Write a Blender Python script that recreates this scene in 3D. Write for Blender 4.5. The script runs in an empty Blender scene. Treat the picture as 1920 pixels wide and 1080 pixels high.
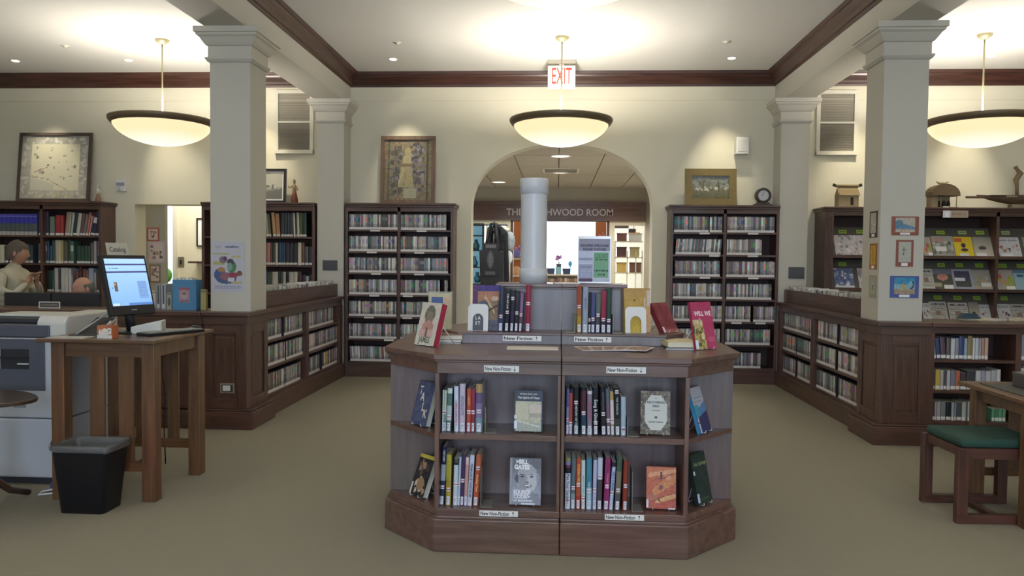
import bpy, math, random
import numpy as np
from mathutils import Matrix, Vector, Euler
random.seed(7); np.random.seed(7)
C = bpy.context.scene.collection
PI = math.pi
# ------------------------------------------------------------------ camera
EYE = 1.45; F = 1440.0
RM = np.array([[0.99821, -0.01259, 0.05848], [0.05889, 0.03533, -0.99764], [0.01049, 0.9993, 0.03601]])
cd = bpy.data.cameras.new('camera'); cam = bpy.data.objects.new('camera', cd); C.objects.link(cam)
mw = Matrix(RM.tolist()).to_4x4(); mw.translation = (0, 0, EYE); cam.matrix_world = mw
cd.sensor_width = 36.0; cd.lens = 36.0 * F / 1920.0; cd.clip_end = 200; cd.clip_start = 0.05
sc = bpy.context.scene; sc.camera = cam
# ------------------------------------------------------------------ light and exposure
sc.view_settings.view_transform = 'Standard'; sc.view_settings.look = 'None'
sc.view_settings.gamma = 1.0; sc.view_settings.use_curve_mapping = False
sc.view_settings.exposure = 0.04
w = bpy.data.worlds.new('sky'); sc.world = w; w.use_nodes = True
bg = w.node_tree.nodes['Background']; bg.inputs[0].default_value = (0.62, 0.72, 0.9, 1); bg.inputs[1].default_value = 1.0
K_PEND, K_WIN, K_SPOT, K_HALL = 112.0, 75.0, 85.0, 200.0

def lamp(name, kind, loc, energy, col, size=0.1, rot=None, size_y=None, spot=None, blend=0.5, target=None):
    l = bpy.data.lights.new(name, kind); l.energy = energy; l.color = col
    if kind == 'AREA':
        l.shape = 'RECTANGLE'; l.size = size; l.size_y = size_y or size
    else: l.shadow_soft_size = size
    if kind == 'SPOT': l.spot_size = spot; l.spot_blend = blend
    o = bpy.data.objects.new(name, l); C.objects.link(o); o.location = loc
    if target is not None:
        o.rotation_euler = (Vector(target) - Vector(loc)).to_track_quat('-Z', 'Y').to_euler()
    elif rot: o.rotation_euler = rot
    return o
WINX = [-5.6, -1.0, 1.3, 5.6]
for wxx in WINX:      # daylight entering the tall windows in the wall behind the camera
    lamp('daylight', 'AREA', (wxx, -3.35, 1.85), K_WIN * (1.5 if abs(wxx) < 2 else 0.3), (0.62, 0.78, 1.0), 1.5, size_y=2.1, target=(wxx, 5, 1.2))
PEND = [(x, y) for y in (8.07, 3.57, -0.9) for x in (-4.25, 0.02, 4.26)]
for x, y in PEND:     # the bulbs inside the bowl pendants
    lamp('pendant_bulb', 'POINT', (x, y, 2.80), K_PEND, (1.0, 0.935, 0.83), 0.10)
SPOTS = [((-6.6, 9.02), (-6.4, 2.95)), ((-5.25, 9.02), (-4.75, 2.75)), ((-3.7, 9.02), (-3.72, 3.05)), ((-1.97, 9.02), (-1.87, 3.08)),
         ((1.98, 9.05), (1.96, 2.95)), ((3.6, 9.02), (3.55, 3.0)), ((4.85, 9.02), (4.85, 2.9)), ((6.4, 9.02), (6.3, 2.9))]
for (sx, sy), (tx, tz) in SPOTS:
    lamp('accent_bulb', 'SPOT', (sx, sy, 3.74), K_SPOT, (1.0, 0.9, 0.68), 0.03, spot=math.radians(46), blend=1.0, target=(tx, 9.6, tz - 0.75))
for x, y in ((0.03, 11.1), (0.03, 13.2), (-1.15, 14.7), (1.3, 14.7), (-1.4, 11.4), (1.4, 11.4)):
    lamp('hall_bulb', 'SPOT', (x, y, 2.95), K_HALL, (1.0, 0.93, 0.84), 0.08, spot=math.radians(140), blend=0.6, target=(x, y, 0))
lamp('shop_daylight', 'AREA', (0.2, 20.4, 2.1), 420, (0.92, 0.96, 1.0), 3.6, size_y=2.0, target=(0.2, 16, 1.3))
lamp('office_light', 'AREA', (-5.6, 11.4, 2.85), 42, (1.0, 0.95, 0.86), 1.2, size_y=1.2, target=(-5.6, 11.4, 0))

# ------------------------------------------------------------------ helpers
def ray(u, v):
    r = RM @ np.array([(u - 960) / F, -(v - 540) / F, -1.0]); return r
def PY(u, v, Y): r = ray(u, v); t = Y / r[1]; return (r[0] * t, Y, r[2] * t + EYE)     # room point seen at u, v on the plane y = Y
def PZ(u, v, Z): r = ray(u, v); t = (Z - EYE) / r[2]; return (r[0] * t, r[1] * t, Z)
def PX(u, v, X): r = ray(u, v); t = X / r[0]; return (X, r[1] * t, r[2] * t + EYE)
def lin(c):
    return tuple((x / 12.92 if x <= 0.04045 else ((x + 0.055) / 1.055) ** 2.4) for x in c[:3])
def h(s):
    s = s.lstrip('#'); return tuple(int(s[i:i + 2], 16) / 255 for i in (0, 2, 4))
_m = {}
def mat(name, col=None, rough=0.55, metal=0.0, emit=None, es=1.0, spec=0.5, noise=0.0, nscale=30, bump=0.0, coat=0.0, trans=0.0, alpha=1.0, sheen=0):
    if name in _m: return _m[name]
    m = bpy.data.materials.new(name); m.use_nodes = True; nt = m.node_tree; b = nt.nodes['Principled BSDF']
    b.inputs['Roughness'].default_value = rough; b.inputs['Metallic'].default_value = metal
    b.inputs['Specular IOR Level'].default_value = spec; b.inputs['Coat Weight'].default_value = coat; b.inputs['Coat Roughness'].default_value = 0.15
    b.inputs['Transmission Weight'].default_value = trans; b.inputs['Alpha'].default_value = alpha
    tc = nt.nodes.new('ShaderNodeTexCoord')
    if col is not None:
        c = lin(col); b.inputs['Base Color'].default_value = (*c, 1)
        if noise or bump:
            n = nt.nodes.new('ShaderNodeTexNoise'); n.inputs['Scale'].default_value = nscale; n.inputs['Detail'].default_value = 4
            nt.links.new(tc.outputs['Object'], n.inputs['Vector'])
            if noise:
                r = nt.nodes.new('ShaderNodeMix'); r.data_type = 'RGBA'
                r.inputs[6].default_value = (*[x * (1 - noise) for x in c], 1); r.inputs[7].default_value = (*[min(1, x * (1 + noise)) for x in c], 1)
                nt.links.new(n.outputs['Fac'], r.inputs[0]); nt.links.new(r.outputs[2], b.inputs['Base Color'])
            if bump:
                bp = nt.nodes.new('ShaderNodeBump'); bp.inputs['Strength'].default_value = bump; bp.inputs['Distance'].default_value = 0.004
                nt.links.new(n.outputs['Fac'], bp.inputs['Height']); nt.links.new(bp.outputs[0], b.inputs['Normal'])
    if emit is not None:
        b.inputs['Emission Color'].default_value = (*lin(emit), 1); b.inputs['Emission Strength'].default_value = es
    _m[name] = m; return m
def attrmat(name, rough=0.5, coat=0.0, emit=0.0, spec=0.5):
    m = mat(name, None, rough, coat=coat, spec=spec); nt = m.node_tree; b = nt.nodes['Principled BSDF']
    a = nt.nodes.new('ShaderNodeAttribute'); a.attribute_name = 'Col'
    nt.links.new(a.outputs['Color'], b.inputs['Base Color'])
    if emit:
        b.inputs['Base Color'].default_value = (0.02, 0.02, 0.02, 1)
        nt.links.new(a.outputs['Color'], b.inputs['Emission Color']); b.inputs['Emission Strength'].default_value = emit
    return m
def woodmat(name, c1, c2, rough=0.35, axis='X', scale=1.0, coat=0.25, spec=0.5):
    if name in _m: return _m[name]
    m = bpy.data.materials.new(name); m.use_nodes = True; nt = m.node_tree; b = nt.nodes['Principled BSDF']
    tc = nt.nodes.new('ShaderNodeTexCoord'); mp = nt.nodes.new('ShaderNodeMapping')
    s = {'X': (1.2, 14, 14), 'Y': (14, 1.2, 14), 'Z': (14, 14, 1.2)}[axis]
    mp.inputs['Scale'].default_value = [q * scale for q in s]
    n = nt.nodes.new('ShaderNodeTexNoise'); n.inputs['Scale'].default_value = 2.2; n.inputs['Detail'].default_value = 7; n.inputs['Distortion'].default_value = 0.6
    n2 = nt.nodes.new('ShaderNodeTexNoise'); n2.inputs['Scale'].default_value = 1.3; n2.inputs['Detail'].default_value = 2
    rp = nt.nodes.new('ShaderNodeValToRGB'); rp.color_ramp.elements[0].position = 0.32; rp.color_ramp.elements[1].position = 0.72
    rp.color_ramp.elements[0].color = (*lin(c1), 1); rp.color_ramp.elements[1].color = (*lin(c2), 1)
    mx = nt.nodes.new('ShaderNodeMix'); mx.data_type = 'RGBA'; mx.blend_type = 'MULTIPLY'; mx.inputs[0].default_value = 0.35
    L = nt.links.new
    L(tc.outputs['Object'], mp.inputs[0]); L(mp.outputs[0], n.inputs['Vector']); L(tc.outputs['Object'], n2.inputs['Vector'])
    L(n.outputs['Fac'], rp.inputs[0]); L(rp.outputs[0], mx.inputs[6]); L(n2.outputs['Color'], mx.inputs[7]); L(mx.outputs[2], b.inputs['Base Color'])
    bp = nt.nodes.new('ShaderNodeBump'); bp.inputs['Strength'].default_value = 0.08; bp.inputs['Distance'].default_value = 0.002
    L(n.outputs['Fac'], bp.inputs['Height']); L(bp.outputs[0], b.inputs['Normal'])
    b.inputs['Roughness'].default_value = rough; b.inputs['Coat Weight'].default_value = coat; b.inputs['Coat Roughness'].default_value = 0.25
    b.inputs['Specular IOR Level'].default_value = spec
    _m[name] = m; return m

class G:
    def __init__(s): s.v = []; s.f = []; s.c = []; s.s = []
    def quad(s, pts, c=None, sm=False):
        k = len(s.v); s.v += [tuple(p) for p in pts]; s.f.append(tuple(range(k, k + len(pts)))); s.c.append(c); s.s.append(sm); return s
    def box(s, x0, x1, y0, y1, z0, z1, c=None, M=None):
        p = [(x0, y0, z0), (x1, y0, z0), (x1, y1, z0), (x0, y1, z0), (x0, y0, z1), (x1, y0, z1), (x1, y1, z1), (x0, y1, z1)]
        if M is not None: p = [tuple(M @ Vector(q)) for q in p]
        k = len(s.v); s.v += p
        for f in ((0, 3, 2, 1), (4, 5, 6, 7), (0, 1, 5, 4), (1, 2, 6, 5), (2, 3, 7, 6), (3, 0, 4, 7)):
            s.f.append(tuple(k + i for i in f)); s.c.append(c); s.s.append(False)
        return s
    def prism(s, poly, z0, z1, c=None, ax='z', sm=False):      # outline (a, b) pushed along an axis
        n = len(poly); k = len(s.v)
        def pt(a, b, t): return {'z': (a, b, t), 'x': (t, a, b), 'y': (a, t, b)}[ax]
        s.v += [pt(a, b, z0) for a, b in poly] + [pt(a, b, z1) for a, b in poly]
        s.f.append(tuple(k + i for i in reversed(range(n)))); s.c.append(c); s.s.append(False)
        s.f.append(tuple(k + n + i for i in range(n))); s.c.append(c); s.s.append(False)
        for i in range(n):
            j = (i + 1) % n; s.f.append((k + i, k + j, k + n + j, k + n + i)); s.c.append(c); s.s.append(sm)
        return s
    def lathe(s, prof, n=32, cx=0, cy=0, c=None, cap=False, sm=True, rot=0, ax='z', sx=1, sy=1):
        k = len(s.v); m = len(prof)
        for r, z in prof:
            for i in range(n):
                a = rot + 2 * PI * i / n; x = cx + r * math.cos(a) * sx; y = cy + r * math.sin(a) * sy
                s.v.append((x, y, z) if ax == 'z' else ((x, z, y) if ax == 'y' else (z, x, y)))
        for j in range(m - 1):
            for i in range(n):
                i2 = (i + 1) % n
                s.f.append((k + j * n + i, k + j * n + i2, k + (j + 1) * n + i2, k + (j + 1) * n + i)); s.c.append(c); s.s.append(sm)
        if cap:
            s.f.append(tuple(k + i for i in reversed(range(n)))); s.c.append(c); s.s.append(False)
            s.f.append(tuple(k + (m - 1) * n + i for i in range(n))); s.c.append(c); s.s.append(False)
        return s
    def tube(s, pts, r, n=8, c=None, sm=True):
        pts = [Vector(p) for p in pts]; k = len(s.v); m = len(pts); rr = r if isinstance(r, (list, tuple)) else [r] * m
        for j, p in enumerate(pts):
            d = (pts[min(j + 1, m - 1)] - pts[max(j - 1, 0)]).normalized()
            u = d.orthogonal().normalized() if j == 0 else (u - d * u.dot(d)).normalized()
            w2 = d.cross(u)
            for i in range(n):
                a = 2 * PI * i / n; s.v.append(tuple(p + (u * math.cos(a) + w2 * math.sin(a)) * rr[j]))
        for j in range(m - 1):
            for i in range(n):
                i2 = (i + 1) % n; s.f.append((k + j * n + i, k + j * n + i2, k + (j + 1) * n + i2, k + (j + 1) * n + i)); s.c.append(c); s.s.append(sm)
        s.f.append(tuple(k + i for i in reversed(range(n)))); s.c.append(c); s.s.append(False)
        s.f.append(tuple(k + (m - 1) * n + i for i in range(n))); s.c.append(c); s.s.append(False)
        return s
    def ell(s, c0, r, nu=16, nv=10, c=None):
        k = len(s.v); cx, cy, cz = c0; rx, ry, rz = r
        for j in range(nv + 1):
            t = PI * j / nv - PI / 2
            for i in range(nu):
                a = 2 * PI * i / nu; s.v.append((cx + rx * math.cos(t) * math.cos(a), cy + ry * math.cos(t) * math.sin(a), cz + rz * math.sin(t)))
        for j in range(nv):
            for i in range(nu):
                i2 = (i + 1) % nu; s.f.append((k + j * nu + i, k + j * nu + i2, k + (j + 1) * nu + i2, k + (j + 1) * nu + i)); s.c.append(c); s.s.append(True)
        return s
    def xf(s, M, start=0):
        s.v = s.v[:start] + [tuple(M @ Vector(p)) for p in s.v[start:]]; return s
    def mesh(s, name, off=None):
        me = bpy.data.meshes.new(name)
        v = s.v if off is None else [(a - off[0], b - off[1], c - off[2]) for a, b, c in s.v]
        me.from_pydata(v, [], s.f)
        if any(s.s): me.polygons.foreach_set('use_smooth', s.s)
        if any(c is not None for c in s.c):
            at = me.color_attributes.new('Col', 'FLOAT_COLOR', 'CORNER'); arr = []
            for f, c in zip(s.f, s.c): arr += [*(lin(c) if c is not None else (0.5,) * 3), 1.0] * len(f)
            at.data.foreach_set('color', arr)
        me.update(); return me
    def build(s, name, m, parent=None, world=False, bev=0, loc=None, rot=None):
        off = tuple(parent.location) if (world and parent) else None
        o = bpy.data.objects.new(name, s.mesh(name, off)); C.objects.link(o)
        if m: o.data.materials.append(m)
        if parent: o.parent = parent
        if loc: o.location = loc
        if rot: o.rotation_euler = rot
        if bev:
            b = o.modifiers.new('bevel', 'BEVEL'); b.width = bev; b.segments = 2; b.limit_method = 'ANGLE'; b.harden_normals = False
        return o
def thing(name, label, cat, loc=(0, 0, 0), rotz=0, group=None, rot=None):
    o = bpy.data.objects.new(name, None); C.objects.link(o); o.location = loc; o.rotation_euler = rot or (0, 0, rotz)
    o.empty_display_size = 0.05; o['label'] = label; o['category'] = cat
    if group: o['group'] = group
    return o
def tag(o, label, cat, group=None, kind=None):
    o['label'] = label; o['category'] = cat
    if group: o['group'] = group
    if kind: o['kind'] = kind
    return o
def struct(o, label=None, cat=None):
    o['kind'] = 'structure'
    if label: o['label'] = label
    if cat: o['category'] = cat
    return o
def recentre(o):       # puts the origin of a single-mesh thing at the middle of its base
    co = np.empty(len(o.data.vertices) * 3); o.data.vertices.foreach_get('co', co); co = co.reshape(-1, 3)
    c = ((co[:, 0].min() + co[:, 0].max()) / 2, (co[:, 1].min() + co[:, 1].max()) / 2, co[:, 2].min())
    o.data.transform(Matrix.Translation((-c[0], -c[1], -c[2]))); o.location = c; return o
def words(s, size, m, parent, loc, rot=(PI / 2, 0, 0), align='CENTER', sx=1.0, name='lettering', bold=0.0, ext=0.0):
    cu = bpy.data.curves.new('t', 'FONT'); cu.body = s; cu.size = size; cu.align_x = align; cu.align_y = 'CENTER'; cu.offset = bold; cu.extrude = ext; cu.resolution_u = 3
    t = bpy.data.objects.new('t', cu); C.objects.link(t); bpy.context.view_layer.update()
    me = bpy.data.meshes.new_from_object(t); bpy.data.objects.remove(t); me.materials.clear(); me.materials.append(m); me.name = name
    me.transform(Matrix.Diagonal((sx, 1, 1, 1)))
    o = bpy.data.objects.new(name, me); C.objects.link(o); o.parent = parent; o.location = loc; o.rotation_euler = rot; return o

def letters(o, name='letter'):      # one object per letter
    import bmesh
    bm = bmesh.new(); bm.from_mesh(o.data); left = set(bm.faces); par = o.parent; out = []
    while left:
        st = [next(iter(left))]; comp = set(st)
        while st:
            f = st.pop()
            for e in f.edges:
                for q in e.link_faces:
                    if q not in comp: comp.add(q); st.append(q)
        left -= comp; g = G()
        for f in comp: g.quad([tuple(v.co) for v in f.verts])
        n = g.build(name, o.data.materials[0], par, loc=tuple(o.location), rot=tuple(o.rotation_euler)); out.append(n)
    bm.free(); bpy.data.objects.remove(o); return out

class Art:          # a small painted canvas turned into coloured faces: flat print on covers, posters and paintings
    def __init__(s, nx, ny, c): s.a = np.zeros((ny, nx, 3)); s.a[:] = c; s.nx, s.ny = nx, ny; Y, X = np.mgrid[0:ny, 0:nx]; s.X = (X + .5) / nx; s.Y = 1 - (Y + .5) / ny
    def put(s, mask, c): s.a[mask] = c; return s
    def rect(s, x0, x1, y0, y1, c): return s.put((s.X >= x0) & (s.X < x1) & (s.Y >= y0) & (s.Y < y1), c)
    def ell(s, cx, cy, rx, ry, c): return s.put(((s.X - cx) / rx) ** 2 + ((s.Y - cy) / ry) ** 2 < 1, c)
    def line(s, x0, y0, x1, y1, w, c):
        dx, dy = x1 - x0, y1 - y0; L = dx * dx + dy * dy + 1e-9; t = np.clip(((s.X - x0) * dx + (s.Y - y0) * dy) / L, 0, 1)
        return s.put(np.hypot(s.X - x0 - t * dx, s.Y - y0 - t * dy) < w, c)
    def grad(s, c0, c1, y0=0, y1=1, x0=0, x1=1):
        t = np.clip((s.Y - y0) / (y1 - y0), 0, 1)[..., None]; m = (s.Y >= y0) & (s.Y <= y1) & (s.X >= x0) & (s.X <= x1)
        s.a[m] = (np.array(c0) * (1 - t) + np.array(c1) * t)[m]; return s
    def noise(s, amt, k=1, seed=0, mask=None):
        r = np.random.RandomState(seed); n = r.rand(s.ny // k + 2, s.nx // k + 2); n = np.kron(n, np.ones((k, k)))[:s.ny, :s.nx] - .5
        d = n[..., None] * amt
        s.a = np.clip(s.a + (d if mask is None else d * mask[..., None]), 0, 1); return s
    def blobs(s, n, cols, box, r, seed=0):
        q = random.Random(seed)
        for _ in range(n):
            x = q.uniform(box[0], box[1]); y = q.uniform(box[2], box[3]); s.ell(x, y, q.uniform(*r), q.uniform(*r), q.choice(cols))
        return s
    def lines(s, x0, x1, y0, y1, n, c, seed=0, dash=0.8):
        q = random.Random(seed); hgt = (y1 - y0) / n
        for i in range(n):
            y = y1 - (i + .5) * hgt; x = x0
            while x < x1:
                w_ = q.uniform(.03, .1); s.rect(x, min(x + w_ * dash, x1), y - hgt * .28, y + hgt * .28, c); x += w_
        return s
    def grid(s, g, w_, h_, y=0.0, x0=None, z0=0.0):     # facing -y, centred on x, standing on z0
        x0 = -w_ / 2 if x0 is None else x0; k = len(g.v); nx, ny = s.nx, s.ny
        for j in range(ny + 1):
            for i in range(nx + 1): g.v.append((x0 + w_ * i / nx, y, z0 + h_ * (1 - j / ny)))
        for j in range(ny):
            for i in range(nx):
                a = k + j * (nx + 1) + i; g.f.append((a + nx + 1, a + nx + 2, a + 1, a)); g.c.append(tuple(s.a[j, i])); g.s.append(False)
        return g
PRINT = attrmat('printed_paper', 0.55); GLOSSP = attrmat('glossy_print', 0.5, coat=0.05, spec=0.3); SCREEN = attrmat('lit_screen', 0.4, emit=0.9)
SPINE = attrmat('plastic_covered_spine', 0.16, coat=0.7); CASEM = attrmat('disc_case', 0.38)
DW = woodmat('dark_wood', h('50362c'), h('6d4e42'), 0.38, 'X'); DWY = woodmat('dark_wood_y', h('50362c'), h('6d4e42'), 0.38, 'Y'); DWZ = woodmat('dark_wood_z', h('50362c'), h('6d4e42'), 0.38, 'Z')
KW = woodmat('cherry_wood', h('644840'), h('806256'), 0.36, 'X'); KWZ = woodmat('cherry_wood_z', h('644840'), h('806256'), 0.36, 'Z')
OW = woodmat('oak_wood', h('5f402a'), h('80593a'), 0.4, 'Z'); OWX = woodmat('oak_wood_x', h('5f402a'), h('80593a'), 0.35, 'X')
CRW = woodmat('crown_wood', h('40261e'), h('5d3c31'), 0.4, 'X'); CRY = woodmat('crown_wood_y', h('40261e'), h('5d3c31'), 0.4, 'Y')
PV = woodmat('veneer_panel', h('6c5c5a'), h('7c6c6c'), 0.34, 'Z', coat=.35)
BK = mat('bookcase_back', h('3f2924'), 0.6, noise=0.15, nscale=6)
WALL = mat('cream_plaster', h('dcd7c2'), 0.75, noise=0.03, nscale=3, bump=0.05); WHITEP = mat('white_trim_paint', h('d9d5c6'), 0.55)
CEIL = mat('ceiling_paint', h('dbdad6'), 0.85, noise=0.02, nscale=2)
COLP = mat('column_paint', h('c0bdb2'), 0.6, noise=0.02, nscale=4)
PAPER = mat('white_paper', h('e8e6e2'), 0.7); BLACKP = mat('black_plastic', h('1b1c20'), 0.4); WHITEPL = mat('white_plastic', h('dcdcda'), 0.4)
DARKM = mat('bronze_metal', h('75664f'), 0.4, metal=0.2); WIRE = mat('clear_wire', h('c9c9c6'), 0.25, spec=0.8); STEEL = mat('grey_steel', h('8f8d82'), 0.4, metal=0.3)
BRASS = mat('pale_brass', h('aaa382'), 0.4, metal=0.3)
PAGES = mat('page_block', h('d8d0bb'), 0.8, noise=0.08, nscale=200)
INK = mat('dark_ink', h('3a3a40'), 0.7); WINK = mat('white_ink', h('f0f0ee'), 0.6); RED = mat('red_ink', h('d8282c'), 0.5)
ORD = ['first', 'second', 'third', 'fourth', 'fifth', 'sixth', 'seventh', 'eighth', 'ninth', 'tenth', 'eleventh', 'twelfth']
def ordn(i):
    if i < 12: return ORD[i]
    n = i + 1; return '%d%s' % (n, 'th' if 10 <= n % 100 <= 20 else {1: 'st', 2: 'nd', 3: 'rd'}.get(n % 10, 'th'))
CN = [('black', h('23222a')), ('charcoal', h('45434a')), ('grey', h('85838a')), ('pale grey', h('b9b6b4')), ('white', h('e2dfd9')), ('cream', h('d8cda8')), ('tan', h('b09468')),
      ('brown', h('6b4a38')), ('maroon', h('6a2430')), ('red', h('a83034')), ('pink', h('cf8a98')), ('orange', h('c8663a')), ('yellow', h('cdb23e')), ('olive', h('77743c')),
      ('green', h('3f6a44')), ('dark green', h('24402f')), ('teal', h('3a7a80')), ('blue', h('3f5f9a')), ('navy', h('242c50')), ('pale blue', h('9ab0cc')), ('purple', h('5a4478'))]
def cname(c): return min(CN, key=lambda q: sum((a - b) ** 2 for a, b in zip(q[1], c)))[0]
def jit(c, a=0.04): return tuple(min(1, max(0, x + random.uniform(-a, a))) for x in c)
# ================================================================== SETTING
YW = 9.6; ZC = 3.77; ZB = 3.38; XS = 8.2
carpet = mat('carpet', h('908a7a'), 0.95, noise=0.22, nscale=220, bump=0.5, spec=0.1)
struct(G().box(-XS, XS, -3.6, YW + 11.2, -0.1, 0).build('floor', carpet))
struct(G().box(-XS, XS, -3.6, YW, ZC, ZC + 0.1).build('ceiling', CEIL))
# back wall with arch and staff-room opening
AX, AA, AB, AZ = 0.04, 1.125, 0.80, 2.10     # arch centre, half width, rise, spring
def wall_with_arch():
    g = G(); T = 0.26
    out = []
    n = 40
    arc = [(AX + AA * math.copysign(abs(math.cos(t)) ** 0.92, math.cos(t)), AZ + AB * abs(math.sin(t)) ** 0.92) for t in [PI - PI * i / n for i in range(n + 1)]]
    OX0, OX1, OZ = -5.43, -4.49, 2.12
    def panel(x0, x1, z0, z1): g.box(x0, x1, YW, YW + T, z0, z1)
    panel(-XS, OX0, 0, ZC); panel(OX0, OX1, OZ, ZC); panel(OX1, AX - AA, 0, ZC); panel(AX + AA, XS, 0, ZC)
    for i in range(n):                       # strips over the arch
        (xa, za), (xb, zb) = arc[i], arc[i + 1]
        for y in (YW, YW + T):
            q = [(xa, y, za), (xb, y, zb), (xb, y, ZC), (xa, y, ZC)]
            g.quad(q if y == YW else q[::-1])
        g.quad([(xa, YW, za), (xa, YW + T, za), (xb, YW + T, zb), (xb, YW, zb)])
    return g
struct(wall_with_arch().build('wall_back', WALL))
struct(G().box(-XS - 0.2, -XS, -3.6, YW + 0.26, 0, ZC).build('wall_left', WALL))
struct(G().box(XS, XS + 0.2, -3.6, YW + 0.26, 0, ZC).build('wall_right', WALL))
# wall behind the camera with four tall windows
g = G(); e = [-XS]
for wxx in WINX: e += [wxx - 0.8, wxx + 0.8]
e.append(XS)
for i in range(0, len(e), 2): g.box(e[i], e[i + 1], -3.8, -3.6, 0, ZC)
for wxx in WINX: g.box(wxx - 0.8, wxx + 0.8, -3.8, -3.6, 0, 0.75).box(wxx - 0.8, wxx + 0.8, -3.8, -3.6, 2.95, ZC)
struct(g.build('wall_front', WALL))
glass = mat('window_glass', h('eef4f6'), 0.02, trans=1.0)
for i, wxx in enumerate(WINX):
    g = G()
    for a, b, c, d in ((-0.8, -0.74, 0.75, 2.95), (0.74, 0.8, 0.75, 2.95), (-0.74, 0.74, 0.75, 0.81), (-0.74, 0.74, 2.89, 2.95), (-0.74, 0.74, 1.83, 1.87)):
        g.box(wxx + a, wxx + b, -3.75, -3.65, c, d)
    o = struct(g.build('window_%d' % (i + 1), WHITEP))
    G().box(wxx - 0.74, wxx + 0.74, -3.705, -3.7, 0.81, 2.89).build('pane', glass, o)
# beams along the room
for sx in (-1, 1):
    x0, x1 = sorted((sx * 2.62, sx * 2.97))
    struct(G().box(x0, x1, -3.6, YW, ZB, ZC).build('trim_%d' % (1 if sx < 0 else 2), COLP))
# crown moulding
CP = [(0, 3.60), (0.014, 3.60), (0.02, 3.625), (0.034, 3.632), (0.05, 3.66), (0.085, 3.71), (0.094, 3.73), (0.11, 3.735), (0.12, ZC), (0, ZC)]
def crownx(x0, x1, n):
    g = G(); k = len(CP); g.prism([(YW - d, z) for d, z in CP], x0, x1, ax='x'); struct(g.build('trim_%d' % n, CRW))
def crowny(xp, s, n):
    g = G(); g.prism([(xp + s * d, z) for d, z in CP], -3.6, YW, ax='y'); struct(g.build('trim_%d' % n, CRY))
crownx(-XS, -2.97, 3); crownx(-2.62, 2.62, 4); crownx(2.97, XS, 5)
crowny(-2.62, 1, 6); crowny(2.62, -1, 7); crowny(-2.97, -1, 8); crowny(2.97, 1, 9)
n = 10
for x0, x1 in ((-XS, -2.97), (-2.62, 2.62), (2.97, XS)):   # fine bead under the crown
    struct(G().box(x0, x1, YW - 0.012, YW, 3.43, 3.448).build('trim_%d' % n, WALL)); n += 1
# columns and pilasters
CAPP = [(0.0, 3.10), (0.012, 3.102), (0.03, 3.125), (0.03, 3.14), (0.012, 3.145), (0.012, 3.235), (0.025, 3.24), (0.04, 3.26), (0.065, 3.30), (0.085, 3.315), (0.085, 3.33), (0.1, 3.335), (0.1, ZB)]
def column(x0, x1, y0, y1, z0, label, nm):
    t = thing(nm, label, 'column', ((x0 + x1) / 2, (y0 + y1) / 2, z0))
    G().box(x0, x1, y0, y1, z0, 3.10).build('shaft', COLP, t, True)
    g = G()
    for (d0, za), (d1, zb) in zip(CAPP[:-1], CAPP[1:]):
        a = [(x0 - d0, y0 - d0, za), (x1 + d0, y0 - d0, za), (x1 + d0, y1 + d0, za), (x0 - d0, y1 + d0, za)]
        b = [(x0 - d1, y0 - d1, zb), (x1 + d1, y0 - d1, zb), (x1 + d1, y1 + d1, zb), (x0 - d1, y1 + d1, zb)]
        for i in range(4): j = (i + 1) % 4; g.quad([a[i], a[j], b[j], b[i]])
    d = 0.1; g.quad([(x0 - d, y0 - d, ZB - .001), (x1 + d, y0 - d, ZB - .001), (x1 + d, y1 + d, ZB - .001), (x0 - d, y1 + d, ZB - .001)])
    g.build('capital', COLP, t, True)
    return t
column(-2.965, -2.615, 6.42, 6.77, 0.99, 'square cream column with moulded capital carrying the library poster', 'square_column')
column(2.615, 2.965, 6.42, 6.77, 0.99, 'square cream column with moulded capital hung with framed small pictures', 'square_column')
column(-2.95, -2.62, 9.3, YW, 0.0, 'cream wall pilaster with moulded capital left of the arch', 'wall_pilaster')
column(2.62, 2.95, 9.3, YW, 0.0, 'cream wall pilaster with moulded capital right of the arch', 'wall_pilaster')
# louvred high windows
for i, (xa, za, xb, zb) in enumerate(((-3.54, 2.812, -3.135, 3.52), (3.16, 2.812, 3.56, 3.50))):
    g = G(); f = 0.045
    g.box(xa - f, xa, YW - 0.03, YW, za - f, zb + f).box(xb, xb + f, YW - 0.03, YW, za - f, zb + f).box(xa, xb, YW - 0.03, YW, zb, zb + f).box(xa - f, xb + f, YW - 0.045, YW, za - f, za)
    zm = (za + zb) / 2; g.box(xa, xb, YW - 0.03, YW, zm - 0.012, zm + 0.012)
    o = struct(g.build('window_%d' % (i + 5), WHITEP))
    G().box(xa, xb, YW - 0.006, YW - 0.002, za, zb).build('pane', mat('shade_grey', h('8b867a'), 0.7), o)
    g = G(); N = 34
    for k in range(N):
        z = za + (zb - za) * (k + 0.5) / N
        if abs(z - zm) < 0.02: continue
        g.box(xa + 0.004, xb - 0.004, -0.008, 0.008, -0.0012, 0.0012, M=Matrix.Translation((0, YW - 0.016, z)) @ Matrix.Rotation(math.radians(-55), 4, 'X'))
    q = g.build('blind_slats', mat('blind_slat', h('a09a8c'), 0.5), o); q['kind'] = 'stuff'
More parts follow.
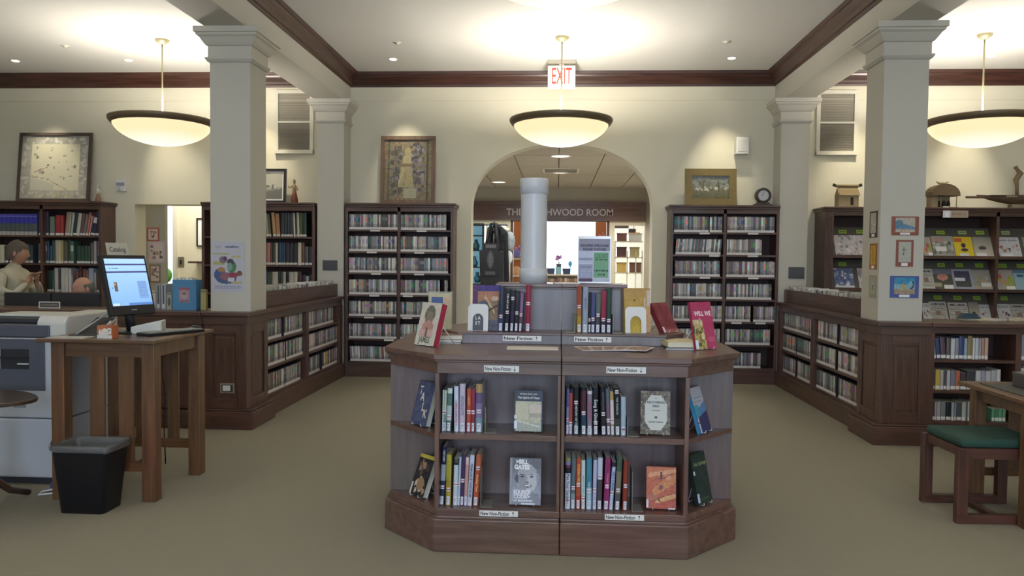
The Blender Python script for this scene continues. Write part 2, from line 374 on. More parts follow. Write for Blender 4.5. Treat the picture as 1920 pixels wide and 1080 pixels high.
# ------------------------------------------------------------------ hallway through the arch
HC = 2.97
struct(G().box(-3.4, 3.4, YW + 0.26, 16.0, HC + 0.02, HC + 0.12).build('ceiling_hall', mat('ceiling_grid', h('9c968c'), 0.7)))
hall_c = bpy.data.objects['ceiling_hall']
tm = mat('ceiling_tile', h('bdb6ac'), 0.85, noise=0.05, nscale=60); tmesh = None
for i in range(6):
    for j in range(5):
        x = -1.93 + i * 0.645; y = YW + 0.27 + j * 1.228
        if tmesh is None:
            o = G().box(0.008, 0.637, 0.008, 1.220, -0.012, 0.02).build('ceiling_tile', tm, hall_c); tmesh = o.data
        else:
            o = bpy.data.objects.new('ceiling_tile', tmesh); C.objects.link(o); o.parent = hall_c
        o.location = (x, y, HC)
struct(G().box(1.94, 2.1, YW + 0.26, 16.0, 0, HC + 0.1).build('wall_hall_right', WALL))
struct(G().box(-3.5, -3.4, YW + 0.26, 16.0, 0, HC + 0.1).build('wall_hall_left', WALL))
g = G().box(-3.4, 2.0, 16.0, 16.15, 2.66, HC + 0.1).box(1.80, 2.0, 16.0, 16.15, 0, 2.66).box(-3.4, -2.2, 16.0, 16.15, 0, 2.66)
struct(g.build('wall_hall_end', mat('greige_wall', h('b5aea0'), 0.8)))
hd = thing('room_sign_header', 'long dark wood header board lettered above the bright shop doorway', 'sign', (0, 15.98, 2.29))
G().box(-2.2, 1.80, 15.93, 16.06, 2.29, 2.60).box(-2.2, 1.80, 15.90, 16.06, 2.60, 2.67).box(-2.2, 1.8, 15.91, 16.06, 2.275, 2.30).build('board', KW, hd, True)
tx = words('THE BEECHWOOD ROOM', 0.20, mat('pewter_letters', h('cdc3c0'), 0.4, metal=0.2), hd, (0, -0.052, 0.155), sx=1.0, bold=0.002)
w0 = max(v.co.x for v in tx.data.vertices) - min(v.co.x for v in tx.data.vertices)
tw = PY(1150, 395, 15.93)[0] - PY(950, 395, 15.93)[0]; tx.data.transform(Matrix.Diagonal((tw / w0, 1, 1, 1))); tx.location.x = (PY(1150, 395, 15.93)[0] + PY(950, 395, 15.93)[0]) / 2; letters(tx)
# shop front under the header
cream = mat('cream_frame', h('ddd5bd'), 0.6); dark = mat('dark_frame', h('4a332d'), 0.5)
def hpx(u): return PY(u, 470, 15.95)[0]
struct(G().box(-2.2, hpx(957), 15.96, 16.04, 2.19, 2.275).box(hpx(948), hpx(957), 15.95, 16.05, 0, 2.275).box(hpx(1142), hpx(1152), 15.95, 16.05, 0, 2.275)
       .box(hpx(1142), 1.80, 15.96, 16.04, 2.19, 2.275).build('trim_13', cream))
struct(G().box(hpx(957), hpx(962), 15.96, 16.04, 0, 2.275).box(hpx(1137), hpx(1142), 15.96, 16.04, 0, 2.275).box(hpx(957), hpx(1142), 15.96, 16.04, 2.262, 2.285).build('trim_14', dark))
# shop interior
struct(G().box(-3.4, 3.4, 21.0, 21.1, 0, 3.0).build('wall_shop_end', mat('shop_white', h('f0eee8'), 0.8)))
struct(G().box(-3.5, -3.4, 16.15, 21.0, 0, 3.0).build('wall_shop_left', WALL)); struct(G().box(3.4, 3.5, 16.15, 21.0, 0, 3.0).build('wall_shop_right', WALL))
struct(G().box(-3.5, 3.5, 16.15, 21.1, 3.0, 3.1).build('ceiling_shop', CEIL))
wp = struct(G().box(hpx(1024) * 1.29, hpx(1118) * 1.29, 20.90, 20.98, 2.74, 2.80).box(hpx(1024) * 1.29, hpx(1118) * 1.29, 20.90, 20.98, 0.98, 1.02).build('window_7', WHITEP))
G().box(hpx(1024) * 1.29, hpx(1118) * 1.29, 20.94, 20.95, 1.02, 2.74).build('pane', mat('bright_sky_pane', h('f4fbff'), 0.5, emit=h('f2fbff'), es=1.05), wp)
struct(G().box(-1.95, -1.30, 20.90, 20.98, 1.0, 2.75).build('window_8', WHITEP))
G().box(-1.9, -1.35, 20.88, 20.90, 1.05, 2.7).build('pane', mat('blue_sky_pane', h('bfe4f4'), 0.5, emit=h('b8e6f8'), es=0.9), bpy.data.objects['window_8'])
for i, (ua, ub) in enumerate(((957, 984), (1116, 1141))):
    xa, xb = PY(ua, 470, 17.2)[0], PY(ub, 470, 17.2)[0]
    o = G().box(xa, xb, 17.2, 17.26, 0, 2.5).build('partition_screen', mat('terracotta', h('b06a3c'), 0.7)); recentre(o)
    tag(o, ('terracotta partition screen just inside the shop, left of the white pipe', 'terracotta partition screen just inside the shop, above the notice')[i], 'screen')
def flowers(loc, s, cols, label, group=None):
    t = thing('flower_bunch', label, 'flowers', loc)
    q = random.Random(len(label)); g = G()
    for k in range(14):
        a = q.uniform(0, 2 * PI); r = s * q.uniform(0.1, 0.9)
        g.ell((r * math.cos(a), r * 0.4 * math.sin(a), s * 1.2 + r * math.sin(a * 1.7) * .7), (s * .32, s * .2, s * .3), 8, 5, q.choice(cols))
    g.build('petals', PRINT, t)
    g = G()
    for k in range(4): g.tube([(0, 0, 0), ((k - 1.5) * s * .3, 0, s * 1.1)], s * .04, 5, h('3f6a3c'))
    g.build('stems', PRINT, t); return t
def shelf_thing(name, label, x0, x1, y, z, m, T=0.03, D=0.3):
    return tag(recentre(G().box(x0, x1, y, y + D, z - T, z).build(name, m)), label, 'shelf')
# low white shelf of books in the bright opening
xs0, xs1 = PY(1024, 525, 18.5)[0], PY(1084, 525, 18.5)[0]
zt = PY(1050, 514, 18.5)[2]
t = thing('low_bookshelf', 'low white bookshelf under the bright shop window', 'bookshelf', ((xs0 + xs1) / 2, 18.6, 0))
G().box(xs0, xs1 + .6, 18.5, 18.85, zt - 0.04, zt).build('top', WHITEP, t, True); G().box(xs0, xs1 + .6, 18.5, 18.85, zt - 0.36, zt - 0.32).build('shelf', WHITEP, t, True)
G().box(xs0, xs1 + .6, 18.82, 18.85, 0, zt - 0.04).build('back_panel', WHITEP, t, True)
for k, x in enumerate((xs0, xs1 + .57)): G().box(x, x + 0.03, 18.5, 18.85, 0, zt - 0.04).build('side_panel', WHITEP, t, True)
G().box(xs0, xs1 + .6, 18.5, 18.85, 0, 0.06).build('plinth', WHITEP, t, True)
x = xs0 + 0.04; k = 0
while x < xs1 + 0.5:
    wd = random.uniform(0.04, 0.07); c = random.choice([h('b39b88'), h('8f7466'), h('c9bca8'), h('7f6a66'), h('a59c90')]); hh = random.uniform(0.2, 0.26)
    o = recentre(G().box(x, x + wd - 0.004, 18.52, 18.72, zt - 0.32, zt - 0.32 + hh, c).build('book', PRINT)); tag(o, 'brown book, %s from the left on the low white shop shelf' % ordn(k), 'book', 'books on the shop shelf'); x += wd; k += 1
flowers((PY(1048, 488, 18.6)[0], 18.62, zt + 0.25), 0.11, [h('b48ad0'), h('8d5fb4'), h('d4a4d0')], 'purple flowers in front of the bright shop window')
o = recentre(G().lathe([(0.05, 0), (0.07, 0.12), (0.06, 0.12), (0.045, 0.02)], 14, PY(1048, 488, 18.6)[0], 18.62).build('flower_pot', mat('dark_pot', h('3a3f4a'), 0.4))); o.location.z = zt; o.scale.z = 2.1; tag(o, 'dark pot under the purple flowers in the shop', 'pot')
for u, lab in ((1033, 'navy planter left of the pale blue box on the shop shelf'), (1062, 'navy planter right of the pale blue box on the shop shelf')):
    x = PY(u, 508, 18.6)[0]; g = G().prism([(x - .08, zt), (x + .08, zt), (x + .1, zt + .14), (x - .1, zt + .14)], 18.54, 18.7, ax='y'); tag(recentre(g.build('planter', mat('navy_ceramic', h('2c3c66'), 0.35))), lab, 'planter')
x = PY(1047, 508, 18.6)[0]; tag(recentre(G().box(x - .07, x + .07, 18.53, 18.56, zt, zt + 0.17).box(x - .05, x + .05, 18.525, 18.531, zt + .03, zt + .14).build('gift_box', mat('pale_blue_card', h('8fc8dc'), 0.5))), 'pale blue box between two navy planters in the shop', 'box')
x = PY(1067, 500, 18.6)[0]; tag(recentre(G().ell((x + .03, 18.75, zt + .25), (.05, .03, .07)).tube([(x + .03, 18.75, zt), (x + .03, 18.75, zt + .2)], .012).build('blue_ornament', mat('sky_ceramic', h('4c9bd0'), 0.3))), 'bright blue ornament on the shop shelf', 'ornament')
flowers((PY(972, 470, 16.9)[0], 16.95, PY(960, 484, 16.75)[2]), 0.16, [h('9a78c8'), h('c08ab8'), h('c04858')], 'purple and red flowers by the terracotta panel')
flowers((PY(1128, 440, 17.16)[0], 17.17, PY(1128, 440, 16.9)[2] - .1), 0.08, [h('c04858'), h('d0909a')], 'small red flowers above the notice')
for v, lab in ((484, 'upper'), (516, 'lower')):
    x0, x1 = PY(958, v, 16.75)[0], PY(978, v, 16.75)[0]; z = PY(960, v, 16.75)[2]
    shelf_thing('display_shelf', '%s narrow pale display shelf left of the white pipe' % lab, x0, x1, 16.7, z, cream, D=0.5)
    g = G().ell(((x0 + x1) / 2, 16.82, z + .1), (.09, .06, .1), c=h('7a74b8') if v == 484 else h('e0a878')); tag(recentre(g.build('glass_vase', PRINT)), 'rounded %s vase on the %s display shelf' % (('violet', 'peach')[v == 516], lab), 'vase')
# white open shelving seen through the right-hand shop window
xa, xb = PY(1153, 480, 16.9)[0], PY(1205, 480, 16.9)[0]
t = thing('open_shelving', 'cream open shelving with cross rails behind the right shop window', 'shelving', ((xa + xb) / 2, 17.0, 0))
for k, u in enumerate((1153, 1176, 1192, 1204)):
    x = PY(u, 480, 16.9)[0]; G().box(x - .012, x + .012, 16.88, 16.92, 0.0, PY(u, 453 if k == 0 else 470, 16.9)[2]).build('post', cream, t, True)
for v in (453, 483, 512): z = PY(1170, v, 16.9)[2]; G().box(xa, xb, 16.88, 17.2, z - .012, z + .012).build('shelf', cream, t, True)
zz = [PY(1170, v, 16.9)[2] for v in (453, 483, 512)]
items = [(1156, 1174, 0, h('8a5c50'), 'brown'), (1178, 1202, 0, h('e6e2d8'), 'white'), (1156, 1174, 1, h('6b4a48'), 'dark brown'), (1180, 1198, 1, h('c9b98a'), 'straw-coloured'), (1156, 1174, 2, h('d8b868'), 'yellow'), (1180, 1202, 2, h('7a5648'), 'brown')]
for u0, u1, r, c, nm in items:
    x0, x1 = PY(u0, 480, 17.0)[0], PY(u1, 480, 17.0)[0]; z = zz[r] + .013; hh = .26 if r else .2
    g = G().box(x0, x1, 16.95, 17.15, z, z + hh * .8, c).box(x0 - .008, x1 + .008, 16.94, 17.16, z + hh * .72, z + hh * .86, tuple(q * .85 for q in c))
    tag(recentre(g.build('goods_box', PRINT)), '%s lidded box on the %s shelf of the cream shop shelving' % (nm, ('top', 'middle', 'bottom')[r]), 'box')
x0, x1 = PY(1152, 420, 16.5)[0], PY(1178, 420, 16.5)[0]
tag(recentre(G().box(x0, x1, 16.4, 16.5, PY(1160, 428, 16.5)[2], PY(1160, 416, 16.5)[2]).box(x0 + .02, x1 - .02, 16.39, 16.4, PY(1160, 427, 16.5)[2], PY(1160, 417, 16.5)[2]).build('wall_box', mat('taupe', h('6f665c'), 0.6))), 'flat taupe box fixed high beside the right shop window', 'box')
x0, x1 = PY(1178, 440, 18)[0], PY(1200, 440, 18)[0]
tag(recentre(G().box((x0 + x1) / 2 - .006, (x0 + x1) / 2 + .006, 18.07, 18.08, PY(1185, 430, 18)[2], 3.0, h('3a332c')).box(x0, x1, 18.0, 18.15, PY(1185, 452, 18)[2], PY(1185, 436, 18)[2], h('d8a050')).box(x0, x1 - .1, 17.99, 18.16, PY(1185, 436, 18)[2], PY(1185, 429, 18)[2], h('3a332c')).build('hanging_sign', PRINT)), 'amber and dark panel hanging in the right shop window', 'sign')
# door on the right of the hallway
dr = struct(G().box(1.90, 1.94, 14.3, 15.4, 0, 2.25).build('door_1', KWZ)); G().box(1.885, 1.90, 14.2, 14.3, 0, 2.35).box(1.885, 1.90, 15.4, 15.5, 0, 2.35).box(1.885, 1.9, 14.3, 15.4, 2.25, 2.35).build('door_frame', DWZ, dr)
G().box(1.895, 1.90, 14.5, 15.2, 1.0, 2.1).build('pane', mat('dusky_glass', h('5a5560'), 0.2), dr)
# hall ceiling lights and grille
hl = mat('hall_light', h('fff6ee'), 0.5, emit=h('fff6ee'), es=1.25)
for u, v, lab in ((1051, 291, 'round recessed light in the hall ceiling, nearest the arch'), (1050, 322, 'round recessed light in the hall ceiling behind the air grille'), (935, 340, 'round recessed light in the hall ceiling, far left')):
    x, y, _ = PZ(u, v, HC); t = thing('recessed_light', lab, 'light', (x, y, HC - .012), 0, 'hall ceiling lights')
    G().lathe([(0.13, -0.004), (0.135, 0.0)], 24, cap=True).build('lens', hl, t); G().lathe([(0.13, 0.0), (0.13, -0.008), (0.155, -0.006), (0.16, 0.002)], 24).build('trim_ring', WHITEP, t)
t = thing('air_grille', 'square louvred air grille in the hall ceiling between the lights', 'grille', (0.04, 12.9, HC - .012))
g = G().box(-.3, .3, -.3, -.27, -.012, 0).box(-.3, .3, .27, .3, -.012, 0).box(-.3, -.27, -.27, .27, -.012, 0).box(.27, .3, -.27, .27, -.012, 0); g.build('frame', WHITEP, t)
for k in range(5): G().box(-.27, .27, -.2 + k * .1 - .02, -.2 + k * .1 + .02, -.01, -.004).build('louvre', mat('grille_grey', h('8c867c'), 0.5), t)
# tote bag hanging by a rack in the hallway
bx0, bx1 = PY(899, 500, 12)[0], PY(946, 500, 12)[0]; zb0, zb1, zt1 = PY(920, 524, 12)[2], PY(920, 470, 12)[2], PY(920, 424, 12)[2]
cxb = (bx0 + bx1) / 2
t = thing('tote_bag', 'black cloth tote bag with faint grey print hanging in the hallway', 'bag', (cxb, 12, zb0 - .35))
g = G(); N = 12
prof = [(bx0 - .0, zb1), (bx1 - .02, zb1), (bx1 + .0, zb0 - .3), (bx0 + .03, zb0 - .3)]
g.prism(prof, 11.93, 12.07, ax='y'); g.build('bag_body', mat('black_cloth', h('1d1f26'), 0.9, noise=0.2, nscale=20, bump=0.3), t, True, bev=0.02)
for yy in (11.95, 12.05):
    G().tube([(bx0 + .08, yy, zb1 - .02), (bx0 + .13, yy, zb1 + .22), (cxb - .02, yy, 2.02), (cxb + .06, yy, 2.02), (bx1 - .12, yy, zb1 + .2), (bx1 - .08, yy, zb1 - .02)], .02, 6).build('strap', mat('black_cloth'), t, True)
a = Art(24, 40, h('1d1f26')); a.rect(.2, .85, .86, .95, h('4a4c52')).ell(.5, .5, .2, .27, h('3c3e46')).ell(.5, .5, .12, .2, h('4c4e56')).rect(.2, .8, .04, .16, h('44464e'))
g = G(); a.grid(g, .26, .52, 0); g.build('bag_print', attrmat('cloth_print', 0.95), t, loc=(-.02, -.0725, .4))
t2 = thing('coat_rack', 'dark metal display rack with draped black garments behind the tote bag', 'rack', (cxb + .02, 12.0, 0))
G().tube([(0, .09, 0.02), (0, .09, 2.05)], .02, 8).tube([(0, .09, 2.0), (0, 0, 2.0)], .012, 6).build('pole', BLACKP, t2); G().tube([(-.3, 0, 2.0), (.22, 0, 2.0)], .012, 6).build('crossbar', BLACKP, t2)
G().lathe([(.22, 0), (.22, .02), (.03, .04)], 20, cap=True).build('base', BLACKP, t2)
g = G(); q = random.Random(3)
g.prism([(-.16, 1.98), (.05, 2.0), (.16, 1.9), (.2, 1.1), (.15, .55), (-.22, .55), (-.24, 1.2)], -.0, .1, ax='y'); g.build('garment', mat('black_cloth'), t2, bev=.03, loc=(.05, .11, 0))
tag(recentre(G().ell((cxb + .17, 12.2, 1.93), (.1, .04, .05), c=h('b9bcae')).ell((cxb + .26, 12.2, 1.75), (.09, .05, .16), c=h('87919a')).ell((cxb + .24, 12.2, 1.5), (.07, .04, .12), c=h('c4cbd0')).build('hat', PRINT)), 'grey patterned scarf hanging on the rack behind the tote bag', 'scarf')
x0, x1 = PY(884, 470, 14.5)[0], PY(899, 470, 14.5)[0]
t = thing('glass_cabinet', 'dark framed display cabinet with blue glass at the hall left', 'cabinet', ((x0 + x1) / 2 - .25, 14.6, 0))
G().box(-.4, .42, -.15, -.12, 0, 1.0).box(-.4, -.36, -.15, .15, 1.0, 2.1).box(.38, .42, -.15, .15, 1.0, 2.1).box(-.4, .42, -.15, .15, 2.1, 2.14).box(-.4, .42, -.12, .15, 0, 1.0).build('frame', mat('dark_teal', h('2e3a44'), 0.4), t)
for z in (1.3, 1.62, 1.9): G().box(-.36, .38, -.13, .13, z, z + .02).build('shelf', mat('dark_teal'), t)
G().box(-.36, .38, .12, .14, 1.0, 2.1).build('back_panel', mat('lit_blue_back', h('a8d4e6'), 0.5, emit=h('8cc6e0'), es=0.35), t)
for k, (xx, z) in enumerate(((.12, 1.02), (.28, 1.02), (.1, 1.64), (.25, 1.64), (.22, 1.32))): tag(recentre(G().lathe([(.05, 0), (.07, .08), (.03, .16), (.035, .2)], 12, (x0 + x1) / 2 - .25 + xx, 14.6, cap=True).build('glass_vase', mat('blue_glass', h('4c86a8'), 0.15))), 'blue glass vase on the %s of the hall display cabinet' % ('base at left', 'base at right', 'middle shelf at left', 'middle shelf at right', 'lower shelf')[k], 'vase').location.z = z
# ------------------------------------------------------------------ staff room behind the left opening
struct(G().box(-7.6, -7.5, YW + .26, 12.2, 0, 3).build('wall_office_left', WALL)); struct(G().box(-3.6, -3.5, YW + .26, 12.2, 0, 3).build('wall_office_right', WALL))
struct(G().box(-7.6, -3.5, 12.2, 12.3, 0, 3).build('wall_office_end', mat('office_cream', h('ddd6bd'), 0.8))); struct(G().box(-7.6, -3.5, YW + .26, 12.3, 3, 3.1).build('ceiling_office', CEIL))
xo = PY(309, 450, 10.3)[0]
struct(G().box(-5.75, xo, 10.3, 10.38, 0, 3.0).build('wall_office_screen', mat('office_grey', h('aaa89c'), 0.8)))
xw0, xw1 = PY(311, 450, 12.18)[0], PY(326, 450, 12.18)[0]
o = struct(G().box(xw0 - .15, xw0, 12.14, 12.2, .9, 2.5).box(xw1, xw1 + .05, 12.14, 12.2, .9, 2.5).box(xw0 - .15, xw1 + .05, 12.14, 12.2, 2.5, 2.55).box(xw0 - .15, xw1 + .05, 12.14, 12.2, .86, .9).build('window_9', WHITEP))
G().box(xw0, xw1, 12.17, 12.18, .9, 2.5).build('pane', mat('day_pane', h('dcecf8'), 0.4, emit=h('dcecfa'), es=1.0), o)
o = recentre(G().lathe([(.10, 0), (.13, .9), (.0, .9)], 14, (xw0 + xw1) / 2, 12.03).tube([((xw0 + xw1) / 2, 12.03, .9), ((xw0 + xw1) / 2, 12.05, 1.1)], .015).ell(((xw0 + xw1) / 2, 12.05, 1.15), (.1, .05, .12)).ell(((xw0 + xw1) / 2 - .05, 12.05, 1.22), (.06, .04, .09)).build('leafy_plant', mat('leaf_green', h('5f9a4c'), 0.6, noise=.3))); tag(o, 'green leafy plant at the office window', 'plant')

def picture(name, label, cat, x, y, z, w_, h_, fr, art, fm, mount=None, tilt=0, rz=0, cov=PRINT, fd=0.03, group=None):
    t = thing(name, label, cat, (x, y, z), rot=(tilt, 0, rz), group=group)
    g = G().box(-w_ / 2, w_ / 2, -fd, 0, 0, fr).box(-w_ / 2, w_ / 2, -fd, 0, h_ - fr, h_).box(-w_ / 2, -w_ / 2 + fr, -fd, 0, fr, h_ - fr).box(w_ / 2 - fr, w_ / 2, -fd, 0, fr, h_ - fr)
    g.build('frame', fm, t)
    iw, ih = w_ - 2 * fr, h_ - 2 * fr; z0 = fr; yy = -fd * 0.45
    if mount:
        G().box(-iw / 2, iw / 2, yy, -0.002, fr, h_ - fr).build('mount', mount[1], t); mw_ = mount[0]; iw -= 2 * mw_; ih -= 2 * mw_; z0 += mw_; yy -= 0.0015
    g = G(); art.grid(g, iw, ih, yy, z0=z0)
    if not mount: g.box(-iw / 2, iw / 2, yy + .001, -0.002, z0, z0 + ih, (0.3, 0.3, 0.3))
    g.build('print', cov, t); return t
for u0, v0, u1, v1, lab, c in ((275, 427, 298, 452, 'small red-edged pink notice at the top of the office wall', h('a8564a')), (278, 453, 308, 492, 'pale lilac notice with small figures pinned on the office wall', h('c4b6c8')), (280, 496, 300, 530, 'brown and cream photo sheet pinned low on the office wall', h('8a7a68'))):
    p0, p1 = PY(u0, v1, 10.29), PY(u1, v0, 10.29); a = Art(16, 20, c); a.rect(.1, .9, .1, .9, h('cdbfc0')).blobs(14, [h('7d6a80'), h('b07a70'), h('9a8a78'), h('5d5448')], (.2, .8, .2, .8), (.04, .1), u0)
    g = G(); a.grid(g, p1[0] - p0[0], p1[2] - p0[2], -.004); g.box(-(p1[0] - p0[0]) / 2, (p1[0] - p0[0]) / 2, -.003, 0, 0, p1[2] - p0[2], c)
    tag(g.build('notice', PRINT, loc=((p0[0] + p1[0]) / 2, 10.3, p0[2])), lab, 'notice')
p0, p1 = PY(367, 462, 12.15), PY(400, 409, 12.15)
a = Art(20, 24, h('c8c6ba')); a.ell(.45, .55, .35, .3, h('5c6058')).ell(.5, .4, .3, .2, h('7c7e74')).noise(.2, 2, 4)
picture('framed_picture', 'grey landscape print in thin black frame on the office wall', 'picture', (p0[0] + p1[0]) / 2, 12.2, p0[2], p1[0] - p0[0], p1[2] - p0[2], .02, a, BLACKP, (.06, PAPER))
x, _, z = PY(337, 491, 12.15); t = thing('light_switch', 'dark wall switch on the office wall', 'switch', (x, 12.2, z)); G().box(-.05, .05, -.012, 0, -.08, .08).build('plate', mat('pewter', h('6d675a'), .4), t); G().box(-.015, .015, -.022, -.012, -.03, .03).build('toggle', BLACKP, t)
x0, _, z = PY(358, 490, 12.0); shelf_thing('office_shelf', 'dark shelf under the framed print in the office', x0, x0 + .8, 11.9, z, BK)
# ================================================================== BOOKCASES
def bookcase(name, label, x0, x1, y0, y1, ztop, bays, shelves, corn=(0.03, 0.03), stile=0.034, plinth=0.17, W=DWZ, back=True, label_spots=None, cat='bookcase'):
    t = thing(name, label, cat, ((x0 + x1) / 2, (y0 + y1) / 2, 0))
    G().box(x0, x0 + stile, y0, y1, 0, ztop - .03).build('side_panel', W, t, True, bev=.003); G().box(x1 - stile, x1, y0, y1, 0, ztop - .03).build('side_panel', W, t, True, bev=.003)
    g = G().box(x0 - corn[0], x1 + corn[1], y0 - .035, y1, ztop - .025, ztop).box(x0 - corn[0] * .5, x1 + corn[1] * .5, y0 - .02, y1, ztop - .05, ztop - .025)
    g.build('top', DW, t, True, bev=.004)
    G().box(x0 + stile, x1 - stile, y0, y0 + .02, ztop - .10, ztop - .05).build('rail', DW, t, True)
    G().box(x0 + stile, x1 - stile, y1 - .02, y1, plinth, ztop - .05).build('back_panel', BK, t, True)
    G().box(x0 + stile, x1 - stile, y0 + .01, y1 - .02, 0, plinth).box(x0 + stile, x1 - stile, y0, y0 + .01, 0, plinth - .02).build('plinth', DW, t, True)
    for d in bays: G().box(d - .017, d + .017, y0, y1 - .02, plinth, ztop - .05).build('divider', W, t, True)
    e = [x0 + stile] + sum([[d - .017, d + .017] for d in bays], []) + [x1 - stile]; S = []
    for z in shelves:
        for i in range(0, len(e), 2):
            s = G().box(e[i], e[i + 1], y0 + .006, y1 - .02, z - .022, z).build('shelf', DW, t, True); S.append((s, e[i], e[i + 1], z))
    return t, S
SHZ = [1.808, 1.542, 1.28, 1.012, 0.745, 0.47, 0.19]
tL, SL = bookcase('media_bookcase', 'tall dark bookcase of disc cases left of the arch under the tapestry picture', -2.595, -1.265, 9.28, YW, 2.13, [-1.932], SHZ, (0.0, .03))
tR, SR = bookcase('media_bookcase', 'tall dark bookcase of disc cases right of the arch under the gilt painting', 1.345, 2.62, 9.28, YW, 2.13, [1.985], SHZ, (.03, 0.0))
plate = mat('shelf_tab', h('dad7d2'), 0.5)
tabs = {0: [(703,), (790,)], 1: [(697,), (786,)], 2: [(705,), (786,)], 3: [(702,), (765, 828)], 4: [(692,), (764,)], 5: [(730,), ()], 6: [(), ()]}
tabsR = {0: [(1320,), (1411,)], 1: [(1339,), (1411,)], 2: [(1322,), (1413,)], 3: [(), ()], 4: [(), (1383, 1428)], 5: [(), ()], 6: [(), ()]}
for SS, T in ((SL, tabs), (SR, tabsR)):
    for i, (s, xa, xb, z) in enumerate(SS):
        for u in T[i // 2][i % 2]:
            x = PY(u, 500, 9.28)[0]; G().box(x - .06, x + .06, 9.277, 9.286, z - .024, z - .004).build('shelf_tab', plate, s, loc=None).location = (0, 0, 0)
for SS, T in ((SL, tabs), (SR, tabsR)):
    for s, *_ in SS:
        for ch in s.children: ch.location = -Vector(s.parent.location) - Vector(s.location)
# disc cases: one mesh per colour scheme, copied along the shelves
CASEC = [h('3a3840'), h('55535c'), h('7c7a82'), h('a09ea4'), h('c4c2c4'), h('8a7468'), h('5c4438'), h('b8a488'), h('4c5c7c'), h('7488a8'), h('88404a'), h('c0909a'), h('4a6458'), h('d8d4ce'), h('2a2a32'), h('9c8c90'), h('6c80a0'), h('b0a89c'), h('3c4a64'), h('e0dcd4')]
CASEC = [tuple(min(1, (a_ * .6 + (sum(c_) / 3) * .4) * .86 + .13) for a_ in c_) for c_ in CASEC] + [h('c8c4c2'), h('d2cecb'), h('b9b5b4'), h('c9b648')]
def case_mesh(c, k):
    q = random.Random(k); g = G(); wd, H, D = 1.0, 0.19, 0.135
    c2 = tuple(min(1, max(0, a + q.uniform(-.2, .25))) for a in c); zs = [0, .028, .03 + q.uniform(.02, .05), .09 + q.uniform(0, .04), .15, .182, .19]
    cols = [h('dcdad8'), tuple(a * .8 for a in c), c, c2 if q.random() < .6 else c, c, tuple(a * .7 for a in c)]
    for i in range(6):
        z0, z1 = zs[i], zs[i + 1]
        g.quad([(-.5, -D / 2, z0), (.5, -D / 2, z0), (.5, -D / 2, z1), (-.5, -D / 2, z1)], cols[i])
    dk = h('34333a'); g.quad([(.5, -D / 2, 0), (.5, D / 2, 0), (.5, D / 2, H), (.5, -D / 2, H)], dk); g.quad([(-.5, D / 2, 0), (-.5, -D / 2, 0), (-.5, -D / 2, H), (-.5, D / 2, H)], dk)
    g.quad([(-.5, -D / 2, H), (.5, -D / 2, H), (.5, D / 2, H), (-.5, D / 2, H)], dk).quad([(.5, D / 2, 0), (-.5, D / 2, 0), (-.5, D / 2, H), (.5, D / 2, H)], dk).quad([(-.5, D / 2, 0), (.5, D / 2, 0), (.5, -D / 2, 0), (-.5, -D / 2, 0)], dk)
    me = g.mesh('disc_case'); me.materials.append(CASEM); return me, g
CASES = [case_mesh(c, i) for i, c in enumerate(CASEC[:23] * 2)] + [case_mesh(h('c9b648'), 99)]
stuffG = G(); ncase = {'a': 0, 'b': 0}
def fill_cases(x0, x1, y, z, lab, group, rz, budget, cat, wr, gaps=(), lean=0.0, nm='disc_case', axis='x', hs=1.0):
    """cases standing side by side; along x facing -y, or along y facing +x / -x"""
    p = x0; i = 0
    while p < x1 - wr[0]:
        wd = random.uniform(*wr); hit = [b for a, b in gaps if a <= p < b]
        if hit: p = hit[0]; continue
        k = random.randrange(46); k = 46 if (budget == 'b' and y < 0 and axis == 'y' and abs(z - .191) < .01 and 8.64 < p < 8.76) else k; me, gg = CASES[k]; hh = hs * random.uniform(.965, 1.0); ln = lean * random.uniform(.6, 1.0) if lean else random.uniform(-.004, .004)
        q = p + wd / 2
        loc = (q, y, z) if axis == 'x' else (y, q, z)
        if budget and ncase[budget] < 300:
            o = bpy.data.objects.new(nm, me); C.objects.link(o); o.location = loc; o.rotation_euler = (0, ln, rz); o.scale = (wd - .0015, 1, hh)
            tag(o, '%s %s, %s from %s, %s' % (cname(h('c9b648') if k == 46 else CASEC[k % 23]), cat, ordn(i), 'the left' if rz <= 0.01 and axis == 'x' or (axis == 'y' and rz > 0) else 'the right', lab), 'disc case', group)
            ncase[budget] += 1
        else:
            M = Matrix.Translation(loc) @ Euler((0, ln, rz)).to_matrix().to_4x4() @ Matrix.Diagonal((wd - .0015, 1, hh, 1)); kk = len(stuffG.v)
            stuffG.v += [tuple(M @ Vector(v)) for v in gg.v]; stuffG.f += [tuple(a + kk for a in f) for f in gg.f]; stuffG.c += gg.c; stuffG.s += gg.s
        p += wd; i += 1
def ux(u, Y=9.3): return PY(u, 500, Y)[0]
rowsL = [((652, 748), (750, 837)), ((652, 745), (749, 839)), ((652, 745), (749, 841)), ((652, 745), (749, 843)), ((652, 745), (749, 843)), ((652, 745), (749, 843)), ((652, 745), (749, 843))]
gapsL = {(3, 1): [(824, 834)], }
rowsR = [((1261, 1358), (1361, 1460)), ((1260, 1357), (1361, 1427)), ((1260, 1357), (1361, 1457)), ((1260, 1357), (1362, 1446)), ((1259, 1357), (1361, 1457)), ((1259, 1357), (1361, 1449)), ((1259, 1357), (1361, 1432))]
gapsR = {(0, 0): [(1325, 1329)], (4, 1): [(1406, 1414)], (2, 1): [(1402, 1405)]}
leanR = {(1, 0): .10, (2, 0): -.04}
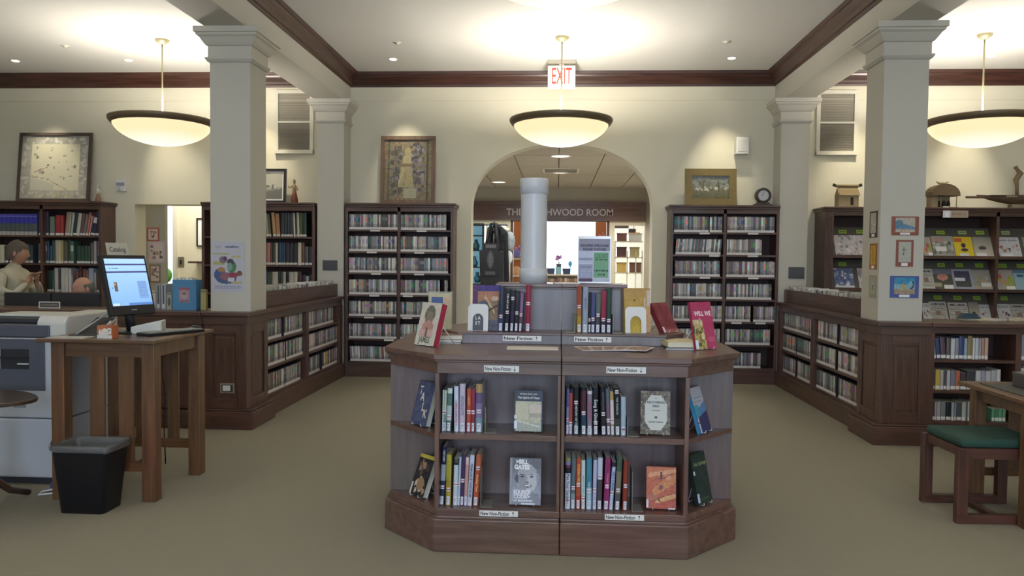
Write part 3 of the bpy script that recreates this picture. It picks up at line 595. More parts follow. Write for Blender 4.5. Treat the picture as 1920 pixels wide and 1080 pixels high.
for r in range(7):
    for b in range(2):
        for rows, gaps, nmc, ln, edge in ((rowsL, gapsL, 'left of arch', {(6, 0): -.06, (2, 0): 0}, (-2.555, -1.302)), (rowsR, gapsR, 'right of arch', leanR, (1.383, 2.583))):
            ua, ub = rows[r][b]; gp = [(ux(a), ux(c)) for a, c in gaps.get((r, b), [])]; xa = max(ux(ua), edge[0]) + .004; xb = min(ux(ub), edge[1]) - .004
            dv = -1.932 if nmc[0] == 'l' else 1.985
            if b == 0: xb = min(xb, dv - .02)
            else: xa = max(xa, dv + .02)
            if abs(ln.get((r, b), 0)) > .03: xa += .02; xb -= .02
            fill_cases(xa, xb, 9.36, SHZ[r] + .001, '%s shelf, %s half, %s' % (ORD[r], ('left', 'right')[b], nmc), 'disc cases on the %s shelf of the bookcase %s' % (ORD[r], nmc.replace('arch', 'the arch')), 0, 'a' if r < 6 or b == 0 else 'a', 'disc case', (.014, .030), gp, ln.get((r, b), 0))
# ------------------------------------------------------------------ low cases along the side (open to the middle of the room)
LZ = [0.69, 0.445, 0.19]
def lowcase(s, label, name='low_bookcase'):
    X = s * 2.62; Xb = s * 2.97; Xi = s * 2.655
    def bx(a, b, y0, y1, z0, z1): return G().box(min(a, b), max(a, b), y0, y1, z0, z1)
    t = thing(name, label, 'bookcase', (s * 2.8, 8.0, 0)); y0, y1 = 6.80, 9.28
    bx(s * 2.595, Xb, y0, y1, 0.955, 0.99).build('top', DWY, t, True, bev=.005); bx(s * 2.63, Xb, y0, y1, 0.885, 0.955).build('frieze', DWY, t, True)
    bx(Xb - s * .02, Xb, y0, y1, 0, .885).build('back_panel', BK, t, True)
    bx(s * 2.60, Xb - s * .02, y0, y1, 0, 0.165).build('plinth', DWY, t, True, bev=.006)
    yd = 7.95 if s < 0 else 8.04
    ym = (7.29, 8.6) if s < 0 else (7.42, 8.6)
    for ya, yb in ((y0, y0 + .03), (yd - .045, yd + .045), (y1 - .12, y1)): bx(s * 2.625, Xb - s * .02, ya, yb, .165, .885).build('stile', DWZ, t, True)
    for z in LZ:
        for ya, yb in ((y0 + .03, yd - .045), (yd + .045, y1 - .12)): bx(s * 2.64, Xb - s * .02, ya, yb, z - .024, z).build('shelf', DWY, t, True)
    for r, z in enumerate(LZ):
        segs = [(y0 + .035, yd - .05), (yd + .05, y1 - .13)]
        for k, (a, b) in enumerate(segs):
            if s < 0: gp = {(0, 0): [(7.26, 7.34)], (1, 0): [(7.34, 7.40)], (2, 0): [(7.32, 7.36), (7.8, 7.9)], (0, 1): [(8.98, 9.15)], (2, 1): [(8.45, 8.56)]}.get((r, k), [])
            else: gp = {(0, 0): [(7.36, 7.43)], (1, 0): [(7.36, 7.46)], (2, 0): [(6.83, 6.87), (7.35, 7.43)], (0, 1): [(8.2, 8.24)], (1, 1): [(8.2, 8.24), (8.62, 8.66)], (2, 1): [(8.6, 8.68)]}.get((r, k), [])
            fill_cases(a, b, s * 2.725, z + .001, '%s row, %s half, %s low case' % (('top', 'middle', 'bottom')[r], ('near', 'far')[k], 'left' if s < 0 else 'right'),
                       'audio cases on the %s shelf of the low bookcase on the %s' % (('top', 'middle', 'bottom')[r], 'left' if s < 0 else 'right'), -s * PI / 2 if False else (PI / 2 if s < 0 else -PI / 2), 'b', 'audio case', (.024, .046), gp, 0, 'audio_case', 'y')
    # open tray of discs on top
    b = thing('disc_tray', 'long dark wooden browsing tray of discs on top of the %s low bookcase' % ('left' if s < 0 else 'right'), 'tray', (s * 2.82, 8.1, .99))
    ya, yb = 6.87, 9.25
    bx(s * 2.68, s * 2.70, ya, yb, .99, 1.14).build('front_board', DWY, b, True, bev=.003); bx(s * 2.94, s * 2.96, ya, yb, .99, 1.14).build('back_board', DWY, b, True)
    bx(s * 2.70, s * 2.94, ya, ya + .02, .99, 1.14).build('end_board', DWZ, b, True); bx(s * 2.70, s * 2.94, yb - .02, yb, .99, 1.14).build('end_board', DWZ, b, True)
    bx(s * 2.70, s * 2.94, ya + .02, yb - .02, .99, 1.0).build('bottom', BK, b, True)
    g = G(); y = ya + .03; q = random.Random(5)
    while y < yb - .04:
        tl = q.uniform(-.06, .14); zt = 1.15 + q.uniform(0, .035); c = q.choice([h('d0cfc9'), h('b9b6ad'), h('8e8c88'), h('c6c2b4'), h('6a6668'), h('dddcd8')]); w0 = 2.705 + q.uniform(0, .02)
        xa, xb = sorted((s * w0, s * (w0 + .14 + q.uniform(0, .08))))
        M = Matrix.Translation((0, y, 1.002)) @ Matrix.Rotation(tl, 4, 'X')
        g.box(xa, xb, 0, .008, 0, zt - 1.002, c, M); y += q.uniform(.012, .022)
    o = g.build('disc_sleeves', PRINT, None); recentre(o); tag(o, 'pale disc sleeves packed in the browsing tray on the %s' % ('left' if s < 0 else 'right'), 'disc sleeves', kind='stuff')
    # corner pier carrying the column
    p = thing('panelled_pier', 'dark panelled wooden pier under the column on the %s' % ('left, with a power outlet plate' if s < 0 else 'right, with plain panels'), 'pier', (s * 2.8, 6.55, 0))
    xa, xb = sorted((s * 2.625, s * 2.985)); pr = lambda a, b2, *r: G().box(min(s * a, s * b2), max(s * a, s * b2), *r)
    G().box(xa, xb, 6.34, 6.80, .16, .90).build('body', DWZ, p, True)
    pr(2.54, 2.985, 6.27, 6.80, 0, .15).box(*sorted((s * 2.56, s * 2.985)), 6.29, 6.80, .15, .165).build('plinth', DW, p, True, bev=.006)
    pr(2.60, 2.985, 6.31, 6.80, .885, .955).build('frieze', DW, p, True); pr(2.57, 2.985, 6.28, 6.80, .955, .99).build('top', DW, p, True, bev=.006)
    # raised frame around a sunk panel, front and room side
    for a, b2, c, d in ((2.625, 2.70, .165, .885), (2.91, 2.985, .165, .885), (2.70, 2.91, .80, .885), (2.70, 2.91, .165, .25)): pr(a, b2, 6.325, 6.34, c, d).build('panel_frame', DWZ if b2 - a < .1 else DW, p, True, bev=.003)
    pr(2.725, 2.885, 6.332, 6.34, .275, .775).build('sunk_panel', DWZ, p, True, bev=.006)
    for ya, yb, c, d in ((6.325, 6.42, .165, .885), (6.72, 6.80, .165, .885), (6.42, 6.72, .80, .885), (6.42, 6.72, .165, .25)): pr(2.61, 2.625, ya, yb, c, d).build('panel_frame', DWZ, p, True, bev=.003)
    pr(2.618, 2.625, 6.45, 6.69, .275, .775).build('sunk_panel', DWZ, p, True, bev=.006)
    return t, p
lowcase(-1, 'low dark bookcase of audio cases running back along the left side'); lowcase(1, 'low dark bookcase of audio cases running back along the right side')
ot = thing('power_outlet', 'brushed metal power outlet plate on the left panelled pier', 'outlet', (-2.782, 6.3315, .34))
G().box(-.062, .062, -.006, 0, -.042, .042).build('plate', mat('brushed_metal', h('a39a86'), .4, metal=.5), ot, bev=.002); G().box(-.036, .028, -.012, -.006, -.022, .024).build('socket_block', WHITEPL, ot)
G().box(-.048, .05, -.0075, -.006, -.03, .03).build('recess', mat('dark_recess', h('3a372e'), .6), ot)
# ------------------------------------------------------------------ long desk, left bay (front at y 6.34)
def panels(t, x0, x1, n, y=6.34):
    wdt = (x1 - x0) / n
    for i in range(n):
        a, b = x0 + i * wdt, x0 + (i + 1) * wdt
        for p, q_, c, d in ((a, a + .06, .165, .885), (b - .06, b, .165, .885), (a + .06, b - .06, .80, .885), (a + .06, b - .06, .165, .25)): G().box(p, q_, y - .015, y, c, d).build('panel_frame', DWZ, t, True)
        G().box(a + .085, b - .085, y - .008, y, .275, .775).build('sunk_panel', DWZ, t, True, bev=.005)
dk = thing('service_desk', 'long dark panelled service desk left of the column', 'desk', (-5.0, 6.5, 0))
G().box(-7.6, -2.992, 6.34, 6.72, .16, .955).build('body', DW, dk, True); G().box(-7.6, -2.992, 6.28, 6.74, .955, .99).build('counter_top', DW, dk, True, bev=.005)
G().box(-7.6, -2.992, 6.31, 6.34, .885, .955).build('frieze', DW, dk, True); G().box(-7.6, -2.992, 6.27, 6.72, 0, .15).build('plinth', DW, dk, True, bev=.005)
panels(dk, -7.6, -2.992, 6)
G().box(-7.6, -3.75, 6.72, 7.25, .70, .735).build('work_surface', OWX, dk, True)
for x in (-7.5, -5.6, -3.8): G().box(x, x + .04, 6.74, 7.22, 0, .70).build('support', DWZ, dk, True)
# right bay desk with open shelves towards the room
rd = thing('low_bookcase', 'low dark bookcase with shelves of books right of the panelled pier', 'bookcase', (4.9, 6.5, 0))
G().box(2.99, 7.6, 6.28, 6.74, .955, .99).build('top', DW, rd, True, bev=.005); G().box(2.99, 7.6, 6.34, 6.36, .90, .955).build('frieze', DW, rd, True)
G().box(2.99, 7.6, 6.66, 6.68, .165, .955).build('back_panel', BK, rd, True); G().box(2.99, 7.6, 6.27, 6.66, 0, .15).box(2.99, 7.6, 6.29, 6.66, .15, .165).build('plinth', DW, rd, True, bev=.005)
xx = 2.99; RB = []
while xx < 7.5:
    G().box(xx, xx + .045, 6.34, 6.66, .165, .90).build('stile', DWZ, rd, True)
    if xx + .675 > 7.6: break
    for z in (.69, .44, .19):
        G().box(xx + .045, min(xx + .675, 7.6), 6.35, 6.66, z - .024, z).build('shelf', DW, rd, True); RB.append((xx + .05, z))
    xx += .675
# ================================================================== GENERIC BOOKS (far rows): one mesh each, label band at the foot
def far_book(x, y, z, wd, hh, d, c, lab, group, lean=0, band=h('dddbd6'), bandh=.032, extra=None, kind='book'):
    g = G(); zs = [0, .006, bandh, hh * .55, hh * .8, hh]; cs = [c, band, c, extra or c, c]
    n = 4; pts = [(-wd / 2 + wd * i / n, -.004 * (1 - (2 * i / n - 1) ** 2)) for i in range(n + 1)]
    for i in range(5):
        for k in range(n): g.quad([(pts[k][0], pts[k][1], zs[i]), (pts[k + 1][0], pts[k + 1][1], zs[i]), (pts[k + 1][0], pts[k + 1][1], zs[i + 1]), (pts[k][0], pts[k][1], zs[i + 1])], cs[i], True)
    pg = h('cfc8b4'); g.quad([(pts[0][0], 0, hh), (pts[-1][0], 0, hh), (wd / 2, d, hh), (-wd / 2, d, hh)], pg if wd > .015 else c)
    g.quad([(wd / 2, 0, 0), (wd / 2, d, 0), (wd / 2, d, hh), (wd / 2, 0, hh)], c).quad([(-wd / 2, d, 0), (-wd / 2, 0, 0), (-wd / 2, 0, hh), (-wd / 2, d, hh)], c).quad([(wd / 2, d, 0), (-wd / 2, d, 0), (-wd / 2, d, hh), (wd / 2, d, hh)], pg).quad([(-wd / 2, 0, 0), (-wd / 2, d, 0), (wd / 2, d, 0), (wd / 2, 0, 0)], c)
    o = g.build(kind, CASEM, loc=(x, y, z), rot=(0, lean, 0)); tag(o, lab, kind, group); return o
def book_row(spec, Yf, z, Y, where, group, d=.16):
    """spec: list of (u_left, u_right, v_top, colour, lean degrees) read along a shelf"""
    for i, sp in enumerate(spec):
        u0, u1, vt, c = sp[:4]; ln = sp[4] if len(sp) > 4 else 0; ex = sp[5] if len(sp) > 5 else None
        x0, x1 = PY(u0, 500, Yf)[0], PY(u1, 500, Yf)[0]; zt = PY((u0 + u1) / 2, vt, Yf)[2]; hh = min(.36, max(.1, zt - z)) / math.cos(math.radians(ln)); wd = (x1 - x0) * .97
        x = (x0 + x1) / 2; z0 = z + abs(math.sin(math.radians(ln))) * wd / 2 + .0005
        far_book(x, Yf, z0, wd, hh, d, jit(c, .015), '%s book, %s from left, %s' % (cname(c), ordn(i), where), group, math.radians(ln), band=h('dddbd6') if not (len(sp) > 6) else sp[6], extra=ex)
# left bay bookcase
lb, _ = bookcase('reference_bookcase', 'tall dark bookcase of reference books behind the service desk', -7.9, -5.685, 9.28, YW, 2.13, [-7.18, -6.46], [1.70, 1.35, .99, .62, .25], (.03, .03))
B = lambda s: h(s)
S1 = [(74, 80, 398, B('3c3a58')), (80, 87, 397, B('6a6870')), (87, 92, 397, B('3c3a40')), (94, 103, 406, B('9a9890')), (104, 112, 403, B('3a4038')), (106, 106.1, 403, B('000000'))][:5]
S1 = [(73, 80, 398, B('3c3a58')), (80, 87, 397, B('6a6870')), (87, 92, 397, B('34323a')), (94, 103, 406, B('7c827c')), (105, 113, 403, B('9c3434')), (113, 120, 404, B('a03a3a')), (122, 127, 398, B('9c9078'), 6), (127, 131, 398, B('a89c84'), 6), (132, 136, 399, B('b4b4a8'), 7),
      (137, 143, 400, B('24362c'), 8), (143, 149, 400, B('c8c4bc'), 8), (150, 155, 402, B('6a4a44'), 8), (155, 160, 403, B('7a7870'), 10), (161, 165, 399, B('a86860'), 10), (166, 169, 405, B('c0907c'), 10), (170, 178, 400, B('2a3050'), 13, B('c8c8cc')), (179, 188, 397, B('1e2440'), 4)]
book_row(S1, 9.34, 1.70, 9.34, 'top shelf behind the desk, right bay', 'mixed reference books on the top shelf behind the desk')
for i in range(12):
    u = -28 + i * 8.25
    if u > 64: break
    x0, x1 = PY(u, 500, 9.34)[0], PY(u + 8.1, 500, 9.34)[0]
    if x0 < -7.155: continue
    g = G(); hh = .27; zs = [0, .05, .06, .15, .152, .235, .245, hh]; cs = [B('b9b7b0'), B('3c4444'), B('5a6462'), B('4646a8'), B('4040b4'), B('8a8cd0'), B('4a4ab0')]; wd = (x1 - x0) * .96
    for j in range(7): g.quad([(-wd / 2, 0, zs[j]), (wd / 2, 0, zs[j]), (wd / 2, 0, zs[j + 1]), (-wd / 2, 0, zs[j + 1])], cs[j])
    g.box(-wd / 2, wd / 2, .0005, .17, 0, hh, B('4444a0')); tag(g.build('book', CASEM, loc=((x0 + x1) / 2, 9.34, 1.701)), '%s blue and grey volume from the left of the matching set behind the desk' % ordn(i), 'book', 'matching blue set on the top shelf behind the desk')
S2 = [(72, 80, 457, B('6c6064')), (81, 88, 452, B('4a4850'), 0, B('c8c8cc')), (88, 92, 452, B('3c4a58')), (93, 98, 461, B('3c5c80')), (98, 103, 451, B('3c5450')), (104, 109, 450, B('c4bca0')), (109, 114, 451, B('cfc8a8')), (114, 119, 451, B('b8a878')), (120, 127, 454, B('6a5c4a')), (128, 133, 450, B('2c5440')), (133, 138, 452, B('56705c'), 0, B('c8ccc0')),
      (144, 150.5, 461, B('2c4a3a')), (150.5, 157, 461, B('2c4a3a')), (157, 163.5, 461, B('2c4a3a')), (163.5, 169, 461, B('2c4a3a')), (170, 175, 455, B('6a6460')), (176, 181, 452, B('a8a49c')), (182, 185, 454, B('5c5048')), (185, 188, 453, B('b0a898'))]
book_row(S2, 9.34, 1.35, 9.34, 'second shelf behind the desk, right bay', 'mixed reference books on the second shelf behind the desk')
book_row([(-8, 0, 460, B('b0a890')), (0, 8, 459, B('cfc9b0')), (10, 16, 462, B('3a3a44')), (18, 26, 460, B('504a50')), (27, 34, 458, B('6c5a50')), (36, 44, 460, B('40404c')), (46, 54, 458, B('5a5456')), (55, 62, 460, B('44505c'))], 9.34, 1.35, 9.34, 'second shelf behind the desk, left bay', 'reference books behind the standing person')
S3 = [(88, 96, 508, B('2e3c38')), (96, 101, 506, B('35605a')), (102, 109, 502, B('d0cfcc')), (109, 113, 505, B('4a4a50')), (114, 121, 502, B('d6d4d0')), (121, 127, 502, B('d6d4d0')), (128, 133, 504, B('dcdad6')), (133, 136, 516, B('aaa8a4')), (140, 147, 508, B('6a4844')), (148, 153, 501, B('5a3430')), (155, 160, 504, B('7c4a44')), (161, 165, 506, B('8a6a60')), (166, 175, 503, B('aab0c4')), (176, 180, 511, B('b4b4b0')), (181, 188, 506, B('5c4a44'))]
book_row(S3, 9.34, .99, 9.34, 'third shelf behind the desk, right bay', 'binders and books on the third shelf behind the desk')
# second bookcase between the opening and the pilaster
rb2, _ = bookcase('reference_bookcase', 'dark bookcase of old volumes between column and left pilaster', -4.40, -2.975, 9.28, YW, 2.13, [], [1.71, 1.36, 1.01, .62, .25], (.0, .0))
U = lambda x: 490 + x / 6.745; V = lambda y: 380 + y / 6.75
T1 = [(-60, -30, 140, B('4a5248')), (-30, 0, 140, B('6a6858')), (0, 32, 142, B('5a5c50'), -4), (34, 64, 138, B('6a6a58'), -6), (66, 100, 138, B('9a9684'), -6), (102, 128, 150, B('5c5a40'), -6), (150, 188, 128, B('b89068'), -5), (192, 240, 140, B('a8785c'), -4), (250, 285, 130, B('2c3038')), (288, 320, 130, B('2e333c')), (323, 355, 130, B('2c3038')), (358, 400, 132, B('30343c')), (410, 432, 130, B('d0ccba'), -2), (436, 450, 132, B('2e2c34')), (455, 485, 128, B('c4c0a8'), -2), (488, 515, 132, B('4c5c34')), (518, 570, 130, B('233c2c'))]
book_row([(U(a), U(b), V(c), *r) for a, b, c, *r in T1], 9.34, 1.71, 9.34, 'top shelf behind the column', 'old volumes on the top shelf behind the column')
T2 = [(-50, -20, 505, B('3c3a44')), (-18, 20, 505, B('5a4030')), (25, 62, 505, B('7a2c2c')), (64, 86, 505, B('a86c68')), (88, 108, 508, B('c49a90')), (110, 135, 505, B('6a3c34')), (137, 175, 505, B('2c3c28')), (180, 206, 508, B('cfcdb4')), (210, 250, 505, B('2c3c54')), (252, 272, 505, B('1e4c5c')), (274, 300, 505, B('2a4c68')), (305, 350, 510, B('322c38')), (352, 400, 510, B('342e3c')), (402, 455, 510, B('302c36')), (462, 505, 505, B('d4d2ba')), (507, 545, 508, B('6a4434')), (550, 592, 555, B('5a545c')), (596, 650, 560, B('34343c'))]
book_row([(U(a), U(b), V(c), *r) for a, b, c, *r in T2], 9.34, 1.36, 9.34, 'second shelf behind the column', 'old volumes on the second shelf behind the column')
T3 = [(-50, 0, 875, B('3c4c5c')), (5, 45, 875, B('3c4450')), (48, 75, 878, B('3c4c78')), (78, 100, 878, B('5c5c5c')), (102, 132, 878, B('4c5c48')), (138, 212, 875, B('c8c4ae')), (215, 240, 885, B('24302a')), (243, 272, 880, B('3c4c44')), (275, 310, 875, B('c4c0ac')), (314, 345, 880, B('241c24')), (350, 410, 875, B('cac6b4')), (412, 455, 875, B('d2cebc')), (465, 510, 905, B('5a3434')), (515, 560, 915, B('3a2c38')), (565, 600, 930, B('b4b4b8')), (604, 650, 915, B('302c44'))]
book_row([(U(a), U(b), V(c), *r) for a, b, c, *r in T3], 9.34, 1.01, 9.34, 'third shelf behind the column', 'old volumes on the third shelf behind the column')
# right bay low bookcase books
U2 = lambda x: 1700 + x / 2.514; V2 = lambda y: 580 + y / 2.514
R1 = [(123, 134, 140, B('9ab0b8'), -2), (136, 152, 138, B('8ca8a8'), -6), (156, 174, 138, B('3c4468'), -7), (176, 198, 134, B('5a4c58'), -5), (200, 218, 136, B('5c5450')), (221, 240, 138, B('c4c4c8')), (242, 258, 136, B('8a8e9c')), (260, 282, 128, B('3c4870')), (284, 298, 138, B('9ca8c0')), (300, 322, 126, B('8a7848')), (324, 334, 136, B('d0d0d0')), (336, 352, 136, B('c0bec4')), (354, 364, 138, B('a0a4a8')), (366, 380, 136, B('b08068')), (382, 397, 136, B('c0a898'))]
R2 = [(122, 132, 286, B('4c4c74')), (134, 148, 288, B('4a5070')), (152, 174, 284, B('c8a844')), (176, 190, 286, B('b4b4b4')), (191, 204, 288, B('505058')), (206, 222, 288, B('b8b8bc')), (224, 246, 288, B('7c8494')), (248, 268, 290, B('b86c4c')), (270, 298, 300, B('4c3c44')), (300, 340, 292, B('3c3c48')), (343, 366, 290, B('c4c0c8')), (368, 388, 290, B('9ca0b0')), (390, 414, 292, B('b8bcc8')), (416, 440, 288, B('a4a8b4')), (442, 460, 284, B('c8c8cc'))]
R3 = [(120, 130, 438, B('3c4850')), (131, 142, 436, B('34383c')), (143, 152, 440, B('4c4c50')), (153, 162, 438, B('b8a8ac')), (164, 180, 436, B('a8a8ac')), (182, 204, 436, B('788088')), (207, 230, 438, B('22262c')), (232, 244, 440, B('a8b4c0')), (246, 256, 440, B('8a98a8')), (258, 280, 440, B('4a4c54')), (282, 300, 438, B('b0b4b8')), (310, 330, 436, B('b4bcb8')), (332, 365, 440, B('d0d4d0')), (424, 438, 470, B('5c9c74')), (440, 456, 470, B('4c8c68')), (457, 474, 472, B('5c9474')), (476, 490, 475, B('6ca080'))]
for R, z, nm in ((R1, .69, 'top'), (R2, .44, 'middle'), (R3, .19, 'bottom')):
    book_row([(U2(a), U2(b), V2(c), *r) for a, b, c, *r in R], 6.375, z, 6.375, '%s shelf by the right pier' % nm, 'books on the %s shelf right of the pier' % nm)
for k, (xs, z) in enumerate(RB[3:6]):
    cs = [B('b4b8c4'), B('4c5468'), B('8a8c94'), B('3c4038'), B('c8c8cc')] ; x = xs + .01
    for j in range(6):
        wd = random.uniform(.022, .035); c = random.choice(cs); far_book(x + wd / 2, 6.375, z + .0005, wd - .001, random.uniform(.17, .22), .16, c, '%s book, %s from left, %s shelf of the second bay' % (cname(c), ordn(j), ('top', 'middle', 'bottom')[k]), 'books in the second bay of the right low bookcase'); x += wd
# stuff: disc cases beyond the first few hundred
if stuffG.v:
    o = stuffG.build('disc_case', CASEM); tag(o, 'remaining disc and audio cases filling the lowest and farthest shelves', 'disc cases', kind='stuff')
# ================================================================== ISLAND DISPLAY OF NEW BOOKS
XL, XR, XM = -0.598, 0.652, 0.027; FY = 3.76; SY = 4.06; BYK = 5.15; XO0, XO1 = -0.885, 0.925
ZF = (0.955, 0.985)
def octo(d, yb=BYK):      # plan outline grown by d
    return [(XL + .01 - d * .41, FY - d), (XR - .01 + d * .41, FY - d), (XO1 + d, SY - .01 - d * .41), (XO1 + d, yb - .28 + d * .41), (XR - .01 + d * .41, yb + d), (XL + .01 - d * .41, yb + d), (XO0 - d, yb - .28 + d * .41), (XO0 - d, SY - .01 - d * .41)]
K = thing('display_island', 'eight-sided dark cherry wood display island of new books in mid room', 'bookcase', (XM, 4.45, 0))
def half(poly, left):     # cut an outline at the seam
    out = []; n = len(poly)
    for i in range(n):
        a, b = poly[i], poly[(i + 1) % n]; ia = (a[0] <= XM) == left; ib = (b[0] <= XM) == left
        if ia: out.append(a)
        if ia != ib: t = (XM - a[0]) / (b[0] - a[0]); out.append((XM + (-.0015 if left else .0015), a[1] + t * (b[1] - a[1])))
    return out
for lf in (True, False):
    P = lambda d, yb=BYK: half(octo(d, yb), lf)
    G().prism(P(.0), 0, .175).prism(P(.025), 0, .165).build('plinth', KW, K, True, bev=.006)
    G().prism(P(.0), .175, .21).build('bottom_shelf', KW, K, True, bev=.003)
    G().prism(P(.0), .887, .945).build('frieze', KW, K, True, bev=.003)
    G().prism(P(.03), .957, .985).prism(P(.018), .945, .957).build('counter_top', KW, K, True, bev=.004)
    x0, x1 = (XL, XM - .002) if lf else (XM + .002, XR)
    for a, b in (((x0, x0 + .022), (x1 - .016, x1)) if lf else ((x0, x0 + .016), (x1 - .022, x1))): G().box(a, b, FY, 4.06, .21, .887).build('upright', KWZ, K, True, bev=.002)
    a = x0 + (.022 if lf else .016); b = x1 - (.016 if lf else .022)
    G().box(a, b, FY + .005, 4.04, .557, .585).build('middle_shelf', KW, K, True, bev=.002)
    G().box(x0, x1, 4.04, 4.06, .21, .887).build('back_panel', PV, K, True)
    # open corner with triangular shelf, and the outer end
    xo = XO0 if lf else XO1; xi = XL if lf else XR
    G().box(min(xo, xi), max(xo, xi), 4.06, 4.08, .21, .887).build('corner_back_panel', PV, K, True)
    tri = [(xi, FY + .01), (xi, 4.06), (xo, 4.06)]
    G().prism(tri if not lf else tri[::-1], .560, .583).build('corner_shelf', KW, K, True)
    G().box(xo - .01 if not lf else xo, xo + .01 if lf else xo, 4.08, BYK - .28, .21, .887).build('end_panel', KWZ, K, True)
    G().box(min(xi, XM + (-.0015 if lf else .0015)), max(xi, XM + (-.0015 if lf else .0015)), BYK - .02, BYK, .21, .887).build('rear_panel', KWZ, K, True)
    q = [(xo, BYK - .28), (xi, BYK), (xi, BYK - .02), (xo + (.015 if lf else -.015), BYK - .28)]
    G().prism(q, .21, .887).build('rear_corner_panel', KWZ, K, True)
    # raised step and pedestal
    st = [(-.545, 4.25), (.60, 4.25), (.72, 4.40), (.72, 4.72), (.60, 4.87), (-.545, 4.87), (-.665, 4.72), (-.665, 4.40)]
    if True:
        sp = half(st, lf); G().prism(sp, .985, 1.036).build('step', PV, K, True, bev=.002)
        G().prism(half([(x + (.006 if x > 0 else -.006), y + (.006 if y > 4.5 else -.006)) for x, y in st], lf), 1.036, 1.048).build('step_top', KW, K, True, bev=.002)
        x0, x1 = (-.335, XM - .0015) if lf else (XM + .0015, .385)
        G().box(x0, x1, 4.47, 4.68, 1.048, 1.295).build('pedestal', PV, K, True); 
        G().box(x0 - (.02 if lf else 0), x1 + (0 if lf else .02), 4.445, 4.705, 1.297, 1.317).box(x0 - (.008 if lf else 0), x1 + (0 if lf else .008), 4.458, 4.69, 1.285, 1.297).build('pedestal_top', KW, K, True, bev=.003)
def sign(label, x, y, z, w_, txt, down, hh=.032):
    t = thing('shelf_sign', label, 'sign', (x, y, z)); G().box(-w_ / 2, w_ / 2, -.002, 0, -hh / 2, hh / 2).build('card', PAPER, t)
    o = words(txt, .026, INK, t, (-w_ * .1, -.0026, -.001), sx=1.0, bold=.0006); wd = o.dimensions.x; o.data.transform(Matrix.Diagonal((w_ * .74 / max(.01, (max(v.co.x for v in o.data.vertices) - min(v.co.x for v in o.data.vertices))), 1, 1, 1)))
    s = -1 if down else 1; xx = w_ * .375
    G().quad([(xx - .0012, -.0026, -.011), (xx + .0012, -.0026, -.011), (xx + .0012, -.0026, .011), (xx - .0012, -.0026, .011)]).quad([(xx - .006, -.0027, s * .003), (xx, -.0027, s * .012), (xx + .006, -.0027, s * .003)][::(1 if s < 0 else -1)]).build('arrow', INK, t)
sign('white New Non-Fiction card with down arrow, left half of the island', -.268, FY - .0005, .915, .173, 'New Non-Fiction', True)
sign('white New Non-Fiction card with down arrow, right half of the island', .342, FY - .0005, .92, .192, 'New Non-Fiction', True)
sign('white New Non-Fiction card with up arrow, bottom left of the island', -.275, FY - .0005, .193, .192, 'New Non-Fiction', False, .028)
sign('white New Non-Fiction card with up arrow, bottom right of the island', .345, FY - .0005, .193, .192, 'New Non-Fiction', False, .028)
sign('white New Fiction card with up arrow on the step, left', -.19, 4.2435, 1.018, .215, 'New Fiction', False, .03)
sign('white New Fiction card with up arrow on the step, right', .20, 4.2435, 1.018, .205, 'New Fiction', False, .03)
# ------------------------------------------------------------------ library books with rounded, plastic-covered spines
LABELM = attrmat('call_number_label', 0.35, coat=0.5)
def spine_arc(w_, bulge, z0, z1, g, c, off=0.0, n=6):
    P = [(-w_ / 2 + w_ * i / n, -bulge * (1 - (2 * i / n - 1) ** 2) - off) for i in range(n + 1)]
    for i in range(n): g.quad([(P[i][0], P[i][1], z0), (P[i + 1][0], P[i + 1][1], z0), (P[i + 1][0], P[i + 1][1], z1), (P[i][0], P[i][1], z1)], c, True)
def book(name, label, loc, w_, hh, bands, d=.155, lean=0, sticker=None, title=None, group=None, rz=0, lab=True, cover=None):
    """bands: list of (height share from the foot, colour)"""
    t = thing(name, label, 'book', loc, rot=(0, math.radians(lean), rz), group=group)
    g = G(); b = min(.009, w_ * .32); z = 0.0; n = len(bands)
    for sh, c in bands: spine_arc(w_, b, z * hh, (z + sh) * hh, g, c); z += sh
    cc = cover or bands[0][1]; bt = .003
    g.box(-w_ / 2, -w_ / 2 + bt, 0, d, 0, hh, cc).box(w_ / 2 - bt, w_ / 2, 0, d, 0, hh, cc)
    P = [(-w_ / 2 + w_ * i / 6, -b * (1 - (2 * i / 6 - 1) ** 2)) for i in range(7)]
    g.quad([(x, y, hh) for x, y in P], cc).quad([(x, y, 0) for x, y in P[::-1]], cc)
    g.build('cover', SPINE, t)
    G().box(-w_ / 2 + bt, w_ / 2 - bt, .001, d - .004, .004, hh - .005).build('page_block', PAGES, t)
    if lab:
        g = G(); spine_arc(w_ * .92, b, .004, .046, g, h('dfe0ea'), .0005); g.build('spine_label', LABELM, t)
        g = G()
        for k, zz in enumerate((.034, .026, .018)): g.quad([(-w_ * .22, -b - .0011, zz), (w_ * (.2 - .08 * k), -b - .0011, zz), (w_ * (.2 - .08 * k), -b - .0011, zz + .0025), (-w_ * .22, -b - .0011, zz + .0025)], h('60606c'))
        g.build('call_number', LABELM, t)
    if sticker:
        g = G(); z0 = sticker * hh; spine_arc(w_ * .94, b, z0, z0 + .006, g, h('e4dfe6'), .0006); spine_arc(w_ * .94, b, z0 + .006, z0 + .011, g, h('9a5068'), .0006); spine_arc(w_ * .94, b, z0 + .011, z0 + .018, g, h('e4dfe6'), .0006); g.build('new_sticker', LABELM, t)
    if title:
        s, col, zc, size = title[:4]
        words(s, size, mat('title_' + col, h(col), .4), t, (0, -b - .0012, zc * hh), rot=(PI / 2, PI / 2, 0), bold=.0003)
    return t
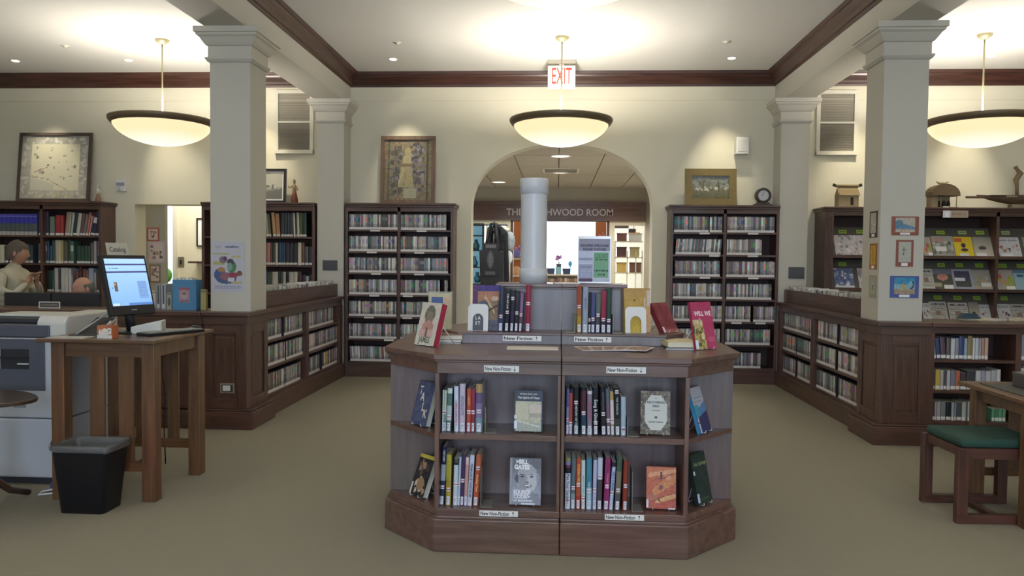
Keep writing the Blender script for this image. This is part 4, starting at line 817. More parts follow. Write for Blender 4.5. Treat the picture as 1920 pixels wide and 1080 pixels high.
def kbooks(spec, ox, oy, sc, zsh, Y, vb, where, group, lean0=0):
    """spec in zoomed crop units: (x left at foot, x right at foot, y top, x left at top, bands, sticker, title, colour words)"""
    for xl, xr, yt, xlt, bands, st, ti, lab in spec:
        u0, u1, vt = ox + xl / sc, ox + xr / sc, oy + yt / sc; ut = ox + xlt / sc
        x0, x1 = PY(u0, vb, Y)[0], PY(u1, vb, Y)[0]; zt = PY((u0 + u1) / 2, vt, Y)[2]; hh = zt - zsh; ln = math.degrees(math.atan2(PY(ut, vt, Y)[0] - x0, hh))
        w_ = (x1 - x0) * .985; z0 = zsh + abs(math.sin(math.radians(ln))) * w_ / 2 + .0003
        book('book', '%s, %s' % (lab, where), ((x0 + x1) / 2, Y, z0), w_, hh, bands, lean=ln, sticker=st, title=ti, group=group)
H = h
Yb = FY + .055
A_ = [(70, 98, 258, 84, [(1, H('c2ccc4'))], .42, None, 'thin pale green book, leftmost'), (99, 132, 260, 115, [(.45, H('8c9c98')), (.55, H('c4d0c0'))], .42, None, 'thin pale sage book, second'),
      (134, 212, 230, 160, [(.25, H('5c7470')), (.35, H('b4c4c4')), (.28, H('5c7c74')), (.12, H('d4dcdc'))], .3, None, 'grey green and white book'), (262, 332, 200, 260, [(.14, H('c4d4dc')), (.5, H('d8c8dc')), (.36, H('d4dcf0'))], None, ('COMING HOME STORY', 'a06a84', .42, .012), 'white book with pink lettering'),
      (342, 432, 160, 347, [(1, H('c8bcd0'))], None, ('ANTIDOTE', '706a80', .55, .02), 'tall lilac book with spaced lettering'), (452, 520, 235, 462, [(.2, H('b0585c')), (.8, H('b85a44'))], .42, ('HARVEST', 'd8a070', .72, .011), 'orange red book'),
      (524, 584, 240, 532, [(1, H('8c3c50'))], .42, None, 'dark raspberry book'), (594, 700, 165, 600, [(.3, H('7c9ca8')), (.3, H('8078a0')), (.22, H('6c5c84')), (.18, H('b09468'))], .4, None, 'thick book, gold over purple and blue')]
kbooks(A_, 820, 700, 8.31, .5855, Yb, 808, 'upper left shelf of the island', 'new books on the upper left shelf')
B_ = [(52, 92, 240, 62, [(.6, H('8090b8')), (.4, H('5c68a0'))], .28, None, 'thin blue book, leftmost'), (94, 150, 310, 100, [(.25, H('9c7090')), (.75, H('b0504c'))], .22, None, 'coral red book'), (165, 252, 215, 165, [(.3, H('2c3c3c')), (.7, H('20242e'))], .64, ('A HISTORY OF TIDES', 'c4ccc4', .4, .014), 'black book with pale title'),
      (282, 370, 215, 280, [(.42, H('2c4458')), (.5, H('54303c')), (.08, H('24242e'))], .42, None, 'maroon and navy book'), (382, 458, 272, 384, [(.15, H('c8c4d0')), (.78, H('8c7c90')), (.07, H('d4d0dc'))], None, ('RED LANTERN', 'a03c4c', .55, .013), 'mauve grey book with white cap'), (474, 556, 220, 470, [(1, H('1c2230'))], .22, ('Song & Glory', 'd4dcdc', .5, .022), 'black book with large white title'),
      (596, 682, 205, 580, [(1, H('20222e'))], .4, ('NIGHTFALL ROAD', '5c5c68', .7, .011), 'black book with round white sticker'), (690, 744, 240, 670, [(.7, H('786478')), (.3, H('5c6c78'))], .28, None, 'grey purple book'), (750, 806, 280, 734, [(.25, H('9c9474')), (.55, H('dccccc')), (.2, H('b49c6c'))], .3, None, 'tan and white book'),
      (812, 898, 225, 798, [(.35, H('3c4440')), (.65, H('1c2028'))], .88, ('THE WARRIOR', 'a4b0b0', .62, .013), 'black book, sticker near its top'), (906, 985, 365, 905, [(1, H('a8bccc'))], .12, None, 'short pale blue book, rightmost')]
kbooks(B_, 1055, 700, 8.31, .5855, Yb, 812, 'upper right shelf of the island', 'new books on the upper right shelf')
C_ = [(28, 105, 65, 75, [(.42, H('2c3850')), (.28, H('98a4b0')), (.3, H('24284a'))], .28, ('HISTORY', 'c8ccd8', .85, .014), 'tall navy book, leftmost'), (126, 206, 180, 145, [(.5, H('b49c44')), (.5, H('b8b044'))], .28, ('A CITY OF GARDENS', '8c7c2c', .62, .014), 'mustard yellow book'), (242, 312, 250, 262, [(.87, H('c4d0dc')), (.04, H('24242e')), (.09, H('544c50'))], .42, None, 'white book with dark cap'), (314, 346, 220, 345, [(1, H('b4ccd8'))], .4, None, 'thin pale blue book'),
      (350, 408, 190, 385, [(1, H('48305c'))], .46, None, 'deep purple book'), (410, 462, 225, 445, [(.2, H('c8b4cc')), (.65, H('c49c94')), (.15, H('d8c4c0'))], None, None, 'peach book'), (466, 536, 190, 512, [(1, H('ccd4ec'))], .48, ('PERMANENT WARDROBE', '34384c', .5, .015), 'white book with black capitals'), (552, 636, 180, 610, [(.75, H('b8583c')), (.25, H('b46448'))], .7, ('Another Time', 'e8c090', .45, .015), 'orange book, rightmost')]
kbooks(C_, 820, 830, 8.31, .2105, Yb, 941, 'lower left shelf of the island', 'new books on the lower left shelf')
D_ = [(34, 116, 235, 44, [(.7, H('d4dcec')), (.1, H('282c34')), (.06, H('68384c')), (.07, H('8c84b0')), (.07, H('889450'))], .14, ('Plan Your Garden', '404858', .42, .019), 'white book with green and purple top, leftmost'), (122, 192, 230, 142, [(.3, H('8c989c')), (.7, H('60707c'))], .38, None, 'speckled slate blue book'), (203, 274, 235, 215, [(.25, H('a83c34')), (.75, H('b4583c'))], .44, ('OCEAN FIRE', 'e0b060', .7, .017), 'vermilion book with yellow lettering'), (288, 350, 270, 292, [(.28, H('c0ac88')), (.72, H('ccdcdc'))], .18, ('VALLEY OF LIGHT', '6ca4a8', .5, .012), 'white book with sandy foot'),
      (364, 450, 235, 372, [(.42, H('a0bccc')), (.58, H('4888a0'))], .33, ('TALES OF THE LAKE', 'c0dce8', .3, .014), 'teal blue book'), (464, 522, 265, 480, [(1, H('b8bcdc'))], .36, None, 'pale lavender book'), (532, 610, 230, 548, [(.58, H('4c4c50')), (.42, H('ccd0e0'))], .6, None, 'speckled charcoal book with white top'), (630, 715, 240, 668, [(1, H('94306c'))], .42, ('DYNASTY', 'c878a0', .6, .013), 'bright magenta book'),
      (722, 778, 300, 776, [(.9, H('b4c4e4')), (.1, H('30343c'))], .32, ('SHE IS A SHORE', '34508c', .6, .014), 'pale blue book leaning right'), (806, 890, 210, 850, [(.3, H('58585a')), (.42, H('7c7668')), (.28, H('486050'))], .34, None, 'dark book with green plant pattern'), (930, 1008, 280, 950, [(1, H('8c3c30'))], .46, None, 'brick red book, rightmost')]
kbooks(D_, 1055, 830, 8.31, .2105, Yb, 946, 'lower right shelf of the island', 'new books on the lower right shelf')
Ys = 4.315
E_ = [(683, 788, 130, 720, [(.3, H('3c4468')), (.7, H('26304c'))], .3, None, 'thick navy book, leftmost'), (812, 905, 190, 850, [(1, H('1e222c'))], .42, ('THE LAST LINE', 'c8c8cc', .72, .013), 'black book'), (922, 1000, 205, 955, [(.5, H('34284c')), (.5, H('20222e'))], .76, None, 'black and plum book, sticker high'), (1014, 1088, 220, 1055, [(1, H('2c2c38'))], .42, None, 'slim dark grey book'), (1104, 1166, 270, 1150, [(.5, H('6c5070')), (.5, H('8c6c9c'))], .4, None, 'slim mauve book'), (1232, 1345, 100, 1252, [(1, H('8c2444'))], .57, None, 'thick crimson book, rightmost')]
kbooks(E_, 870, 525, 10.8, 1.0485, Ys, 615, 'left row on the island step', 'new fiction in the left row on the step')
F_ = [(90, 162, 85, 92, [(.35, H('b09038')), (.2, H('a47040')), (.45, H('9c4c38'))], .52, None, 'orange and gold book, leftmost'), (172, 254, 105, 185, [(1, H('98a4b8'))], None, ('MIDNIGHT', '505c78', .62, .014), 'silver grey book'), (264, 298, 190, 272, [(1, H('20242e'))], .28, None, 'thin black book'), (300, 364, 190, 312, [(.35, H('30345c')), (.65, H('4c5084'))], .3, None, 'violet blue book'), (368, 440, 215, 384, [(.5, H('444a50')), (.5, H('5c706c'))], .42, None, 'grey green book'), (448, 528, 165, 458, [(.3, H('3c2c44')), (.7, H('98284c'))], .28, None, 'crimson book with dark foot'), (530, 608, 112, 545, [(.3, H('2c3444')), (.7, H('24483c'))], .24, None, 'dark green book, rightmost')]
kbooks(F_, 1070, 525, 8.0, 1.0485, Ys, 617, 'right row on the island step', 'new fiction in the right row on the step')
# bookends
def bookend(label, x, y, z, s, hh=.13, m=STEEL):
    t = tag(G().box(-.0012, .0012, 0, .12, 0, hh).box(0 if s > 0 else -.055, .055 if s > 0 else 0, 0, .12, 0, .0018).build('bookend', m, loc=(x, y, z)), label, 'bookend', 'metal bookends on the island'); return t
def bex(u, v, Y): return PY(u, v, Y)[0]
bookend('grey metal bookend closing the upper left row', bex(910.5, 808, Yb), Yb - .02, .5855, 1); bookend('grey metal bookend closing the upper right row', bex(1176, 812, Yb), Yb - .02, .5855, 1, .09)
bookend('grey metal bookend closing the lower left row', bex(902, 941, Yb), Yb - .02, .2105, 1, .2); bookend('grey metal bookend closing the lower right row', bex(1184.5, 946, Yb), Yb - .02, .2105, 1, .2)
bookend('thin bookend left of the right step row', bex(1078, 617, Ys), Ys - .01, 1.0485, -1, .1); bookend('thin bookend right of the right step row', bex(1149, 617, Ys), Ys - .01, 1.0485, 1, .1)
# ------------------------------------------------------------------ face-out books
def face_book(label, loc, w_, hh, T, art, tilt, rz, cover=(.2, .2, .2), cat='book', stand=True, extra=None, name='book', pages='f', stickers=None, group=None, wire=None):
    """front cover looks to -y, leans back by tilt, stands in a small wire easel"""
    t = thing(name, label, cat, loc, rot=(-math.radians(tilt), 0, math.radians(rz)), group=group)
    g = G(); art.grid(g, w_, hh, -.0005); g.box(-w_ / 2, w_ / 2, 0, .0025, 0, hh, cover).box(-w_ / 2, w_ / 2, T - .0025, T, 0, hh, cover).box(-w_ / 2, -w_ / 2 + .0025, 0, T, 0, hh, cover); g.build('cover', GLOSSP, t)
    G().box(-w_ / 2 + .003, w_ / 2 - .004, .0025, T - .0025, .004, hh - .004).build('page_block', PAGES, t)
    for it in (extra or []):
        s, col, x, z, size, sx_ = it[:6]; words(s, size, mat('title_' + col, h(col), .45), t, (x, -.0012, z), bold=it[6] if len(it) > 6 else .0006, sx=sx_, name='cover_title')
    for x, z, a, b, c in (stickers or []): G().quad([(x, -.0014, z), (x + a, -.0014, z), (x + a, -.0014, z + b), (x, -.0014, z + b)], h(c)).build('sticker', PRINT, t)
    return t
def easel(label, loc, w_, hh, T, rz, tilt, m=WIRE, group='book easels on the island', d=.09):
    t = thing('book_easel', label, 'easel', loc, math.radians(rz), group)
    r = .0022; k = math.tan(math.radians(tilt))
    for s in (-1, 1):
        x = s * w_ * .28
        G().tube([(x, -.012, .018), (x, -.012, .006), (x, .0, .004), (x, T + .004, .004), (x, T + .004 + k * hh * .7, hh * .7)], r, 6).build('front_wire', m, t)
        G().tube([(x, T + .006 + k * hh * .62, hh * .62), (x * .9, T + k * hh + d, .003)], r, 6).build('back_wire', m, t)
    G().tube([(-w_ * .28, T + k * hh * .7 + .004, hh * .7), (w_ * .28, T + k * hh * .7 + .004, hh * .7)], r, 6).build('cross_wire', m, t)
    G().tube([(-w_ * .26, T + k * hh + d, .003), (w_ * .26, T + k * hh + d, .003)], r, 6).build('foot_wire', m, t); return t
def pad(n, m, c): return Art(n, m, h(c))
# spirit book
a = pad(26, 38, '343c4c'); a.rect(.05, .96, .0, .73, h('b8b49c')).noise(.10, 3, 1).rect(.05, .5, .3, .68, h('c4bfa4')).rect(.53, .95, .45, .65, h('cdc0b0')).rect(.55, .95, .34, .46, h('aaa292')).rect(.05, .96, .0, .2, h('a8aca0')).line(.1, .25, .9, .12, .02, h('c8ccc0')).line(.5, .2, .5, .7, .012, h('989080')).rect(0, 1, .73, 1, h('343c4c')).noise(.05, 1, 2)
p = PY(990, 806, FY + .06)
face_book('dark topped book with pale landscape cover, upper left shelf', (p[0], FY + .07, .592), .142, .203, .024, a, 8, -2, h('2c3440'), extra=[('BYUNG-CHUL HAN', 'b0b0ac', .0, .185, .010, 1), ('The Spirit of Hope', 'c8c8c4', .0, .167, .0155, .95)], stickers=[(-.071, .012, .014, .04, 'dfe6f4'), (-.071, .062, .012, .018, 'd8d8e0')])
easel('clear wire easel under the pale landscape book', (p[0], FY + .07, .5855), .142, .16, .026, -2, 8)
a = pad(28, 42, '6f6658'); a.noise(.22, 2, 8).blobs(30, [h('8a8068'), h('5a5048'), h('7c705c'), h('48423e')], (0, 1, 0, 1), (.02, .07), 4); a.put((np.abs(a.X - .52) < .36) & (np.abs(a.Y - .5) < .40) & (np.abs(a.X - .52) * 1 + np.abs(a.Y - .5) * 1.0 < .58), h('cbcac2'))
p = PY(1229, 812, FY + .06)
face_book('brown patterned book with white octagon title panel', (p[0], FY + .07, .592), .146, .213, .022, a, 8, -3, h('5c5448'), extra=[('A', '5c5c5c', .003, .178, .010, 1), ('RECOVERING', '50545c', .003, .157, .0155, .95), ('BIBLE', '5c6068', .003, .139, .014, 1), ('a social history', '8a8a88', .003, .118, .007, 1), ('M', '3c3c44', .003, .083, .018, 1), ('GEORGE HARRISON', '707070', .003, .060, .008, 1)])
easel('clear wire easel under the octagon title book', (p[0], FY + .07, .5855), .146, .16, .024, -3, 8)
# black and white portrait book
a = pad(40, 58, '7c7e88'); a.grad(h('b4bacc'), h('6c6e78'), 0, 1); a.rect(0, .07, 0, 1, h('9c9ca4')); a.rect(.07, 1, .78, 1, h('74767e'))
a.ell(.56, .55, .33, .33, h('b8b8be')).ell(.24, .56, .08, .09, h('606068')).ell(.88, .6, .06, .09, h('a4a4ac')).rect(.3, .74, .2, .4, h('9a9aa2')).ell(.56, .52, .29, .27, h('c4c4ca')).ell(.42, .52, .15, .24, h('9c9ca4')).ell(.56, .74, .28, .10, h('b0b0b6')).ell(.40, .60, .06, .022, h('4c4c54')).ell(.70, .60, .06, .022, h('4c4c54')).rect(.33, .47, .635, .655, h('6c6c74')).rect(.62, .78, .635, .655, h('7c7c84')).ell(.56, .52, .035, .06, h('b4b4bc')).ell(.56, .475, .07, .018, h('7c7c84')).ell(.58, .405, .13, .035, h('5c5c64')).ell(.58, .41, .10, .018, h('dcdce0')).put((a.Y < .26) & (np.abs(a.X - .56) < .5 - a.Y * .5), h('8c909c')); a.noise(.06, 1, 5)
p = PY(984, 940, FY + .06)
t = face_book('black and white portrait book of a smiling boy, lower left shelf', (p[0], FY + .07, .218), .158, .232, .026, a, 7, -2, h('606470'), stickers=[(-.02, .002, .07, .008, 'e4e4ec')],
              extra=[('>BILL', 'f2f2f4', -.018, .213, .030, .86, .0016), ('GATES', 'f2f2f4', -.018, .186, .030, .86, .0016), ('SOURCE', 'e8e8ee', -.016, .062, .028, .8, .0014), ('CODE/>', 'e8e8ee', -.016, .040, .028, .8, .0014), ('MY BEGINNINGS', 'e0e0e8', -.01, .020, .014, .9, .0008)])
easel('clear wire easel under the portrait book', (p[0], FY + .07, .2105), .158, .17, .028, -2, 7)
# orange cover
a = pad(30, 44, 'c8785c'); a.grad(h('b85c4c'), h('c87858'), 0, 1); a.line(.3, .42, 1, .75, .1, h('d08a5c')).line(.1, .8, .95, .92, .05, h('dca078')).ell(.72, .76, .14, .05, h('d89878')).line(.35, .18, .95, .32, .05, h('d8a878')).line(.3, .2, .9, .4, .012, h('9c5c40')).line(.45, .7, .9, .86, .01, h('8c5044')).ell(.5, .84, .04, .05, h('5c4048')).line(.5, .84, .5, .72, .02, h('6c4844')).line(.3, .7, .62, .74, .01, h('8c5050')).ell(.5, .51, .07, .05, h('7c5458')).ell(.45, .47, .05, .03, h('a05c70')).line(.4, .22, .5, .16, .015, h('6c4838')).rect(.05, .35, .2, .24, h('b07c68')).rect(.05, .4, .27, .31, h('ac7868')); a.noise(.07, 2, 6)
p = PY(1240, 945, FY + .06)
face_book('glossy orange and coral book standing on the lower right shelf', (p[0], FY + .07, .218), .146, .205, .024, a, 8, -4, h('a8503c'), stickers=[(-.072, .004, .01, .04, 'dcdce8'), (.035, -.001, .034, .007, 'e4e4ec')])
easel('clear wire easel under the orange book', (p[0], FY + .07, .2105), .146, .16, .026, -4, 8)
# corner shelf books turned outwards
a = pad(24, 36, '4c5270'); a.noise(.08, 3, 3).line(.1, .3, .8, .6, .03, h('5c6078')).line(.1, .5, .6, .9, .02, h('5c6078'))
face_book('navy book lettered TALK on the upper left corner shelf', (-.714, 3.938, .588), .135, .228, .030, a, 16, -44, h('9cacb8'), extra=[('T', 'e4dccc', -.035, .178, .062, .75, .001), ('A', 'e4dccc', -.012, .145, .062, .75, .001), ('L', 'e4dccc', .010, .095, .062, .75, .001), ('K', 'e4dccc', .035, .062, .062, .75, .001)])
easel('wire easel under the navy TALK book', (-.714, 3.938, .5835), .13, .15, .03, -44, 16, d=.02)
a = pad(22, 34, '2e2a2c'); a.rect(0, 1, .9, 1, h('c8b84c')).noise(.1, 2, 2).blobs(16, [h('a08468'), h('6c5448'), h('48403c'), h('c8bca8')], (.15, .85, .1, .8), (.04, .13), 8).ell(.55, .3, .25, .16, h('9c7c5c')).rect(0, .08, 0, .28, h('d8d4cc'))
face_book('dark book with yellow top edge on the lower left corner shelf', (-.722, 3.932, .218), .125, .215, .030, a, 22, -44, h('c4ccc8'))
easel('wire easel under the yellow edged dark book', (-.722, 3.932, .2105), .12, .14, .03, -44, 22, d=.015)
a = pad(22, 36, 'b0b2bc'); a.rect(0, 1, 0, .56, h('5478b0')); a.put((a.Y > .3) & (a.Y < .3 + .26 + .2 * (a.X - .5)), h('5c84b4')).put((a.Y < .62 - .22 * a.X * 0) & (a.Y > .34) & (a.X < .35), h('4898b4')).put(a.Y < .32 + .12 * a.X, h('3c3c68')).rect(.15, .9, .76, .79, h('9094a8')).rect(.15, .8, .66, .685, h('9094a8'))
face_book('grey book with blue wave base on the upper right corner shelf', (.770, 3.938, .588), .13, .232, .022, a, 18, 56, h('4c90b8'), stickers=[(-.064, .0, .016, .05, 'c8d4f0'), (-.064, .055, .016, .022, 'd4b8cc')])
easel('wire easel under the blue wave book', (.770, 3.938, .5835), .13, .15, .024, 56, 18, d=.02)
a = pad(22, 36, '2e3c38'); a.noise(.05, 3, 2).rect(.25, .8, .08, .12, h('4c5c40'))
face_book('dark green Hot Springs book on the lower right corner shelf', (.775, 3.945, .218), .14, .255, .024, a, 13, 50, h('24302e'), extra=[('Hot Springs', '8c9468', .008, .20, .026, .95, .001)], stickers=[(-.069, .012, .02, .045, 'c0ccec'), (-.069, .15, .016, .02, 'd4d4dc')])
easel('wire easel under the dark green book', (.775, 3.945, .2105), .14, .16, .026, 50, 13, d=.02)
# step displays with white arched bookends
def arch_end(label, loc, w_, hh, rz, tilt, m, txt=None):
    t = thing('bookend', label, 'bookend', loc, rot=(-math.radians(tilt), 0, math.radians(rz))); n = 12
    out = [(-w_ / 2, 0), (-w_ / 2, hh - .025)] + [(-w_ / 2 + .025 - .025 * math.cos(a), hh - .025 + .025 * math.sin(a)) for a in [PI / 2 * i / 5 for i in range(1, 6)]] + [(w_ / 2 - .025 + .025 * math.sin(a), hh - .025 + .025 * math.cos(a)) for a in [PI / 2 * i / 5 for i in range(0, 6)]] + [(w_ / 2, 0)]
    iw = w_ * .26; inn = [(iw, 0), (iw, hh * .42)] + [(iw * math.cos(a), hh * .42 + iw * 1.1 * math.sin(a)) for a in [PI * i / 10 for i in range(1, 10)]] + [(-iw, hh * .42), (-iw, 0)]
    G().prism(out + inn, -.0015, 0, ax='y').build('plate', m, t); G().box(-iw * .98, iw * .98, -.0015, .10, 0, .0015).build('foot', m, t)
    return t
a = pad(28, 44, '6a5848'); a.rect(0, 1, .72, 1, h('4c4080')).rect(0, .2, .3, 1, h('5c3c6c')).rect(.18, 1, .66, .86, h('a87860')).rect(.18, .9, .1, .66, h('8c7460')).ell(.4, .5, .22, .16, h('5c5c68')).line(.45, .75, .8, .4, .03, h('c4a880')).line(.6, .45, 1, .6, .02, h('4c3c34')).ell(.8, .7, .12, .05, h('c8b098')).rect(.5, 1, 0, .22, h('5c5c6c')); a.noise(.08, 2, 3)
p = PY(905, 614, 4.33)
face_book('purple edged book with hand drawn scene behind white bookend', (p[0] + .015, 4.345, 1.05), .162, .258, .032, a, 6, -7, h('483c74'))
arch_end('white arched bookend with dark gap, left on the step', (p[0] - .028, 4.332, 1.0485), .118, .152, -7, 5, WHITEPL)
t = bpy.data.objects['bookend.006'] if 'bookend.006' in bpy.data.objects else None
a = pad(16, 20, '5c5f68'); 
face_book('small grey booklet lettered LAST behind the white bookend', (p[0] - .030, 4.336, 1.0485), .058, .098, .003, a, 5, -7, h('585c64'), extra=[('L A', 'e0e0e4', 0, .072, .026, .8, .001), ('S T', 'e0e0e4', 0, .042, .026, .8, .001)], name='booklet', cat='booklet')
a = pad(26, 40, 'b89c58'); a.grad(h('c4a83c'), h('b08c58'), 0, 1); 
for k in range(9): a.rect(0, .78, .1 + k * .1, .108 + k * .1, h('a88838'))
a.rect(.76, .88, .45, .78, h('c4c4cc')).rect(.82, 1, .0, .95, h('c09468')).rect(.9, 1, .6, .95, h('c0b8b0')).noise(.05, 2, 3).ell(.4, .72, .03, .03, h('5c4c30'))
p = PY(1194, 616, 4.33)
face_book('yellow ochre book leaning behind the white arched bookend', (p[0] + .008, 4.355, 1.05), .150, .252, .040, a, 8, 8, h('c8a878'))
arch_end('white arched bookend before the yellow book, right on the step', (p[0] - .004, 4.338, 1.0485), .120, .148, 8, 7, WHITEPL)
# easels on the counter
a = pad(30, 46, 'c8c0b4'); a.ell(.5, .72, .26, .22, h('6c6c60')).ell(.5, .6, .2, .2, h('84786a')).ell(.5, .42, .3, .16, h('b48a80')).rect(.15, .85, .2, .38, h('c4a49c')).rect(.42, .55, .2, .42, h('80605c')).rect(0, 1, 0, .2, h('ccc8b8')).noise(.06, 2, 3)
t = face_book('white JAMES portrait book with crimson page edge, left of the step', (-.712, 4.075, .990), .155, .235, .040, a, 16, -40, h('d4ccc4'), extra=[('JAMES', '64685c', -.004, .028, .046, .72, .0012)])
G().box(.0725, .0775, .001, .039, .002, .233).build('crimson_edge', mat('crimson_board', h('a02c44'), .4), t)
easel('white wire easel under the portrait book on the counter', (-.712, 4.075, .985), .15, .20, .04, -40, 16, WHITEPL)
a = pad(30, 50, 'b04064'); a.rect(0, 1, .75, 1, h('a83c60')).put((a.X < .5 - .15 * (a.Y - .3)) & (a.Y < .62), h('b8a070')).blobs(40, [h('7c7448'), h('d4c890'), h('5c5c38'), h('c4b4a4'), h('a89c4c')], (.0, .42, .02, .6), (.03, .08), 3).put((a.X > .55) & (a.Y < .62), h('b04064')).noise(.05, 2, 3).ell(.8, .2, .16, .06, h('c05878'))
face_book('pink WILL WE paperback with flower pattern on the right counter', (.800, 4.125, .990), .145, .255, .018, a, 14, 32, h('9c3050'), extra=[('WILL WE', 'ecd8e0', .005, .190, .036, .8, .0012)], stickers=[(-.072, .003, .02, .045, 'dce4ec')])
easel('white wire easel under the pink paperback', (.800, 4.125, .985), .14, .20, .02, 32, 14, WHITEPL)
a = pad(18, 26, '80343c'); a.noise(.1, 3, 3).rect(.0, 1, 0, .1, h('a05c58'))
face_book('dark red book tilted back in a zigzag easel on the step', (.655, 4.40, 1.050), .150, .19, .03, a, 30, 48, h('6c2830'), stickers=[(-.072, .003, .018, .035, 'dcdce4')])
easel('clear zigzag easel under the dark red book', (.655, 4.40, 1.0485), .14, .14, .03, 48, 30, WIRE, d=.05)
for lab, x, y, items in (('left', -.615, 4.33, [('c8ccd4', .004), ('34343c', .018), ('d8c4b0', .022), ('8c6c50', .006)]), ('right', .665, 4.22, [('c8ccd8', .006), ('6c6058', .006), ('d8cca4', .026)])):
    z = .985
    for k, (c, th) in enumerate(items):
        o = G().box(-.085, .085, -.11, .11, 0, .002, h(c)).box(-.085, .085, -.11, .11, th - .002, th, h(c)).box(-.082, .082, -.107, .107, .002, th - .002, h('d8d0bc') if th > .01 else h(c)).box(-.085, -.082, -.11, .11, 0, th, h(c)).build('book', PRINT, loc=(x, y, z), rot=(0, 0, .05 * k)); z += th + .0004
        tag(o, '%s book lying %s in the flat stack on the %s counter' % (cname(h(c)), ('at the bottom', 'second from the bottom', 'third from the bottom', 'on top')[k] if k < len(items) - 1 or len(items) == 4 else 'on top', lab), 'book', 'flat books on the %s counter' % lab)
# clear brochure holder behind the portrait book
t = thing('brochure_holder', 'clear stand with cream sheet and small blue picture behind the portrait book', 'holder', (-.675, 4.42, .985), -.1)
a = pad(26, 44, 'bdb795'); a.rect(.1, .62, .74, .92, h('44588c')).rect(.16, .56, .78, .88, h('5468a0')).rect(.7, .95, .78, .92, h('c8a894')).ell(.26, .62, .09, .08, h('a8685c')).ell(.26, .62, .05, .05, h('c4bc9c')).rect(.58, .64, .4, .68, h('706c5c')).rect(.42, .46, .4, .68, h('b09c88')).rect(.1, .9, .1, .16, h('5c5844')).noise(.04, 2, 1)
g = G(); a.grid(g, .135, .25, -.002, z0=.02); g.build('sheet', PRINT, t); G().box(-.072, .072, 0, .003, 0, .28).box(-.072, .072, -.05, 0, 0, .003).build('acrylic_stand', mat('clear_acrylic', h('d8d8d0'), .1, spec=.7, alpha=.35), t)
# flat papers and fanned leaflets
for k, (x, y, w_, d_, c, rz, lab) in enumerate(((-.125, 4.02, .27, .13, 'dcd4c4', .03, 'cream paper sheet lying on the left counter before the step'), )):
    tag(G().box(-w_ / 2, w_ / 2, -d_ / 2, d_ / 2, 0, .003, h(c)).build('paper_sheet', PRINT, loc=(x, y + .03, .9852), rot=(0, 0, rz)), lab, 'paper')
for k in range(5):
    a = pad(18, 28, 'dcd0c8'); a.rect(.08, .92, .1, .9, h('b09484')).lines(.1, .9, .15, .85, 8, h('6c544c'), k).noise(.05, 2, k)
    g = G(); a.grid(g, .125, .20, 0); g.box(-.0625, .0625, .0003, .0015, 0, .20, h('dce0f0')); g.xf(Matrix.Rotation(-PI / 2, 4, 'X'))
    tag(g.build('leaflet', PRINT, loc=(.20 + k * .05, 3.985 - k * .006, .9872 + k * .0018), rot=(0, -.0 , .22 - k * .14)), 'printed leaflet in the fan on the right counter, %s from the left' % ORD[k], 'leaflet', 'fanned leaflets on the counter')
# white pipe and notice on top of the pedestal
t = thing('capped_pipe', 'upright white plastic pipe with end collars standing on the island', 'pipe', (-.142, 4.572, 1.317)); WP = mat('grey_white_pipe', h('c2c5ca'), .35)
G().lathe([(.078, .0), (.078, .60)], 48).build('tube', WP, t)
G().lathe([(.0, .0), (.083, .0), (.0835, .085), (.079, .088)], 48).build('lower_collar', WP, t); G().lathe([(.0785, .525), (.085, .53), (.0855, .61), (.083, .616), (0, .616)], 48).build('upper_collar', WP, t)
a = pad(40, 54, 'c4c8d8'); a.rect(.0, 1, .72, 1, h('8f8ca0')).rect(0, .46, .42, .72, h('b4bcd4')).rect(0, .46, .50, .56, h('8c90a8')).rect(0, .46, .06, .40, h('9498b4')).lines(.08, .4, .1, .3, 5, h('a8acc4'), 2).rect(0, .44, 0, .07, h('583c54')).rect(.48, .95, .1, .68, h('6fa07c')).lines(.52, .93, .5, .66, 4, h('3c6c4c'), 3).lines(.5, .96, .22, .3, 1, h('2c4c3c'), 4).lines(.62, .84, .14, .2, 1, h('2c4c3c'), 5).lines(.04, .4, .33, .36, 1, h('6c6c88'), 6).rect(.48, 1, 0, .08, h('b4bccc')).noise(.03, 1, 3)
p0, p1 = PY(1084, 527, 4.55), PY(1145, 443, 4.55)
t = thing('notice_stand', 'acrylic stand with lilac and green printed notice on the island', 'notice', ((p0[0] + p1[0]) / 2, 4.55, 1.317)); w_ = p1[0] - p0[0]; hh = p1[2] - 1.317
G().box(-w_ / 2 - .004, w_ / 2 + .004, 0, .003, 0, hh).box(-w_ / 2, w_ / 2, 0, .06, 0, .003).build('acrylic_stand', mat('white_acrylic', h('e0e0e6'), .15, coat=.5), t)
g = G(); a.grid(g, w_ * .98, hh * .90, -.0008, z0=.012); g.build('printed_sheet', GLOSSP, t)
words('READERS WELCOME', .018, mat('title_4c4a60', h('4c4a60'), .5), t, (0, -.0016, hh * .80), bold=.0012); words('PLEASE CHOOSE', .018, mat('title_4c4a60'), t, (0, -.0016, hh * .72), bold=.0012)
o = G().box(-.075, .075, -.05, .05, 0, .003).box(-.072, .06, -.045, .045, .003, .005).build('paper_sheet', PAPER, loc=(.055, 4.53, 1.3172), rot=(0, 0, .1)); tag(o, 'white papers lying on the pedestal between pipe and notice', 'paper')
